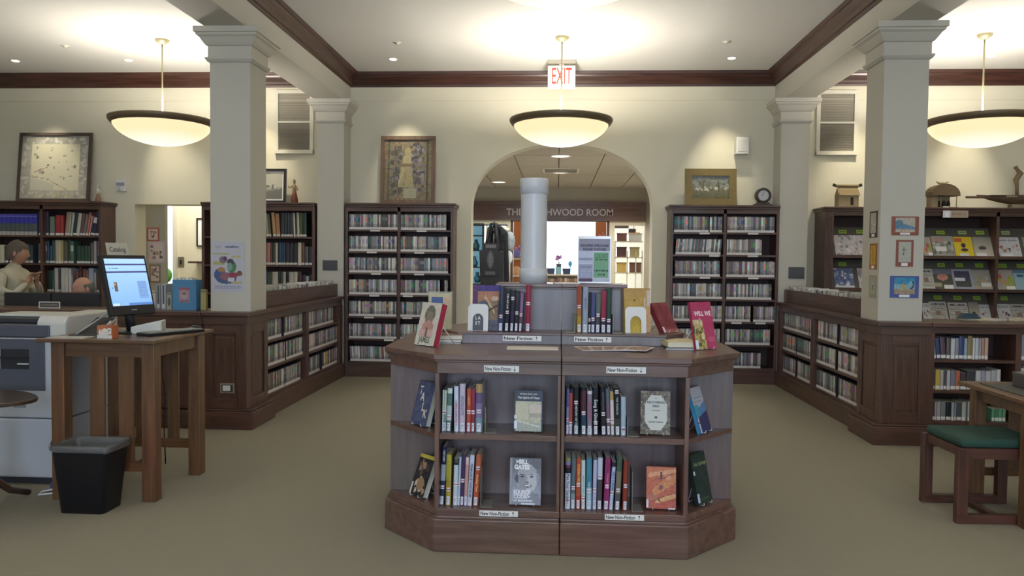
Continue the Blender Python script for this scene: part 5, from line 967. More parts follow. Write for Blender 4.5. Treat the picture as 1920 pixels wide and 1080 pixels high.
# ================================================================== PENDANTS, SIGNS, CEILING FITTINGS
bowl = mat('lit_glass_bowl', h('fff0d0'), 0.3); nt = bowl.node_tree; bs = nt.nodes['Principled BSDF']
tc = nt.nodes.new('ShaderNodeTexCoord'); sp = nt.nodes.new('ShaderNodeSeparateXYZ'); rp = nt.nodes.new('ShaderNodeValToRGB'); mr = nt.nodes.new('ShaderNodeMapRange')
nt.links.new(tc.outputs['Object'], sp.inputs[0]); nt.links.new(sp.outputs['Z'], mr.inputs[0]); mr.inputs[1].default_value = -.24; mr.inputs[2].default_value = 0.0
rp.color_ramp.elements[0].color = (*lin(h('fbf6e4')), 1); rp.color_ramp.elements[0].position = 0.06; rp.color_ramp.elements[1].color = (*lin(h('fde4b4')), 1); rp.color_ramp.elements[1].position = .5
nt.links.new(mr.outputs[0], rp.inputs[0]); nt.links.new(rp.outputs[0], bs.inputs['Emission Color']); bs.inputs['Emission Strength'].default_value = 1.1; bs.inputs['Base Color'].default_value = (.1, .09, .07, 1)
PL = ['at the back of the left bay, half behind the column', 'in front of the arch', 'at the back of the right bay by the frame edge', 'near the camera in the left bay', 'overhead at the top edge, middle of the room', 'near the camera in the right bay', 'behind the camera in the left bay', 'behind the camera in the middle', 'behind the camera in the right bay']
for i, (x, y) in enumerate(PEND):
    t = thing('bowl_pendant', 'glowing glass bowl pendant, %s' % PL[i], 'lamp', (x, y, 2.885), 0, 'bowl pendants')
    prof = [(0.0, -.245)] + [(0.495 * math.sin(a), -.245 + .245 * (1 - math.cos(a)) ** .92) for a in [PI / 2 * k / 14 for k in range(1, 15)]]
    inner = [(r * .985, z + .006) for r, z in prof[::-1]]
    G().lathe(prof + inner, 56).build('glass_bowl', bowl, t)
    G().lathe([(.49, -.03), (.515, -.022), (.53, .0), (.537, .02), (.535, .035), (.50, .04), (.488, .036), (.488, -.01), (.49, -.03)], 56).build('rim', DARKM, t)
    G().lathe([(0, .0), (.075, 0.0), (.07, -.02), (.035, -.045), (.012, -.055)], 24, cap=False).build('canopy', BRASS, t).location.z = ZC - 2.885
    G().tube([(0, 0, .04), (0, 0, ZC - 2.885 - .04)], .0085, 10).build('stem', BRASS, t)
    for k in range(3):
        a = 2 * PI * k / 3 + .5; G().tube([(0, 0, .10), (.49 * math.cos(a), .49 * math.sin(a), .035)], .004, 6).build('strut', BRASS, t)
t = thing('exit_sign', 'white EXIT sign with red letters hung from the ceiling before the arch', 'sign', (.022, 9.0, 3.4425)); exm = mat('exit_face', h('f2ead4'), .5, emit=h('f6eedc'), es=.55)
G().box(-.158, .158, -.02, .02, 0, .262).build('housing', exm, t, bev=.006); G().box(-.16, .16, -.04, .04, .29, .328).box(-.03, .03, -.015, .015, .26, .3).build('mounting', mat('mount_grey', h('9a968c'), .5), t)
o = words('EXIT', .265, mat('exit_red', h('dc3428'), .5, emit=h('ff4434'), es=.55), t, (0, -.0215, .135), sx=.44, bold=.002); letters(o)
for i, (u, v, tz) in enumerate(((29, 114, 0), (241, 113, 0), (737, 111, 0), (1372, 109, 0), (1858, 105, 0))):
    x, y, _ = PZ(u, v, ZC); t = thing('accent_downlight', 'small white recessed accent light in the ceiling, %s from the left' % ORD[i], 'light', (x, y, ZC), 0, 'accent downlights by the back wall')
    G().lathe([(.045, .0), (.062, -.004), (.068, 0)], 24).build('trim_ring', WHITEP, t); G().lathe([(.0, -.010), (.04, -.008), (.045, .0)], 20).build('lens', mat('accent_lens', h('fff8ea'), .4, emit=h('fff8ea'), es=1.3), t)
for i, (u, v) in enumerate(((745, 80), (1363, 78), (122, 86))):
    x, y, _ = PZ(u, v, ZC); t = tag(G().lathe([(0, -.018), (.02, -.018), (.022, -.006), (.045, -.004), (.048, 0)], 16).build('sprinkler_head', WHITEP, loc=(x, y, ZC)), 'small white sprinkler head in the ceiling, %s' % ('left of centre', 'right of centre', 'left bay')[i], 'sprinkler', 'ceiling sprinklers')
def wallbox(name, label, cat, u0, v0, u1, v1, Y, d, m, parts=None, rzn=False):
    p0, p1 = PY(u0, v1, Y), PY(u1, v0, Y); w_, hh = p1[0] - p0[0], p1[2] - p0[2]
    t = thing(name, label, cat, ((p0[0] + p1[0]) / 2, Y, p0[2])); G().box(-w_ / 2, w_ / 2, -d, 0, 0, hh).build('body', m, t, bev=.004); return t, w_, hh
t, w_, hh = wallbox('wall_speaker', 'small white wall speaker high right of the arch', 'speaker', 1376, 260, 1400, 291, YW, .12, WHITEPL); G().box(-w_ * .36, w_ * .36, -.125, -.12, .03, hh - .03).build('grille', mat('speaker_grille', h('cfcfcb'), .6), t)
t, w_, hh = wallbox('wall_speaker', 'small white wall speaker half hidden behind the left column', 'speaker', 480, 258, 498, 291, YW, .12, WHITEPL); G().box(-w_ * .36, w_ * .36, -.125, -.12, .03, hh - .03).build('grille', mat('speaker_grille'), t)
t, w_, hh = wallbox('strobe_alarm', 'white fire alarm strobe on the wall above the left bookcase', 'alarm', 220, 337, 238, 359, YW, .04, WHITEPL)
G().box(-.05, .05, -.055, -.04, .07, .11).build('strobe_lens', mat('strobe', h('8f93a4'), .2), t); G().lathe([(0, -.05), (.03, -.05), (.035, -.04)], 12, 0, 0, ax='y').build('sounder', mat('speaker_grille'), t, loc=(0, 0, .035))
for u0, v0, u1, v1, lab in ((605, 488, 633, 507, 'dark grey plaque on the left pilaster'), (1478, 501, 1508, 522, 'dark grey plaque on the right pilaster')):
    t, w_, hh = wallbox('wall_plaque', lab, 'plaque', u0, v0, u1, v1, 9.299, .012, mat('plaque_grey', h('4c4e4c'), .4)); G().box(-w_ / 2 + .01, w_ / 2 - .01, -.0135, -.012, .01, hh - .01).build('face', mat('plaque_face', h('44464a'), .3), t)
# ================================================================== THINGS ON TOP OF THE BOOKCASES
def onpic(name, lab, u0, v0, u1, v1, Y, fr, art, fm, mount=None, tilt=4, zb=2.13):
    p0, p1 = PY(u0, v1, Y), PY(u1, v0, Y); w_ = p1[0] - p0[0]; hh = (p1[2] - zb) / math.cos(math.radians(tilt))
    return picture(name, lab, 'picture', (p0[0] + p1[0]) / 2, Y + .01, zb + .003, w_, hh, fr, art, fm, mount, -math.radians(tilt))
a = pad(44, 56, '6f6450'); a.rect(.06, .12, 0, 1, h('4c5244')).rect(.88, .93, 0, 1, h('44442f')).rect(.0, .05, 0, 1, h('74604c')).noise(.08, 2, 1)
a.blobs(60, [h('4c4a46'), h('5c5a5c'), h('6c6870'), h('44403c')], (.16, .36, .1, .9), (.02, .05), 2).blobs(70, [h('4c4a50'), h('64626c'), h('7c7880'), h('403c3c')], (.55, .82, .12, .95), (.02, .05), 3)
a.ell(.5, .78, .07, .09, h('8c8464')).ell(.48, .66, .1, .08, h('948c6c')).put((a.Y > .22) & (a.Y < .6) & (np.abs(a.X - .46) < .10 + .2 * (.6 - a.Y)), h('8a8264')).put((a.Y > .03) & (a.Y < .2) & (np.abs(a.X - .55) < .13), h('8c8c78')).rect(.36, .6, .56, .6, h('6c5c48')).line(.4, .5, .3, .25, .012, h('a09a7c')).line(.46, .5, .42, .25, .01, h('74684c')).noise(.05, 1, 4)
onpic('tapestry_picture', 'framed tapestry of a robed standing figure among vines on left media bookcase', 713, 255, 816, 380, 9.44, .045, a, woodmat('frame_brown', h('5c4638'), h('7a6250'), .5, 'Z'), tilt=3)
a = pad(44, 30, '6c7074'); a.grad(h('5c5a3c'), h('7c8488'), 0, 1).rect(0, 1, .3, .4, h('6c6850')).blobs(40, [h('5c604c'), h('6c7060'), h('888c84'), h('787c70')], (.0, 1, .4, .9), (.03, .09), 3).blobs(18, [h('c8c4b4'), h('b4b09c'), h('a49c84')], (.1, .95, .36, .52), (.02, .05), 5).line(.3, .35, .32, .8, .012, h('4c4438')).line(.72, .35, .7, .8, .012, h('4c4438')).noise(.08, 2, 3)
onpic('framed_painting', 'gilt framed painting of pale houses and trees on right media bookcase', 1284, 317, 1382, 387, 9.44, .085, a, mat('gilt', h('7c6c44'), .45, metal=.3, noise=.2, nscale=30), tilt=5)
a = pad(60, 60, '9c9a90'); a.noise(.06, 4, 1).blobs(26, [h('b4b2a8'), h('c4c2b8')], (.03, .97, .88, .96), (.015, .03), 2).blobs(20, [h('b8b6ac')], (.03, .1, .1, .9), (.015, .03), 4).blobs(20, [h('b8b6ac')], (.9, .97, .1, .9), (.015, .03), 6).blobs(26, [h('b4b2a8'), h('b0a888')], (.03, .97, .03, .1), (.015, .03), 8)
a.rect(.15, .86, .13, .86, h('c2bea8')).blobs(26, [h('8c8a80'), h('7c7a72'), h('a09a8c')], (.2, .82, .3, .82), (.008, .028), 9).line(.15, .36, .45, .3, .006, h('908c80')).line(.45, .28, .7, .14, .006, h('908c80')).put((a.X > .15) & (a.X < .5) & (a.Y > .13) & (a.Y < .34 - .3 * (a.X - .15)), h('b4b2a4')).line(.2, .42, .4, .5, .005, h('9c8078'))
onpic('framed_map', 'large pale picture map in thin dark frame on the reference bookcase', 31, 248, 166, 379, 9.42, .035, a, mat('frame_dark', h('4c4038'), .5), tilt=6)
a = pad(30, 40, 'b8b6a8'); a.rect(0, 1, .0, .45, h('8f8f86')).blobs(22, [h('c4c2b8'), h('6c6c66'), h('a8a89c')], (0, 1, .3, .5), (.03, .08), 3).put(a.Y < .2 + .2 * a.X, h('6c6c66')).rect(.1, .5, .1, .16, h('a4a498'))
onpic('framed_photograph', 'black framed seascape photograph beside the column on the old volumes bookcase', 462, 317, 536, 381, 9.44, .03, a, BLACKP, (.02, PAPER), tilt=4)
# small figurines
def figurine(lab, u, v0, Y, H_, cols, z0=2.13):
    x = PY(u, 380, Y)[0]; t = thing('figurine', lab, 'figurine', (x, Y, z0)); s = H_
    sk, dr, hd_ = cols
    G().lathe([(.0, 0), (.16 * s, 0), (.17 * s, .03 * s), (0, .04 * s)], 12).build('base', mat('fig_base', h('5c5040'), .6), t)
    G().lathe([(.13 * s, .03 * s), (.15 * s, .1 * s), (.10 * s, .35 * s), (.07 * s, .48 * s), (0, .5 * s)], 12, .0, 0).build('skirt', mat('fig_' + dr, h(dr), .6, noise=.3, nscale=60), t)
    g = G().lathe([(.06 * s, .46 * s), (.085 * s, .6 * s), (.09 * s, .7 * s), (.03 * s, .76 * s), (.03 * s, .8 * s)], 12).ell((0, 0, .84 * s), (.05 * s, .05 * s, .06 * s), 10, 8).lathe([(.05 * s, .87 * s), (.06 * s, .9 * s), (.02 * s, .96 * s), (.0, s)], 10)
    g.tube([(.08 * s, 0, .68 * s), (.16 * s, -.03 * s, .56 * s), (.10 * s, -.08 * s, .5 * s)], .022 * s, 6).tube([(-.08 * s, 0, .68 * s), (-.2 * s, -.05 * s, .62 * s), (-.22 * s, -.08 * s, .7 * s)], .022 * s, 6)
    g.build('torso', mat('fig_' + sk, h(sk), .6), t); return t
figurine('small carved figurine in a red skirt on the old volumes bookcase', 552, 335, 9.42, .31, ('a8946c', '7c4438', ''))
figurine('small white and brown bird figurine on the reference bookcase end', 184, 345, 9.44, .23, ('d8d4cc', '8a6a50', ''))
# mantel clock
x = PY(1430, 372, 9.42)[0]; t = thing('mantel_clock', 'round dark mantel clock with pale dial on the right media bookcase', 'clock', (x, 9.42, 2.13)); CK = mat('clock_wood', h('3a2e2a'), .35)
G().box(-.105, .105, -.05, .05, 0, .025).box(-.075, .075, -.04, .04, .025, .045).build('base', CK, t, bev=.004)
G().lathe([(0, .04), (.085, .04), (.092, .03), (.092, -.03), (.085, -.042), (.066, -.046), (.062, -.036)], 32, 0, 0, ax='y').build('drum', CK, t, loc=(0, 0, .128)); G().lathe([(.064, -.037), (0, -.038)], 28, ax='y').build('dial', mat('dial', h('b8bcc0'), .3), t, loc=(0, 0, .128))
G().box(-.002, .002, -.041, -.039, 0, .045).build('hand', BLACKP, t, loc=(0, 0, .128)); G().box(-.03, 0, -.041, -.039, -.002, .002).build('hand', BLACKP, t, loc=(0, 0, .128))
# two thatched huts and the boat model on the magazine rack
RZ0 = 2.115
def hut(lab, u, Y, w_, round_):
    x = PY(u, 380, Y)[0]; t = thing('model_hut', lab, 'model', (x, Y, RZ0)); TH = mat('thatch_%d' % round_, h('8a7858') if not round_ else h('6c5c44'), .9, noise=.35, nscale=80, bump=.8); BM = mat('hut_wall', h('96876a'), .8, noise=.15, nscale=50)
    if not round_:
        g = G().box(-.12, .11, -.07, .07, 0, .155); g.prism([(-.07, .155), (.07, .155), (0, .24)], -.12, .11, ax='x'); g.build('walls', BM, t)
        G().box(.015, .05, -.0715, -.069, .03, .12).build('doorway', mat('hut_dark', h('2c2622'), .9), t)
        for k in range(3):
            z = .155 + k * .032; yy = .085 - k * .032; G().prism([(-yy, z - .012), (-yy + .03, z + .03), (yy - .03, z + .03), (yy, z - .012)], -.11, .12, ax='x').build('thatch_layer', TH, t)
        G().tube([(-.14, 0, .262), (.135, 0, .262)], .016, 8).build('ridge', TH, t)
        for s in (-1, 1): G().tube([(s * .12, 0, .262), (s * .165, 0, .275)], [.012, .02], 8).build('ridge_horn', mat('hut_dark'), t)
    else:
        G().box(-.14, -.07, -.05, .08, .01, .17).box(-.07, .11, .04, .08, .01, .17).build('walls', BM, t); G().box(-.16, .15, -.09, .09, 0, .012).build('base', BM, t)
        for x_ in (-.05, .13): G().tube([(x_, -.075, .01), (x_, -.075, .15)], .005, 6).build('post', BM, t)
        n = 10; pr = [(-.17, .145)] + [(-.165 * math.cos(PI * k / n), .15 + .135 * math.sin(PI * k / n)) for k in range(n + 1)] + [(.17, .145)]
        G().prism(pr[::1], -.10, .10, ax='y').build('thatch_roof', TH, t, bev=.01)
        G().tube([(-.075, 0, .318), (-.04, 0, .298), (.03, 0, .298), (.07, 0, .318)], [.005, .014, .014, .005], 8).build('ridge_saddle', BM, t)
        for k, x_ in enumerate((-.04, .02, .07)): G().ell((x_, -.01, .05), (.022, .02, .045), 8, 6).build('tiny_jar', mat('hut_dark'), t)
        G().box(-.03, .04, -.093, -.088, 0, .02).build('caption_card', PAPER, t)
hut('pale bamboo model hut with layered thatch left of the right column', 1588, 9.40, .3, 0); hut('brown thatched round roofed model hut right of the right column', 1766, 9.40, .3, 1)
# boat model with two standing carved figures
xb0, xb1 = PY(1811, 380, 9.40)[0], 6.25; t = thing('boat_model', 'carved wooden outrigger boat model with standing figures on the magazine rack', 'model', (xb0 + .8, 9.40, RZ0)); BW = woodmat('boat_wood', h('54422f'), h('7a6248'), .6, 'X')
L = .8; g = G(); k0 = len(g.v); N = 22; R = 8
for i in range(N + 1):
    s_ = -1 + 2 * i / N; xx = s_ * (L - .12) ; wd = .075 * (1 - abs(s_) ** 2.4) + .008; dp = .095 * (1 - abs(s_) ** 2.2) + .012; zt = .145 + .02 * abs(s_) ** 3
    for j in range(R + 1):
        a_ = PI * j / R; g.v.append((xx, wd * math.cos(a_), zt - dp * math.sin(a_)))
for i in range(N):
    for j in range(R):
        a_ = k0 + i * (R + 1) + j; g.f.append((a_, a_ + 1, a_ + R + 2, a_ + R + 1)); g.c.append(None); g.s.append(True)
g.build('hull', BW, t); G().box(-L, -L + .3, -.02, .02, .125, .15).build('prow', BW, t, bev=.006); G().box(L - .3, L, -.02, .02, .125, .15).build('stern', BW, t, bev=.006)
G().box(-.55, .55, -.07, .07, .152, .158).build('deck', BW, t)
for x_ in (-.38, -.2, -.02, .16, .34): G().box(x_, x_ + .12, -.078, -.07, .135, .15).build('side_board', mat('pale_board', h('9c9078'), .7), t)
G().box(-.3, .35, -.05, .05, 0, .055).build('cradle', mat('driftwood', h('8c8068'), .8, noise=.3, nscale=20), t, bev=.012)
for x_, hf in ((-.40 + .18, .34), (.14, .33)):
    G().tube([(x_ - .0, 0, .156), (x_ - .005, 0, .156 + hf * .35), (x_ - .02, 0, .156 + hf * .55), (x_ + .03, 0, .156 + hf * .78), (x_ - .01, 0, .156 + hf * .92), (x_ - .03, 0, .156 + hf)], [.018, .02, .03, .034, .018, .026], 10).build('carved_figure', mat('carved_wood', h('7c6c50'), .7), t)
G().tube([(.2, 0, .15), (.36, 0, .34)], .004, 5).tube([(.02, -.04, .15), (.14, -.04, .27)], .004, 5).build('paddle', BW, t)
# ================================================================== MAGAZINE RACK (right bay)
mr_, _ = bookcase('magazine_rack', 'dark wooden magazine rack with sloping shelves along the right bay wall', 3.13, 7.6, 9.22, YW, 2.115, [5.085, 6.9], [], (.03, .0), stile=.10)
for k in range(3): G().box(3.145 + k * .028, 3.155 + k * .028, 9.212, 9.22, .2, 2.0).build('flute', DWZ, mr_, True)
SL_ = mat('rack_slope', h('53504a'), .6); MZ = [1.555, 1.170, 0.785]
for z in MZ + [.40]:
    for a_, b_ in ((3.23, 5.068), (5.102, 6.883), (6.917, 7.5)):
        G().box(a_, b_, 9.225, 9.25, z - .035, z).build('ledge', DW, mr_, True)
        g = G().quad([(a_, 9.25, z), (b_, 9.25, z), (b_, 9.40, z + .33), (a_, 9.40, z + .33)]).quad([(a_, 9.405, z + .33), (b_, 9.405, z + .33), (b_, 9.255, z), (a_, 9.255, z)]).quad([(a_, 9.25, z), (a_, 9.4, z + .33), (a_, 9.405, z + .33), (a_, 9.255, z)]); g.build('sloping_shelf', SL_, mr_, True)
th = math.atan2(.15, .33)
def magazine(u0, u1, r, hh, art, lab, grp, dz=0):
    z = MZ[r]; x0, x1 = PY(u0, 470, 9.27)[0], PY(u1, 470, 9.27)[0]; w_ = x1 - x0
    g = G(); art.grid(g, w_, hh, -.0012); g.box(-w_ / 2, w_ / 2, -.001, .003, 0, hh, (.75, .75, .72)); g.xf(Matrix.Rotation(-th, 4, 'X'))
    tag(g.build('magazine', GLOSSP, loc=((x0 + x1) / 2, 9.245 + dz, z + .002)), lab, 'magazine', grp)
    return x0, x1
def gtag(u0, u1, r, bright, k):
    z = MZ[r]; x0, x1 = PY(u0, 470, 9.36)[0], PY(u1, 470, 9.36)[0]; c = h('8fae3c') if bright else h('9aa878'); w_ = x1 - x0
    g = G().box(-w_ / 2, w_ / 2, -.002, .0, 0, .05, c).box(-w_ * .35, w_ * .35, -.0025, -.002, .02, .03, tuple(q * .7 for q in c)); g.xf(Matrix.Rotation(-th, 4, 'X'))
    o = g.build('title_tag', PRINT, mr_, loc=((x0 + x1) / 2 - mr_.location.x, 9.25 + .155 * math.tan(th) * 0 + .28 * math.sin(th) - .006 - mr_.location.y, z + .28 * math.cos(th)))
def mart(kind, seed):
    a = pad(24, 30, 'b8b4b0')
    if kind == 'yellow': a = pad(24, 30, 'd4bc30'); a.rect(.05, .45, .74, .95, h('c0603c')).ell(.5, .55, .11, .13, h('3c2c4c')).ell(.52, .32, .2, .08, h('40384c')).rect(.2, .7, 0, .14, h('d8d8d8'))
    elif kind == 'skyline': a = pad(24, 30, 'a09a8c'); a.grad(h('c4b8ac'), h('8c8c80'), 0, 1).ell(.45, .42, .2, .1, h('4c4848')).rect(.1, .6, 0, .16, h('dcdcdc'))
    elif kind == 'news': a = pad(28, 30, '9c9c94'); a.blobs(30, [h('7c8074'), h('5c6454'), h('b4b4ac'), h('8c8478')], (0, 1, 0, .7), (.04, .1), seed).rect(.05, .6, .72, .86, h('bc8c88')).rect(.15, .65, .25, .48, h('dadad8'))
    elif kind == 'white': a = pad(22, 30, 'c4c4c8'); a.lines(.05, .9, .8, .95, 2, h('8c8c94'), seed).blobs(8, [h('54505c'), h('a0786c'), h('b8a0a0')], (.1, .95, .2, .6), (.05, .1), seed).rect(.1, .6, 0, .13, h('dcdce0'))
    elif kind == 'pink': a = pad(28, 30, '54584c'); a.rect(0, 1, .72, 1, h('6c7080')).ell(.5, .58, .3, .17, h('c08878')).ell(.45, .65, .2, .08, h('b47c70')).rect(.5, 1, 0, .2, h('dedede')).rect(0, .4, .1, .3, h('a89c84'))
    elif kind == 'navy': a = pad(26, 32, '9498a4'); a.rect(.1, .9, .08, .92, h('44445c')).rect(.12, .6, .42, .56, h('d4d8e0')).rect(.1, .9, .08, .38, h('50504f')).noise(.05, 2, seed)
    elif kind == 'grey': a = pad(24, 30, '94928c'); a.blobs(14, [h('a4a098'), h('8c9078'), h('a89478')], (.1, .9, .1, .6), (.05, .12), seed).rect(.4, .95, .14, .32, h('d0d0cc'))
    elif kind == 'food': a = pad(24, 30, 'a89c94'); a.blobs(16, [h('b0584c'), h('c08878'), h('8c9cb4'), h('98a83c')], (.05, .95, .1, .7), (.06, .14), seed).ell(.8, .45, .14, .18, h('8ca838')).rect(.5, 1, 0, .17, h('e0e0e0'))
    elif kind == 'teal': a = pad(24, 30, '94b0bc'); a.rect(.0, 1, .85, 1, h('5c7c90')).rect(.15, .5, .62, .78, h('3c6c84'))
    elif kind == 'blue': a = pad(26, 32, '5c6c94'); a.blobs(40, [h('8c9cbc'), h('4c5c8c'), h('a4a8b4'), h('c8ccd4')], (0, 1, 0, 1), (.05, .1), seed).rect(0, 1, 0, .1, h('c4c8d4'))
    elif kind == 'pale': a = pad(26, 30, 'bcb8bc'); a.blobs(40, [h('d4d0d4'), h('a49ca4'), h('c8c0c4'), h('8c8088')], (0, 1, 0, 1), (.04, .1), seed)
    elif kind == 'paper': a = pad(26, 26, 'b8b6ae'); a.lines(.05, .95, .1, .9, 8, h('94928c'), seed).rect(.3, .6, .3, .55, h('8c7870')).lines(.1, .9, .82, .95, 1, h('4c4a48'), seed)
    return a
grpm = 'magazines on the sloping rack'
MG = [(1566, 1604, 0, .255, 'pale', 'pale landscape magazine, top row left of the right column'), (1604, 1640, 0, .255, 'pale', 'pale people photo magazine beside the right column, top row'), (1732, 1748, 0, .24, 'food', 'red edged magazine half behind the column, top row'), (1750, 1790, 0, .255, 'news', 'grey green news magazine with white label, top row'), (1791, 1826, 0, .245, 'yellow', 'bright yellow magazine with dark bust, top row'), (1827, 1864, 0, .245, 'skyline', 'beige magazine with dark dome, top row'), (1873, 1915, 0, .245, 'white', 'white magazine with small dark figures, top row right'), (1922, 1960, 0, .25, 'grey', 'grey magazine past the white one, top row'), (1968, 2008, 0, .25, 'news', 'news magazine at the far right, top row'),
      (1567, 1603, 1, .245, 'blue', 'blue mosaic magazine, second row left of the right column'), (1612, 1645, 1, .25, 'pale', 'pale magazine beside the right column, second row'), (1728, 1754, 1, .25, 'paper', 'pale newsprint booklet by the column, second row'), (1754, 1789, 1, .25, 'pink', 'dark magazine with pink shape, second row'), (1790, 1828, 1, .25, 'navy', 'silver edged navy magazine, second row'), (1828, 1862, 1, .245, 'grey', 'plain grey magazine with white label, second row'), (1872, 1905, 1, .25, 'food', 'fruit coloured magazine, second row right'), (1906, 1944, 1, .25, 'teal', 'pale teal magazine at the frame edge, second row'),
      (1735, 1750, 2, .23, 'white', 'white paper half behind the column, third row'), (1750, 1782, 2, .25, 'paper', 'folded newspaper left of centre, third row'), (1785, 1822, 2, .24, 'paper', 'folded newspaper in the middle, third row'), (1824, 1842, 2, .25, 'skyline', 'tan newspaper behind the flyers, third row'), (1843, 1874, 2, .22, 'white', 'white flyer with green block, third row'), (1877, 1902, 2, .23, 'white', 'white newspaper right of the divider, third row'), (1903, 1935, 2, .23, 'paper', 'folded newspaper at the frame edge, third row')]
for i, (u0, u1, r, hh, kd, lab) in enumerate(MG): magazine(u0, u1, r, hh, mart(kd, i + 3), lab, grpm)
for r, us in ((0, [(1572, 1587, 1), (1605, 1620, 1), (1755, 1771, 1), (1796, 1812, 0), (1829, 1845, 1), (1877, 1893, 0)]), (1, [(1573, 1588, 1), (1759, 1773, 1), (1793, 1807, 1), (1830, 1845, 1), (1873, 1889, 1), (1908, 1922, 1)]), (2, [(1754, 1769, 1), (1791, 1806, 1), (1828, 1842, 1), (1880, 1893, 1)])):
    for u0, u1, b_ in us: gtag(u0, u1, r, b_, 0)
p0, p1 = PY(1768, 408, 9.18), PY(1816, 395, 9.18); t = thing('rack_sign', 'small white and tan sign on the top rail of the magazine rack', 'sign', ((p0[0] + p1[0]) / 2, 9.183, p0[2]))
a = pad(40, 10, 'b0a090'); a.rect(0, .3, 0, 1, h('dcdce4')).rect(.1, .22, .1, .8, h('f0f0f8')).lines(.36, .94, .1, .9, 3, h('8c7c6c'), 2); g = G(); a.grid(g, p1[0] - p0[0], p1[2] - p0[2], 0); g.box(-(p1[0] - p0[0]) / 2, (p1[0] - p0[0]) / 2, .0005, .003, 0, p1[2] - p0[2], (.7, .7, .65)); g.build('card', PRINT, t)
# loose papers on the right desk top, in front of the rack
q = random.Random(11); 
for i in range(12):
    u = 1745 + i * 17; x, y, _ = PZ(u, 592 - q.uniform(0, 4), .99); c = q.choice(['c4c2ba', 'b0aea4', 'd0cec8', '9c9890', 'c8bca0', 'b8a890']); y = min(max(y, 6.42), 6.62)
    o = G().box(-.05, .05, -.035, .035, 0, .002 + q.uniform(0, .02), h(c)).build('folded_paper', PRINT, loc=(x, y, .9905), rot=(0, 0, q.uniform(-.6, .6))); tag(o, 'folded %s paper on the right bay desk top, %s from the column' % (cname(h(c)), ordn(i)), 'paper', 'papers along the right desk top')
x, y, _ = PZ(1753, 594, .99); tag(G().prism([(-.08, 0), (.08, 0), (.05, .04), (-.03, .045)], -.04, .04, ax='y', c=h('2c4454')).build('folder', PRINT, loc=(x + .03, 6.5, 1.012)), 'dark teal folder on the desk top beside the right column', 'folder')
# ================================================================== PRINTS ON THE COLUMNS
def colpic(lab, side, u0, v0, u1, v1, a, mc, label_h=.03, Y=6.419, X=None, name='column_picture', cap=True):
    if side == 'f': p0, p1 = PY(u0, v1, Y), PY(u1, v0, Y); w_ = abs(p1[0] - p0[0])
    else: p0, p1 = PX(u0, v1, X), PX(u1, v0, X); w_ = abs(p1[1] - p0[1])
    hh = p1[2] - p0[2]; t = thing(name, lab, 'picture', ((p0[0] + p1[0]) / 2, (p0[1] + p1[1]) / 2, p0[2]), -PI / 2 if side == 's' else 0)
    G().box(-w_ / 2, w_ / 2, -.004, 0, 0, hh).build('mount', mat('mount_' + mc, h(mc), .7), t)
    iw, ih = w_ * .72, hh * .76; g = G(); a.grid(g, iw, ih, -.005, z0=hh * .17); g.build('print', PRINT, t)
    if cap: G().box(-w_ * .18, w_ * .18, -.0055, -.004, hh * .03, hh * .14).build('caption', PAPER, t)
    return t
a = pad(26, 20, 'b4aca0'); a.put(a.Y < .75 - .4 * a.X, h('5c84a4')).ell(.2, .6, .2, .25, h('5c8090')).rect(0, 1, 0, .18, h('b8a894')).noise(.1, 2, 2)
colpic('blue wave drawing on red-brown mount, top of the right column front', 'f', 1671, 406, 1723, 441, a, '8c5444')
a = pad(20, 26, 'b0b0a4'); a.line(.4, .35, .42, .75, .03, h('5c6c68')).line(.3, .6, .55, .62, .03, h('6c7c74')).noise(.04, 2, 2)
colpic('pale pencil drawing on red-brown mount, middle of the right column front', 'f', 1679, 450, 1713, 500, a, '8c5448')
a = pad(28, 20, '88b0c0'); a.rect(0, 1, .6, 1, h('3c8cb4')).rect(0, 1, 0, .3, h('a09078')).ell(.45, .45, .14, .2, h('b0a070')).ell(.85, .55, .12, .25, h('4c4c5c')).ell(.8, .58, .08, .2, h('80b0c0')).noise(.1, 2, 5)
colpic('bright blue seaside drawing on blue mount, lowest on the right column front', 'f', 1668, 518, 1723, 558, a, '4c5c9c')
a = pad(12, 26, 'b0aca0'); a.noise(.15, 2, 2); colpic('tall grey drawing in dark mount, top of the right column side', 's', 1645, 397, 1632, 445, a, '4c4440', X=2.6145)
a = pad(12, 26, 'b8983c'); a.noise(.1, 2, 3).line(.5, .2, .4, .8, .08, h('a87828')); colpic('tall yellow drawing on orange mount, middle of the right column side', 's', 1644, 457, 1632, 505, a, '9c6438', X=2.6145)
a = pad(12, 26, 'a8a894'); a.ell(.5, .6, .14, .14, h('c0c0b8')).line(.5, .3, .5, .5, .05, h('64645c')).noise(.06, 2, 3); colpic('faint grey paper sheet, lowest on the right column side', 's', 1643, 516, 1631, 559, a, 'a09c88', X=2.6145, cap=False)
t = thing('library_poster', 'white library poster with coloured collage on the left column', 'poster', (0, 0, 0)); p0, p1 = PY(397, 547, 6.419), PY(458, 453, 6.419); w_, hh = p1[0] - p0[0], p1[2] - p0[2]; t.location = ((p0[0] + p1[0]) / 2, 6.42, p0[2])
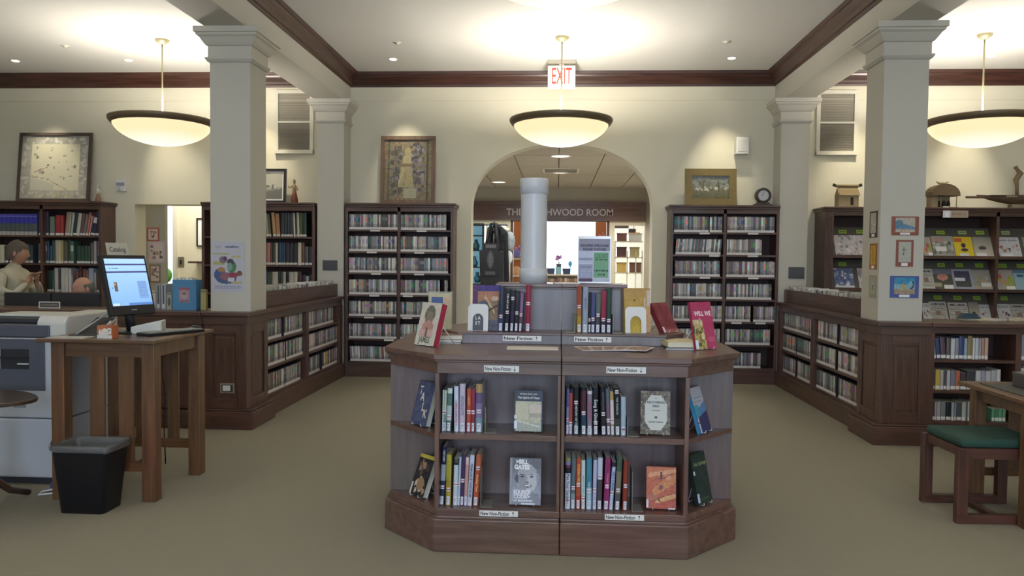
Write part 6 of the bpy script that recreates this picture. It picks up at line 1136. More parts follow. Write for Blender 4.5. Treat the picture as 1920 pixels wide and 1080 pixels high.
a = pad(50, 78, 'b8b8c4'); a.rect(.05, .55, .74, .775, h('a8a860')).rect(.62, .9, .68, .715, h('b0ac70')).rect(.06, .4, .54, .60, h('a8a468')).ell(.36, .64, .12, .07, h('7c6878')).ell(.42, .66, .06, .04, h('5c3c50')).ell(.62, .50, .14, .12, h('4c7c58')).ell(.58, .6, .11, .06, h('44444c')).ell(.56, .5, .08, .08, h('7c9c8c')).ell(.26, .34, .18, .13, h('44588c')).ell(.45, .26, .32, .10, h('4c5c84')).ell(.5, .31, .24, .08, h('8c5c68')).ell(.68, .34, .15, .05, h('8c3c50')).ell(.86, .37, .09, .05, h('6c4c30')).rect(.5, .7, .2, .28, h('c8c8d0')).ell(.3, .44, .12, .05, h('a87c50')).rect(.6, .95, .17, .205, h('b8a870')).lines(.1, .9, .05, .12, 2, h('8c90b0'), 4).noise(.04, 1, 2)
g = G(); a.grid(g, w_, hh, -.004); g.box(-w_ / 2, w_ / 2, -.0035, 0, 0, hh, h('b0b0bc')); g.build('sheet', PRINT, t)
words('digital', .030, mat('title_8c90a0', h('8c90a0'), .6), t, (-w_ * .30, -.0052, hh * .895), sx=.72, bold=.0004); words('mainelibrary', .030, mat('title_5c6484', h('5c6484'), .6), t, (w_ * .13, -.0052, hh * .895), sx=.82, bold=.001)
# ================================================================== SERVICE DESK AND STAFF
MB = mat('monitor_back', h('2c2b30'), .5)
for i, (u0, u1) in enumerate(((9, 97), (98, 189))):
    p0, p1 = PY(u0, 548, 6.86), PY(u1, 548, 6.86); xc, w_ = (p0[0] + p1[0]) / 2, p1[0] - p0[0] - .01; zt = p0[2]
    t = thing('desk_monitor', 'black computer monitor seen from behind on the service desk, %s' % ('left one, before the standing person' if i == 0 else 'right one, before the seated person'), 'monitor', (xc, 6.95, .735))
    G().box(-w_ / 2, w_ / 2, -.11, -.07, .08, zt - .735).build('housing', MB, t, bev=.006); G().box(-w_ / 2 + .015, w_ / 2 - .015, -.0695, -.069, .095, zt - .75).build('screen', mat('screen_dark', h('202830'), .2), t)
    G().box(-.03, .03, -.07, -.04, 0, .25).build('neck', MB, t); G().box(-.12, .12, -.1, .08, 0, .012).build('foot', MB, t)
x, y, _ = PZ(89, 577, .99); y = 6.42; x = PY(91, 577, 6.42)[0]
t = thing('name_sign', 'small white framed desk sign on the service desk counter', 'sign', (x, 6.43, .99)); G().box(-.095, .095, 0, .006, 0, .008).box(-.095, .095, 0, .006, .05, .058).box(-.095, -.088, 0, .006, .008, .05).box(.088, .095, 0, .006, .008, .05).build('frame', WHITEPL, t)
a = pad(30, 8, '5a534c'); a.lines(.1, .9, .2, .8, 1, h('8f8880'), 2); g = G(); a.grid(g, .176, .042, .002, z0=.008); g.build('print', PRINT, t)
# things on the right end of the desk
def deskpx(u, Y=6.52): return PY(u, 560, Y)[0]
x0, x1 = deskpx(330), deskpx(374); xc = (x0 + x1) / 2; w_ = x1 - x0; t = thing('display_box', 'bright blue display box with small pink poster on the service desk', 'box', (xc, 6.52, .99))
bb = mat('blue_card', h('5088b4'), .6); hb = PY(350, 525, 6.45)[2] - .99
G().box(-w_ / 2, w_ / 2, -.06, -.055, 0, hb).box(-w_ / 2, -w_ / 2 + .005, -.055, .06, 0, hb).box(w_ / 2 - .005, w_ / 2, -.055, .06, 0, hb).box(-w_ / 2, w_ / 2, .055, .06, 0, hb).box(-w_ / 2, w_ / 2, -.055, .055, 0, .005).build('box_body', bb, t)
a = pad(18, 26, 'a88c98'); a.rect(0, 1, .85, 1, h('a05c68')).ell(.5, .5, .35, .3, h('b4a0a4')).ell(.5, .6, .2, .12, h('8c6c78')).lines(.1, .9, .04, .2, 2, h('7c6070'), 3); g = G(); a.grid(g, .095, .13, -.0612, z0=.065); g.build('pink_poster', PRINT, t)
for k in range(5): G().box(-w_ / 2 + .012 + k * .034, -w_ / 2 + .034 + k * .034, -.05, .05, .01, hb + .012 + .008 * (k % 2)).build('leaflet_stack', PAPER, t)
for k, (u0, u1, vt, c, lab) in enumerate(((279, 292, 545, 'c0b8a0', 'cream folder standing on the service desk by the monitor'), (292.5, 301, 533, '8f9098', 'first grey ring binder on the service desk'), (302, 311, 533, 'a4a6ac', 'second grey ring binder on the service desk'), (312, 322, 548, 'a8a898', 'beige booklet with dark oval beside the binders'), (323, 329, 540, '7c8078', 'grey green booklet left of the blue box'), (376, 386, 543, 'b0a468', 'khaki yellow box right of the blue box'))):
    x0, x1 = deskpx(u0, 6.5), deskpx(u1, 6.5); hz = PY(u0, vt, 6.5)[2] - .99; w_ = x1 - x0 - .002
    if k in (1, 2):
        g = G().box(-w_ / 2, w_ / 2, 0, .2, 0, hz, h(c)).box(-w_ * .12, w_ * .12, -.0008, 0, .05, hz * .95, h('3c3c44')).box(-w_ * .3, w_ * .3, -.001, 0, .012, .045, h('c8c8cc'))
        tag(g.build('ring_binder', PRINT, loc=((x0 + x1) / 2, 6.5, .9903)), lab, 'binder')
    else:
        g = G().box(-w_ / 2, w_ / 2, 0, .04, 0, hz, h(c)).box(-w_ / 2 + .003, w_ / 2 - .003, -.0006, 0, hz * .88, hz * .94, h('6c6858'))
        if k == 3: g.ell((0, -.001, hz * .45), (w_ * .3, .001, hz * .25), 12, 6, h('5c6660'))
        tag(g.build('booklet', PRINT, loc=((x0 + x1) / 2, 6.5, .9903)), lab, 'booklet')
# ---------------------------------------------------------------- people
def body(name, parent, pts, edges, m, sub=2):
    me = bpy.data.meshes.new(name); me.from_pydata([p[:3] for p in pts], edges, []); o = bpy.data.objects.new(name, me); C.objects.link(o); o.parent = parent
    me.materials.append(m); md = o.modifiers.new('skin', 'SKIN'); s = o.modifiers.new('sub', 'SUBSURF'); s.levels = s.render_levels = sub; md.use_smooth_shade = True
    if not me.skin_vertices: me.attributes.new('skin_vertices', 'FLOAT', 'POINT')
    for i, p in enumerate(pts):
        sv = me.skin_vertices[0].data[i]; r = p[3]; sv.radius = (r, r) if not isinstance(r, tuple) else r
    me.skin_vertices[0].data[0].use_root = True
    dg = bpy.context.evaluated_depsgraph_get(); dg.update(); nm = bpy.data.meshes.new_from_object(o.evaluated_get(dg)); o.modifiers.clear(); o.data = nm; nm.name = name
    for p in nm.polygons: p.use_smooth = True
    return o
def skinmesh(name, parent, pts, edges, m, sub=2):
    me = bpy.data.meshes.new(name); bm_ = __import__('bmesh').new(); lay = bm_.verts.layers.skin.verify(); vs = []
    for i, p in enumerate(pts):
        v = bm_.verts.new(p[:3]); r = p[3]; v[lay].radius = r if isinstance(r, tuple) else (r, r); v[lay].use_root = (i == 0); vs.append(v)
    for a_, b_ in edges: bm_.edges.new((vs[a_], vs[b_]))
    bm_.to_mesh(me); bm_.free(); o = bpy.data.objects.new(name, me); C.objects.link(o); me.materials.append(m)
    o.modifiers.new('skin', 'SKIN').use_smooth_shade = True; s = o.modifiers.new('sub', 'SUBSURF'); s.levels = s.render_levels = sub
    bpy.context.view_layer.update(); dg = bpy.context.evaluated_depsgraph_get(); nm = bpy.data.meshes.new_from_object(o.evaluated_get(dg)); o.modifiers.clear(); o.data = nm; nm.name = name
    for p in nm.polygons: p.use_smooth = True
    if not nm.materials: nm.materials.append(m)
    o.parent = parent; return o
def head(parent, loc, rz, skin, tilt=0, s=1.0, bald=False, hair=None, beard=False):
    """a head with brow, nose, lips, chin and ears, looking to -y before turning by rz"""
    import bmesh
    g = G(); N, Mv = 36, 28; k = 0
    for j in range(Mv + 1):
        t_ = PI * j / Mv - PI / 2
        for i in range(N):
            a_ = 2 * PI * i / N; x = math.cos(t_) * math.cos(a_); y = math.cos(t_) * math.sin(a_); z = math.sin(t_)
            fx = -y     # forward amount
            X = x * .076; Y = y * .097; Z = z * .118
            if z < 0: X *= 1 - .28 * (-z) ** 1.3; Y = Y * (1 - .10 * (-z)) - .012 * (-z) * (1 if fx > 0 else .2)
            if fx > .2:
                n_ = math.exp(-(x / .16) ** 2); Y -= .024 * n_ * math.exp(-((z + .18) / .13) ** 2) + .008 * n_ * math.exp(-((z - .05) / .2) ** 2)      # nose
                Y += .010 * math.exp(-((abs(x) - .38) / .16) ** 2) * math.exp(-((z - .06) / .10) ** 2)   # eye sockets
                Y -= .005 * math.exp(-(x / .5) ** 2) * math.exp(-((z - .22) / .09) ** 2)                # brow
                Y -= .006 * math.exp(-(x / .28) ** 2) * math.exp(-((z + .46) / .05) ** 2) + .006 * math.exp(-(x / .25) ** 2) * math.exp(-((z + .57) / .05) ** 2)   # lips
                Y -= .008 * math.exp(-(x / .3) ** 2) * math.exp(-((z + .85) / .14) ** 2)
            g.v.append((X, Y, Z))
    for j in range(Mv):
        for i in range(N):
            i2 = (i + 1) % N; g.f.append((j * N + i, j * N + i2, (j + 1) * N + i2, (j + 1) * N + i)); g.c.append(None); g.s.append(True)
    M = Matrix.Translation(loc) @ Matrix.Rotation(rz, 4, 'Z') @ Matrix.Rotation(tilt, 4, 'X') @ Matrix.Scale(s, 4)
    for sx_ in (-1, 1):
        st_ = len(g.v); g.ell((0, 0, 0), (.012, .020, .032), 10, 8); g.v[st_:] = [(x + sx_ * .077, y + .012, z - .008) for x, y, z in g.v[st_:]]
    g.xf(M); o = g.build('head', skin, parent)
    e = G()
    for sx_ in (-1, 1): e.ell((sx_ * .029, -.079, .008), (.012, .007, .006), 10, 6, h('e8e4dc')).ell((sx_ * .029, -.0855, .008), (.0045, .002, .0045), 8, 6, h('3a2c24'))
    e.xf(M); e.build('eyes', PRINT, o)
    G().ell((0, -.093, -.060), (.022, .006, .0045), 12, 6).xf(M).build('lips', mat('lips', h('9c5c50'), .5), o)
    if hair is not None:
        hg = G(); N2 = 30; M2 = 16; q = random.Random(4)
        for j in range(M2 + 1):
            for i in range(N2):
                a_ = 2 * PI * i / N2; back = math.sin(a_)           # +1 behind
                low = (.42 if back < -.55 else (.1 if back < -.2 else (-.25 if back < .15 else -.58))) if not bald else (.35 if back < -.2 else -.5)
                t0 = math.asin(low); t_ = t0 + (PI / 2 - t0) * j / M2
                if bald: t_ = t0 + (min(PI / 2, .38) - t0) * j / M2 if low < .3 else .36
                r = 1.09 + .05 * q.random() + (.13 * max(0, back) if not bald else -.05)
                hg.v.append((math.cos(t_) * math.cos(a_) * .078 * r, math.cos(t_) * math.sin(a_) * .099 * r + .004, math.sin(t_) * .12 * r))
        for j in range(M2):
            for i in range(N2):
                i2 = (i + 1) % N2; hg.f.append((j * N2 + i, j * N2 + i2, (j + 1) * N2 + i2, (j + 1) * N2 + i)); hg.c.append(None); hg.s.append(True)
        hg.xf(M); hg.build('hair', hair, parent)
    return o
def hand(parent, wrist, direction, up, skin, s=1.0, curl=.5, mirror=1):
    d = Vector(direction).normalized(); u = Vector(up); u = (u - d * u.dot(d)).normalized(); sd = d.cross(u) * mirror; W = Vector(wrist)
    def P(a_, b_, c_): v = W + d * a_ * s + sd * b_ * s + u * c_ * s; return (v.x, v.y, v.z)
    pts = [(*P(.045, 0, 0), .024 * s), (*P(0, 0, 0), .021 * s), (*P(-.07, 0, 0), .024 * s), (*P(.085, 0, 0), .022 * s)]; ed = [(0, 1), (1, 2), (0, 3)]
    for k, (off, ln) in enumerate(((-.030, .060), (-.010, .070), (.010, .066), (.029, .052))):
        b0 = len(pts); pts += [(*P(.086, off, 0), .0098 * s)]; ed.append((3, b0)); z = 0; x = .086; ang = 0
        for j, fr in enumerate((.42, .32, .26)):
            ang += curl * (.7 + .2 * j); x += ln * fr * math.cos(ang); z -= ln * fr * math.sin(ang); pts.append((*P(x, off * 1.05, z), (.0092 - .0009 * j) * s)); ed.append((len(pts) - 2, len(pts) - 1))
    b0 = len(pts); pts += [(*P(.035, -.030, -.006), .0125 * s), (*P(.060, -.045, -.020), .0105 * s), (*P(.082, -.046, -.034), .0092 * s)]; ed += [(0, b0), (b0, b0 + 1), (b0 + 1, b0 + 2)]
    return pts, ed
skin = mat('skin', h('b08468'), .55, noise=.06, nscale=20); skin2 = mat('skin_fair', h('b88a72'), .5, noise=.06, nscale=20)
cardi = mat('cream_knit', h('b8b29c'), .9, noise=.1, nscale=60, bump=.4); trous = mat('dark_trousers', h('3a3a44'), .85); shoe = mat('dark_shoe', h('241f1d'), .5); shirt = mat('grey_shirt', h('6c7480'), .8)
# standing person in a cream cardigan, turned to the right, hands raised before the chest
px_, py_ = PY(38, 500, 7.62)[0] - .02, 7.62
W1 = thing('person', 'person with short grey brown hair in cream cardigan standing behind the desk', 'person', (px_ - .05, py_, 0)); W1.scale = (.94, .94, .94)
# local frame: the figure faces +x (towards the right of the picture) and slightly away
pts = [(0, 0, .92, (.15, .12)), (0, 0, 1.05, (.145, .12)), (.01, 0, 1.20, (.16, .135)), (.01, 0, 1.33, (.165, .12)), (.0, 0, 1.405, (.075, .08)), (.02, 0, 1.47, .052),
       (-.0, -.17, 1.345, .062), (.01, -.235, 1.16, .054), (.16, -.22, 1.12, .043), (.22, -.10, 1.24, .034),
       (0, .17, 1.345, .062), (.02, .235, 1.16, .054), (.17, .19, 1.13, .043), (.23, .05, 1.25, .034), (-.01, 0, .80, (.155, .125))]
ed = [(0, 1), (1, 2), (2, 3), (3, 4), (4, 5), (3, 6), (6, 7), (7, 8), (8, 9), (3, 10), (10, 11), (11, 12), (12, 13), (0, 14)]
skinmesh('cardigan', W1, pts, ed, cardi, 2)
skinmesh('trousers', W1, [(0, 0, .90, .14), (0, -.09, .80, .095), (.01, -.10, .48, .065), (.0, -.10, .10, .05), (0, .09, .80, .095), (.01, .10, .48, .065), (0, .10, .10, .05)], [(0, 1), (1, 2), (2, 3), (0, 4), (4, 5), (5, 6)], trous)
for sy_ in (-1, 1): skinmesh('shoe', W1, [(-.03, sy_ * .10, .045, .045), (.07, sy_ * .10, .04, .042), (.15, sy_ * .105, .03, .03)], [(0, 1), (1, 2)], shoe)
skinmesh('neck', W1, [(.01, 0, 1.42, .052), (.035, 0, 1.50, .047)], [(0, 1)], skin)
head(W1, (.055, 0, 1.565), PI / 2 + .35, skin, .12, 1.0, hair=mat('grey_brown_hair', h('5c5248'), .85, noise=.35, nscale=40, bump=.6))
for wr, dr, mi in (((.22, -.10, 1.24), (.25, .35, .9), 1), ((.23, .05, 1.25), (.25, -.35, .9), -1)):
    pts, ed = hand(W1, wr, dr, (-.8, .0, .5), skin, 1.0, .55, mi); skinmesh('hand', W1, pts, ed, skin, 2)
# seated person, mostly bald, behind the right monitor
px2, py2 = PY(153, 535, 7.35)[0], 7.42
W2 = thing('person', 'seated balding person behind the right monitor, only the head showing', 'person', (px2, py2, 0))
zt2 = PY(153, 520, 7.35)[2]; zh = zt2 - .118
pts = [(0, .0, .52, (.16, .13)), (0, 0, .66, (.15, .12)), (0, 0, .80, (.165, .125)), (0, 0, zh - .22, (.16, .11)), (0, -.01, zh - .15, .065),
       (-.19, 0, zh - .24, .06), (-.24, -.06, zh - .42, .052), (-.17, -.22, zh - .33, .04), (.19, 0, zh - .24, .06), (.24, -.06, zh - .42, .052), (.17, -.22, zh - .33, .04)]
skinmesh('shirt', W2, pts, [(0, 1), (1, 2), (2, 3), (3, 4), (3, 5), (5, 6), (6, 7), (3, 8), (8, 9), (9, 10)], shirt)
skinmesh('trousers', W2, [(0, .02, .52, .14), (-.10, -.10, .51, .085), (-.11, -.40, .50, .065), (-.11, -.38, .10, .048), (.10, -.10, .51, .085), (.11, -.40, .50, .065), (.11, -.38, .10, .048)], [(0, 1), (1, 2), (2, 3), (0, 4), (4, 5), (5, 6)], trous)
for sx_ in (-1, 1): skinmesh('shoe', W2, [(sx_ * .11, -.36, .045, .045), (sx_ * .11, -.46, .04, .042), (sx_ * .115, -.54, .03, .03)], [(0, 1), (1, 2)], shoe)
skinmesh('neck', W2, [(0, -.01, zh - .16, .055), (0, -.025, zh - .07, .05)], [(0, 1)], skin2)
head(W2, (0, -.04, zh), -.7, skin2, .2, 1.0, bald=True, hair=mat('grey_hair', h('6c6a62'), .85, noise=.2, nscale=40))
for wr, mi in (((-.17, -.22, zh - .33), 1), ((.17, -.22, zh - .33), -1)):
    pts, ed = hand(W2, wr, (0, -1, -.05), (0, 0, 1), skin2, 1.0, .3, mi); skinmesh('hand', W2, pts, ed, skin2, 2)
t = thing('office_chair', 'dark office chair under the seated person behind the desk', 'chair', (px2, py2 + .02, 0)); CH = mat('chair_cloth', h('2c2e34'), .9)
G().box(-.23, .23, -.22, .20, .34, .38).build('seat', CH, t, bev=.02); G().box(-.20, .20, .20, .25, .48, .88).build('backrest', CH, t, bev=.02); G().tube([(0, 0, .08), (0, 0, .36)], .025, 10).build('gas_lift', BLACKP, t); G().tube([(0, .12, .38), (0, .235, .40), (0, .235, .5)], .015, 8).build('back_bracket', BLACKP, t)
for k in range(5): a_ = 2 * PI * k / 5; G().tube([(0, 0, .09), (.27 * math.cos(a_), .27 * math.sin(a_), .055)], .016, 8).ell((.27 * math.cos(a_), .27 * math.sin(a_), .027), (.025, .025, .027), 8, 6).build('caster_leg', BLACKP, t)
# ================================================================== COPIER, TABLES, BIN, STOOL
WC = mat('copier_white', h('b4b8c0'), .45); GC = mat('copier_grey', h('4c4f5c'), .5); LC = mat('lid_white', h('c4c4be'), .45)
t = thing('photocopier', 'large white and slate photocopier at the left beside the oak table', 'copier', (-3.45, 4.95, 0)); 
def cb(*a_): return G().box(*a_)
X1 = -3.075; X0 = -3.90; Y0, Y1 = 4.62, 5.22
cb(X0, X1, Y0, Y1, .045, .42).build('lower_cabinet', WC, t, True, bev=.012); cb(X0, X1, Y0, Y1, .425, .93).build('upper_cabinet', WC, t, True, bev=.010); cb(X0 + .03, X1 - .03, Y0 + .03, Y1, 0, .045).build('plinth', mat('copier_dark', h('2c2e36'), .6), t, True)
cb(X0 + .01, -3.20, Y0 - .008, Y0, .60, .925).build('slate_panel', GC, t, True, bev=.004)
g = cb(-3.60, -3.30, Y0 - .0095, Y0 - .008, .735, .86); g.build('tray_recess', mat('recess_black', h('23242a'), .6), t, True)
cb(-3.505, -3.485, Y0 - .02, Y0 - .0095, .735, .86).build('tray_guide', LC, t, True); cb(-3.37, -3.30, Y0 - .02, Y0 - .0095, .765, .773).build('output_lip', LC, t, True); cb(-3.9, -3.30, Y0 - .03, Y0 - .0095, .805, .812).build('tray_edge', BLACKP, t, True)
cb(-3.13, -3.10, Y0 - .004, Y0, .56, .86).build('port_strip', mat('port_grey', h('8c8f94'), .5), t, True)
cb(-3.41, -3.33, Y0 - .003, Y0, .43 + .06, .43 + .085).build('badge', mat('badge_grey', h('84868e'), .5), t, True)
cb(X0, -3.18, Y0 + .01, Y1, .935, 1.01).build('control_deck', GC, t, True, bev=.006)
g = G(); g.prism([(Y0 + .02, .935), (Y0 + .02, 1.03), (Y0 + .05, 1.07), (Y1 - .02, 1.075), (Y1, 1.06), (Y1, .935)], -3.27, -3.08, ax='x'); g.build('document_feeder', LC, t, True, bev=.02)
cb(X0, -3.28, Y0 + .12, Y1 - .02, 1.012, 1.045).build('platen_cover', mat('copier_dark'), t, True, bev=.008)
cb(-3.72, -3.30, Y0 + .22, Y1 - .1, 1.047, 1.062).build('paper_tray', LC, t, True, bev=.004)
t = thing('pedestal_table', 'small dark pedestal table with curved foot at the left frame edge', 'table', (-3.26, 4.06, 0)); a8 = []
for k in range(40):
    a_ = 2 * PI * k / 40; r = .36 * (1 + .04 * math.cos(4 * a_)); a8.append((r * math.cos(a_), r * .74 * math.sin(a_)))
G().prism(a8, .632, .655).build('top', woodmat('table_dark', h('3c2c22'), h('5c4636'), .3, 'X'), t, bev=.006); TD = mat('dark_turned_wood', h('4a3428'), .4)
G().lathe([(.05, .1), (.055, .14), (.03, .2), (.035, .3), (.05, .38), (.028, .48), (.04, .6), (.09, .632)], 20, cap=True).build('column', TD, t)
for k in range(3):
    a_ = 1.3 + 2 * PI * k / 3; c_, s_ = math.cos(a_), math.sin(a_); G().tube([(.03 * c_, .03 * s_, .2), (.13 * c_, .13 * s_, .17), (.24 * c_, .24 * s_, .07), (.36 * c_, .36 * s_, .022)], [.026, .024, .020, .018], 8).build('foot', TD, t)
# bin with liner
t = thing('waste_bin', 'black plastic waste bin with clear liner before the oak table', 'bin', (-2.655, 4.215, 0)); BB = mat('bin_black', h('1f1f24'), .45)
def rring(w_, d_, r, z, n=5):
    o_ = []
    for cx_, cy_, a0 in ((w_ - r, d_ - r, 0), (-w_ + r, d_ - r, PI / 2), (-w_ + r, -d_ + r, PI), (w_ - r, -d_ + r, 3 * PI / 2)):
        for k in range(n + 1): a_ = a0 + PI / 2 * k / n; o_.append((cx_ + r * math.cos(a_), cy_ + r * math.sin(a_), z))
    return o_
def rings(g, R_, c=None):
    k0 = len(g.v); n = len(R_[0])
    for r_ in R_: g.v += r_
    for j in range(len(R_) - 1):
        for i in range(n): i2 = (i + 1) % n; g.f.append((k0 + j * n + i, k0 + j * n + i2, k0 + (j + 1) * n + i2, k0 + (j + 1) * n + i)); g.c.append(c); g.s.append(True)
    return k0, n
g = G(); k0, n = rings(g, [rring(.130, .095, .03, 0), rring(.165, .12, .035, .355), rring(.173, .128, .038, .36), rring(.173, .128, .038, .378), rring(.165, .12, .035, .378), rring(.161, .117, .034, .35), rring(.127, .092, .03, .01)])
g.f.append(tuple(k0 + i for i in reversed(range(n)))); g.c.append(None); g.s.append(False); g.f.append(tuple(k0 + 6 * n + i for i in range(n))); g.c.append(None); g.s.append(False); g.build('shell', BB, t)
g = G(); q = random.Random(2)
def jr(L_, a_): return [(x + q.uniform(-a_, a_), y + q.uniform(-a_, a_), z + q.uniform(-a_, a_) * .8) for x, y, z in L_]
rings(g, [jr(rring(.177, .132, .04, .352), .003), jr(rring(.178, .133, .04, .379), .003), jr(rring(.172, .128, .038, .392), .006), jr(rring(.157, .113, .034, .375), .004), jr(rring(.14, .10, .03, .22), .006)]); g.build('liner', mat('clear_liner', h('8a8a8a'), .3, alpha=.38, spec=.8), t)
# tall oak table
t = thing('oak_table', 'tall slatted oak table holding the catalog computer', 'table', (-2.68, 4.68, 0))
TX0, TX1, TY0, TY1 = -3.03, -2.315, 4.285, 5.06; LX0, LX1, LY0, LY1 = -2.98, -2.35, 4.35, 5.0
cb(TX0, TX1, TY0, TY1, .943, .965).build('top', OWX, t, True, bev=.005)
for a_, b_ in ((LX0, LY0), (LX1 - .08, LY0), (LX0, LY1 - .08), (LX1 - .08, LY1 - .08)): cb(a_, a_ + .08, b_, b_ + .08, 0, .943).build('leg', OW, t, True, bev=.004)
for z0, z1, nm in ((.855, .943, 'apron'), (.175, .235, 'stretcher')):
    cb(LX0 + .08, LX1 - .08, LY0 + .02, LY0 + .045, z0, z1).build(nm, OWX, t, True); cb(LX0 + .08, LX1 - .08, LY1 - .045, LY1 - .02, z0, z1).build(nm, OWX, t, True)
    if nm == 'apron': cb(LX0 + .02, LX0 + .045, LY0 + .08, LY1 - .08, z0, z1).build(nm, OW, t, True); cb(LX1 - .045, LX1 - .02, LY0 + .08, LY1 - .08, z0, z1).build(nm, OW, t, True)
for a_ in (-2.758, -2.580): cb(a_, a_ + .088, LY0 + .024, LY0 + .041, .235, .855).build('slat', OW, t, True)
for a_ in (-2.81, -2.59): cb(a_, a_ + .075, LY1 - .041, LY1 - .024, .235, .855).build('slat', OW, t, True)

# catalog monitor
t = thing('catalog_monitor', 'black monitor showing a blue catalog page on the oak table', 'monitor', (-2.665, 4.72, .965), rot=(0, 0, math.radians(70)))
TM = Matrix.Translation((0, 0, 0)) @ Matrix.Rotation(math.radians(-15), 4, 'X')
o = G().box(-.165, .165, -.02, .02, .115, .505).box(-.10, .10, .02, .05, .18, .42).build('housing', BLACKP, t, bev=.005); o.matrix_local = TM
a = pad(64, 56, '8ab4e0'); a.grad(h('7ca8dc'), h('a4c8ec'), 0, 1).rect(0, 1, .86, .885, h('3c3c68')).rect(0, 1, .70, .73, h('3c3c68')).rect(.06, .12, .78, .81, h('6c88b0')).rect(.14, .2, .78, .81, h('5c78a0')).rect(.22, .3, .785, .81, h('445c80')).rect(0, 1, 0, .05, h('5078b4')).rect(.02, .18, 0, .045, h('b8d4f0')).rect(.2, .4, .0, .05, h('88acdc')).rect(.12, .2, .30, .5, h('5c5048')).rect(.13, .17, .42, .49, h('a88468')).rect(.06, .10, .36, .40, h('4c8ca8')).rect(.70, .93, .15, .52, h('7498c8')).lines(.72, .92, .18, .5, 6, h('6484b8'), 3).rect(.05, .5, .62, .64, h('90b8e8'))
g = G(); a.grid(g, .30, .305, -.0215, z0=.175); o = g.build('screen', SCREEN, t); o.matrix_local = TM
o = G().box(-.02, .02, -.023, -.0205, .142, .150).build('maker_badge', mat('badge_grey'), t); o.matrix_local = TM
G().tube([(0, .04, 0), (0, .07, .16), (0, .10, .26)], .03, 10).build('neck', BLACKP, t); G().box(-.11, .11, -.06, .13, 0, .012).build('foot', BLACKP, t, bev=.004)
t = thing('catalog_card', 'clear card holder with handwritten Catalog sign on top of the monitor', 'sign', (-2.795, 4.745, 1.452), rot=(math.radians(-15), 0, math.radians(66)))
G().box(-.075, .075, -.003, 0, -.022, .085).build('card', mat('ivory_card', h('b8b4a4'), .25, coat=.5), t); words('Catalog', .046, INK, t, (0, -.0036, .040), sx=.8, bold=.0006)
# things on the oak table
kb = thing('keyboard', 'dark keyboard with pale keys at the right of the oak table', 'keyboard', (-2.425, 4.70, .965), math.radians(64)); G().box(-.20, .20, -.065, .065, 0, .018).build('tray', BLACKP, kb, bev=.004)
g = G()
for r in range(5):
    for c_ in range(15): g.box(-.187 + c_ * .025, -.187 + c_ * .025 + .021, -.055 + r * .022, -.055 + r * .022 + .018, .018, .023)
q_ = g.build('keys', mat('pale_keys', h('8e9088'), .5), kb); q_['kind'] = 'stuff'
t = thing('computer_mouse', 'black mouse at the far right corner of the oak table', 'mouse', (-2.40, 4.97, .965), math.radians(60)); G().ell((0, 0, .008), (.045, .028, .022), 16, 10).build('shell', BLACKP, t); G().box(-.02, -.005, -.003, .003, .028, .031).build('wheel', mat('badge_grey'), t)
t = thing('note_holder', 'orange and white pencil box with dark spots on the oak table', 'box', (-2.66, 4.40, .965), math.radians(-4))
a = pad(20, 16, 'a8684c'); a.ell(.45, .45, .35, .35, h('d8d0c4')).rect(.7, .95, .3, .8, h('d4ccc0')).ell(.82, .62, .05, .07, h('3c3430')).rect(0, 1, 0, .25, h('d0d0c8')).ell(.25, .8, .2, .15, h('c06c40')).noise(.08, 2, 3)
g = G(); a.grid(g, .095, .075, -.03); g.box(-.0475, .0475, -.0295, .03, 0, .075, h('b46038')); g.build('box_body', PRINT, t)
for k, c_ in enumerate(('d8d4cc', '8c4430')): G().tube([(-.01 + k * .03, 0, .07), (.02 + k * .03, .0, .10)], .004, 6).build('pencil', mat('pencil_' + c_, h(c_), .5), t)
t = thing('card_reader', 'white wedge shaped label printer behind the pencil box', 'printer', (-2.575, 4.70, .965), math.radians(15)); g = G().prism([(-.09, 0), (.09, 0), (.09, .085), (-.09, .045)], -.06, .06, ax='y'); g.build('body', LC, t, bev=.006); G().box(-.10, .11, -.075, .075, 0, .004).build('base', BLACKP, t)
t = thing('document_stand', 'thin grey document stand leaning beside the catalog monitor', 'stand', (-2.86, 4.62, .965), math.radians(10)); G().tube([(-.09, -.09, .004), (.08, .05, .15)], .005, 6).build('rod', mat('rod_grey', h('a4a49c'), .3), t); G().box(-.12, .08, -.12, .06, 0, .004).build('base', BLACKP, t); G().quad([(-.08, -.08, .006), (.04, -.10, .006), (.10, .03, .10), (-.02, .05, .10)]).quad([(-.08, -.08, .0055), (-.02, .05, .0995), (.10, .03, .0995), (.04, -.10, .0055)]).build('plate', BLACKP, t)
tag(G().box(-.13, .10, -.06, .06, 0, .003, h('b4b0aa')).build('paper_sheet', PRINT, loc=(-2.86, 4.38, .9652), rot=(0, 0, .03)), 'pale paper sheet at the front left of the oak table', 'paper')
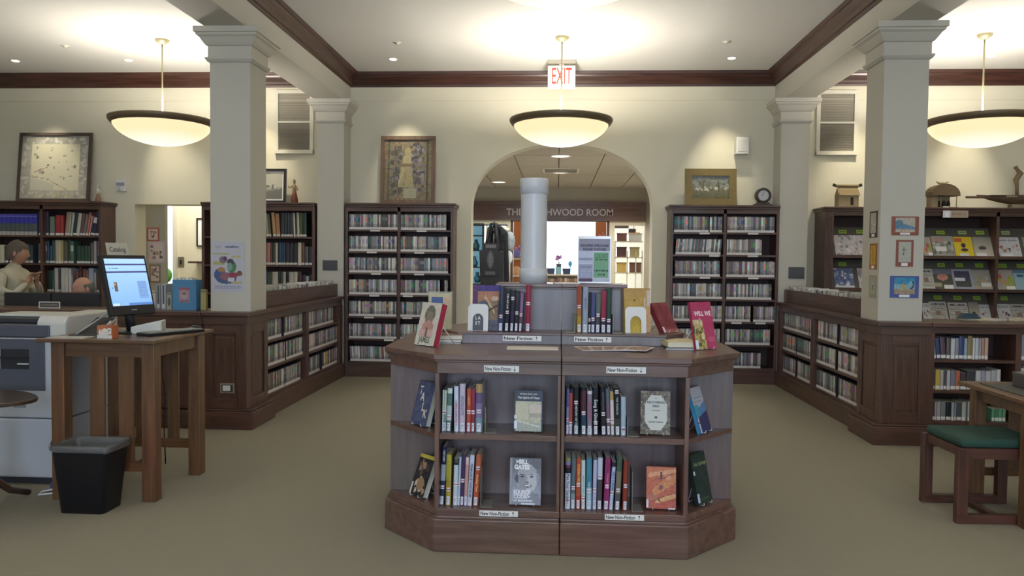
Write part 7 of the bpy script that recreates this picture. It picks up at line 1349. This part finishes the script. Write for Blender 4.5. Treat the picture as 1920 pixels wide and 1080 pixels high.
# cables and floor plug
for pts, lab, m, r in (([(-2.86, 5.10, .94), (-2.86, 5.12, .70), (-2.84, 5.10, .62), (-2.86, 5.12, .4), (-2.85, 5.12, .05), (-2.9, 5.1, .012)], 'black cable hanging behind the oak table, left', BLACKP, .005), ([(-2.70, 5.10, .94), (-2.71, 5.12, .65), (-2.69, 5.12, .5), (-2.70, 5.12, .3), (-2.70, 5.14, .012)], 'thin black cable hanging behind the oak table, right', BLACKP, .004),
                       ([(-3.075, 4.60, .78), (-3.07, 4.58, .55), (-3.05, 4.59, .45), (-3.08, 4.56, .40), (-3.12, 4.55, .28), (-3.06, 4.55, .15), (-3.04, 4.52, .03), (-3.10, 4.50, .012)], 'dark power cable looping down the side of the photocopier', BLACKP, .006), ([(-3.02, 4.44, .01), (-3.10, 4.40, .01), (-3.12, 4.46, .01), (-3.05, 4.50, .02), (-3.02, 4.46, .06)], 'pale cable coil on the floor beside the waste bin', WHITEPL, .006)):
    o = G().tube([Vector(p) for p in pts], r, 8).build('cable', m); recentre(o); tag(o, lab, 'cable')
tag(recentre(G().box(-3.10, -3.02, 4.50, 4.56, 0, .05).build('floor_plug', mat('plug_blue', h('3c5078'), .5), bev=.008)), 'blue plug adapter on the floor by the photocopier', 'plug')
# ---------------------------------------------------------------- right table and stool
t = thing('oak_table', 'slatted dark oak table at the right frame edge with a grey mat', 'table', (3.1, 4.65, 0)); TX0, TY0, TY1 = 2.525, 4.26, 4.97
cb(TX0, 3.75, TY0, TY1, .697, .722).build('top', OWX, t, True, bev=.005); LX0, LX1, LY0, LY1 = 2.575, 3.70, 4.32, 4.92
for a_, b_ in ((LX0, LY0), (LX1 - .07, LY0), (LX0, LY1 - .07), (LX1 - .07, LY1 - .07)): cb(a_, a_ + .07, b_, b_ + .07, 0, .697).build('leg', OW, t, True, bev=.004)
for z0, z1, nm in ((.62, .697, 'apron'), (.15, .20, 'stretcher')):
    if nm == 'apron': cb(LX0 + .07, LX1 - .07, LY0 + .02, LY0 + .045, z0, z1).build(nm, OWX, t, True)
    cb(LX0 + .07, LX1 - .07, LY1 - .045, LY1 - .02, z0, z1).build(nm, OWX, t, True)
    if nm == 'apron': cb(LX0 + .02, LX0 + .045, LY0 + .07, LY1 - .07, z0, z1).build(nm, OW, t, True); cb(LX1 - .045, LX1 - .02, LY0 + .07, LY1 - .07, z0, z1).build(nm, OW, t, True)
for a_ in (2.80, 2.98, 3.16): cb(a_, a_ + .09, LY1 - .041, LY1 - .024, .20, .62).build('slat', OW, t, True)
tag(recentre(G().box(2.60, 3.3, 4.36, 4.86, .7225, .7275).build('table_mat', mat('mat_grey', h('4c4c48'), .7, noise=.1, nscale=80))), 'dark grey mat lying on the right table', 'mat')
x = PY(1905, 700, 4.75)[0]; t = thing('desk_device', 'small dark grey box standing on the right table at the frame edge', 'box', (x + .09, 4.70, .7275)); G().box(-.10, .12, -.07, .07, 0, .075).build('body', mat('device_grey', h('4c484a'), .5), t, bev=.006); G().box(-.10, .12, -.075, .075, .075, .085).build('lid', mat('device_lid', h('5c585a'), .5), t)
t = thing('stool', 'dark wooden stool with sled base and green cushion at the right', 'stool', (2.50, 4.615, 0), math.radians(2)); SW = woodmat('stool_wood', h('4a2a22'), h('6c443a'), .4, 'Z'); SWX = woodmat('stool_wood_x', h('4a2a22'), h('6c443a'), .4, 'X')
w2, d2 = .225, .19
G().prism([(-w2 - .01, -d2 - .01), (w2 + .01, -d2 - .01), (w2 + .01, d2 + .01), (-w2 - .01, d2 + .01)], .425, .475).build('cushion', mat('green_cloth', h('2a4a40'), .9, noise=.12, nscale=150, bump=.3), t, bev=.02)
for sy_ in (-1, 1):
    y0_ = sy_ * d2 - .022
    for sx_ in (-1, 1): G().box(sx_ * w2 - .03, sx_ * w2 + .03, y0_, y0_ + .044, .04, .425).build('leg', SW, t, bev=.004)
    G().box(-w2 - .03, w2 + .03, y0_, y0_ + .044, 0, .05).build('sled_rail', SWX, t, bev=.004); G().box(-w2 + .03, w2 - .03, y0_ + .008, y0_ + .036, .365, .425).build('seat_rail', SWX, t)
for sx_ in (-1, 1): G().box(sx_ * w2 - .012, sx_ * w2 + .012, -d2 + .02, d2 - .02, .375, .425).build('seat_rail', SW, t)
G().box(-.02, .02, -d2 + .02, d2 - .02, .012, .036).build('floor_stretcher', SW, t)
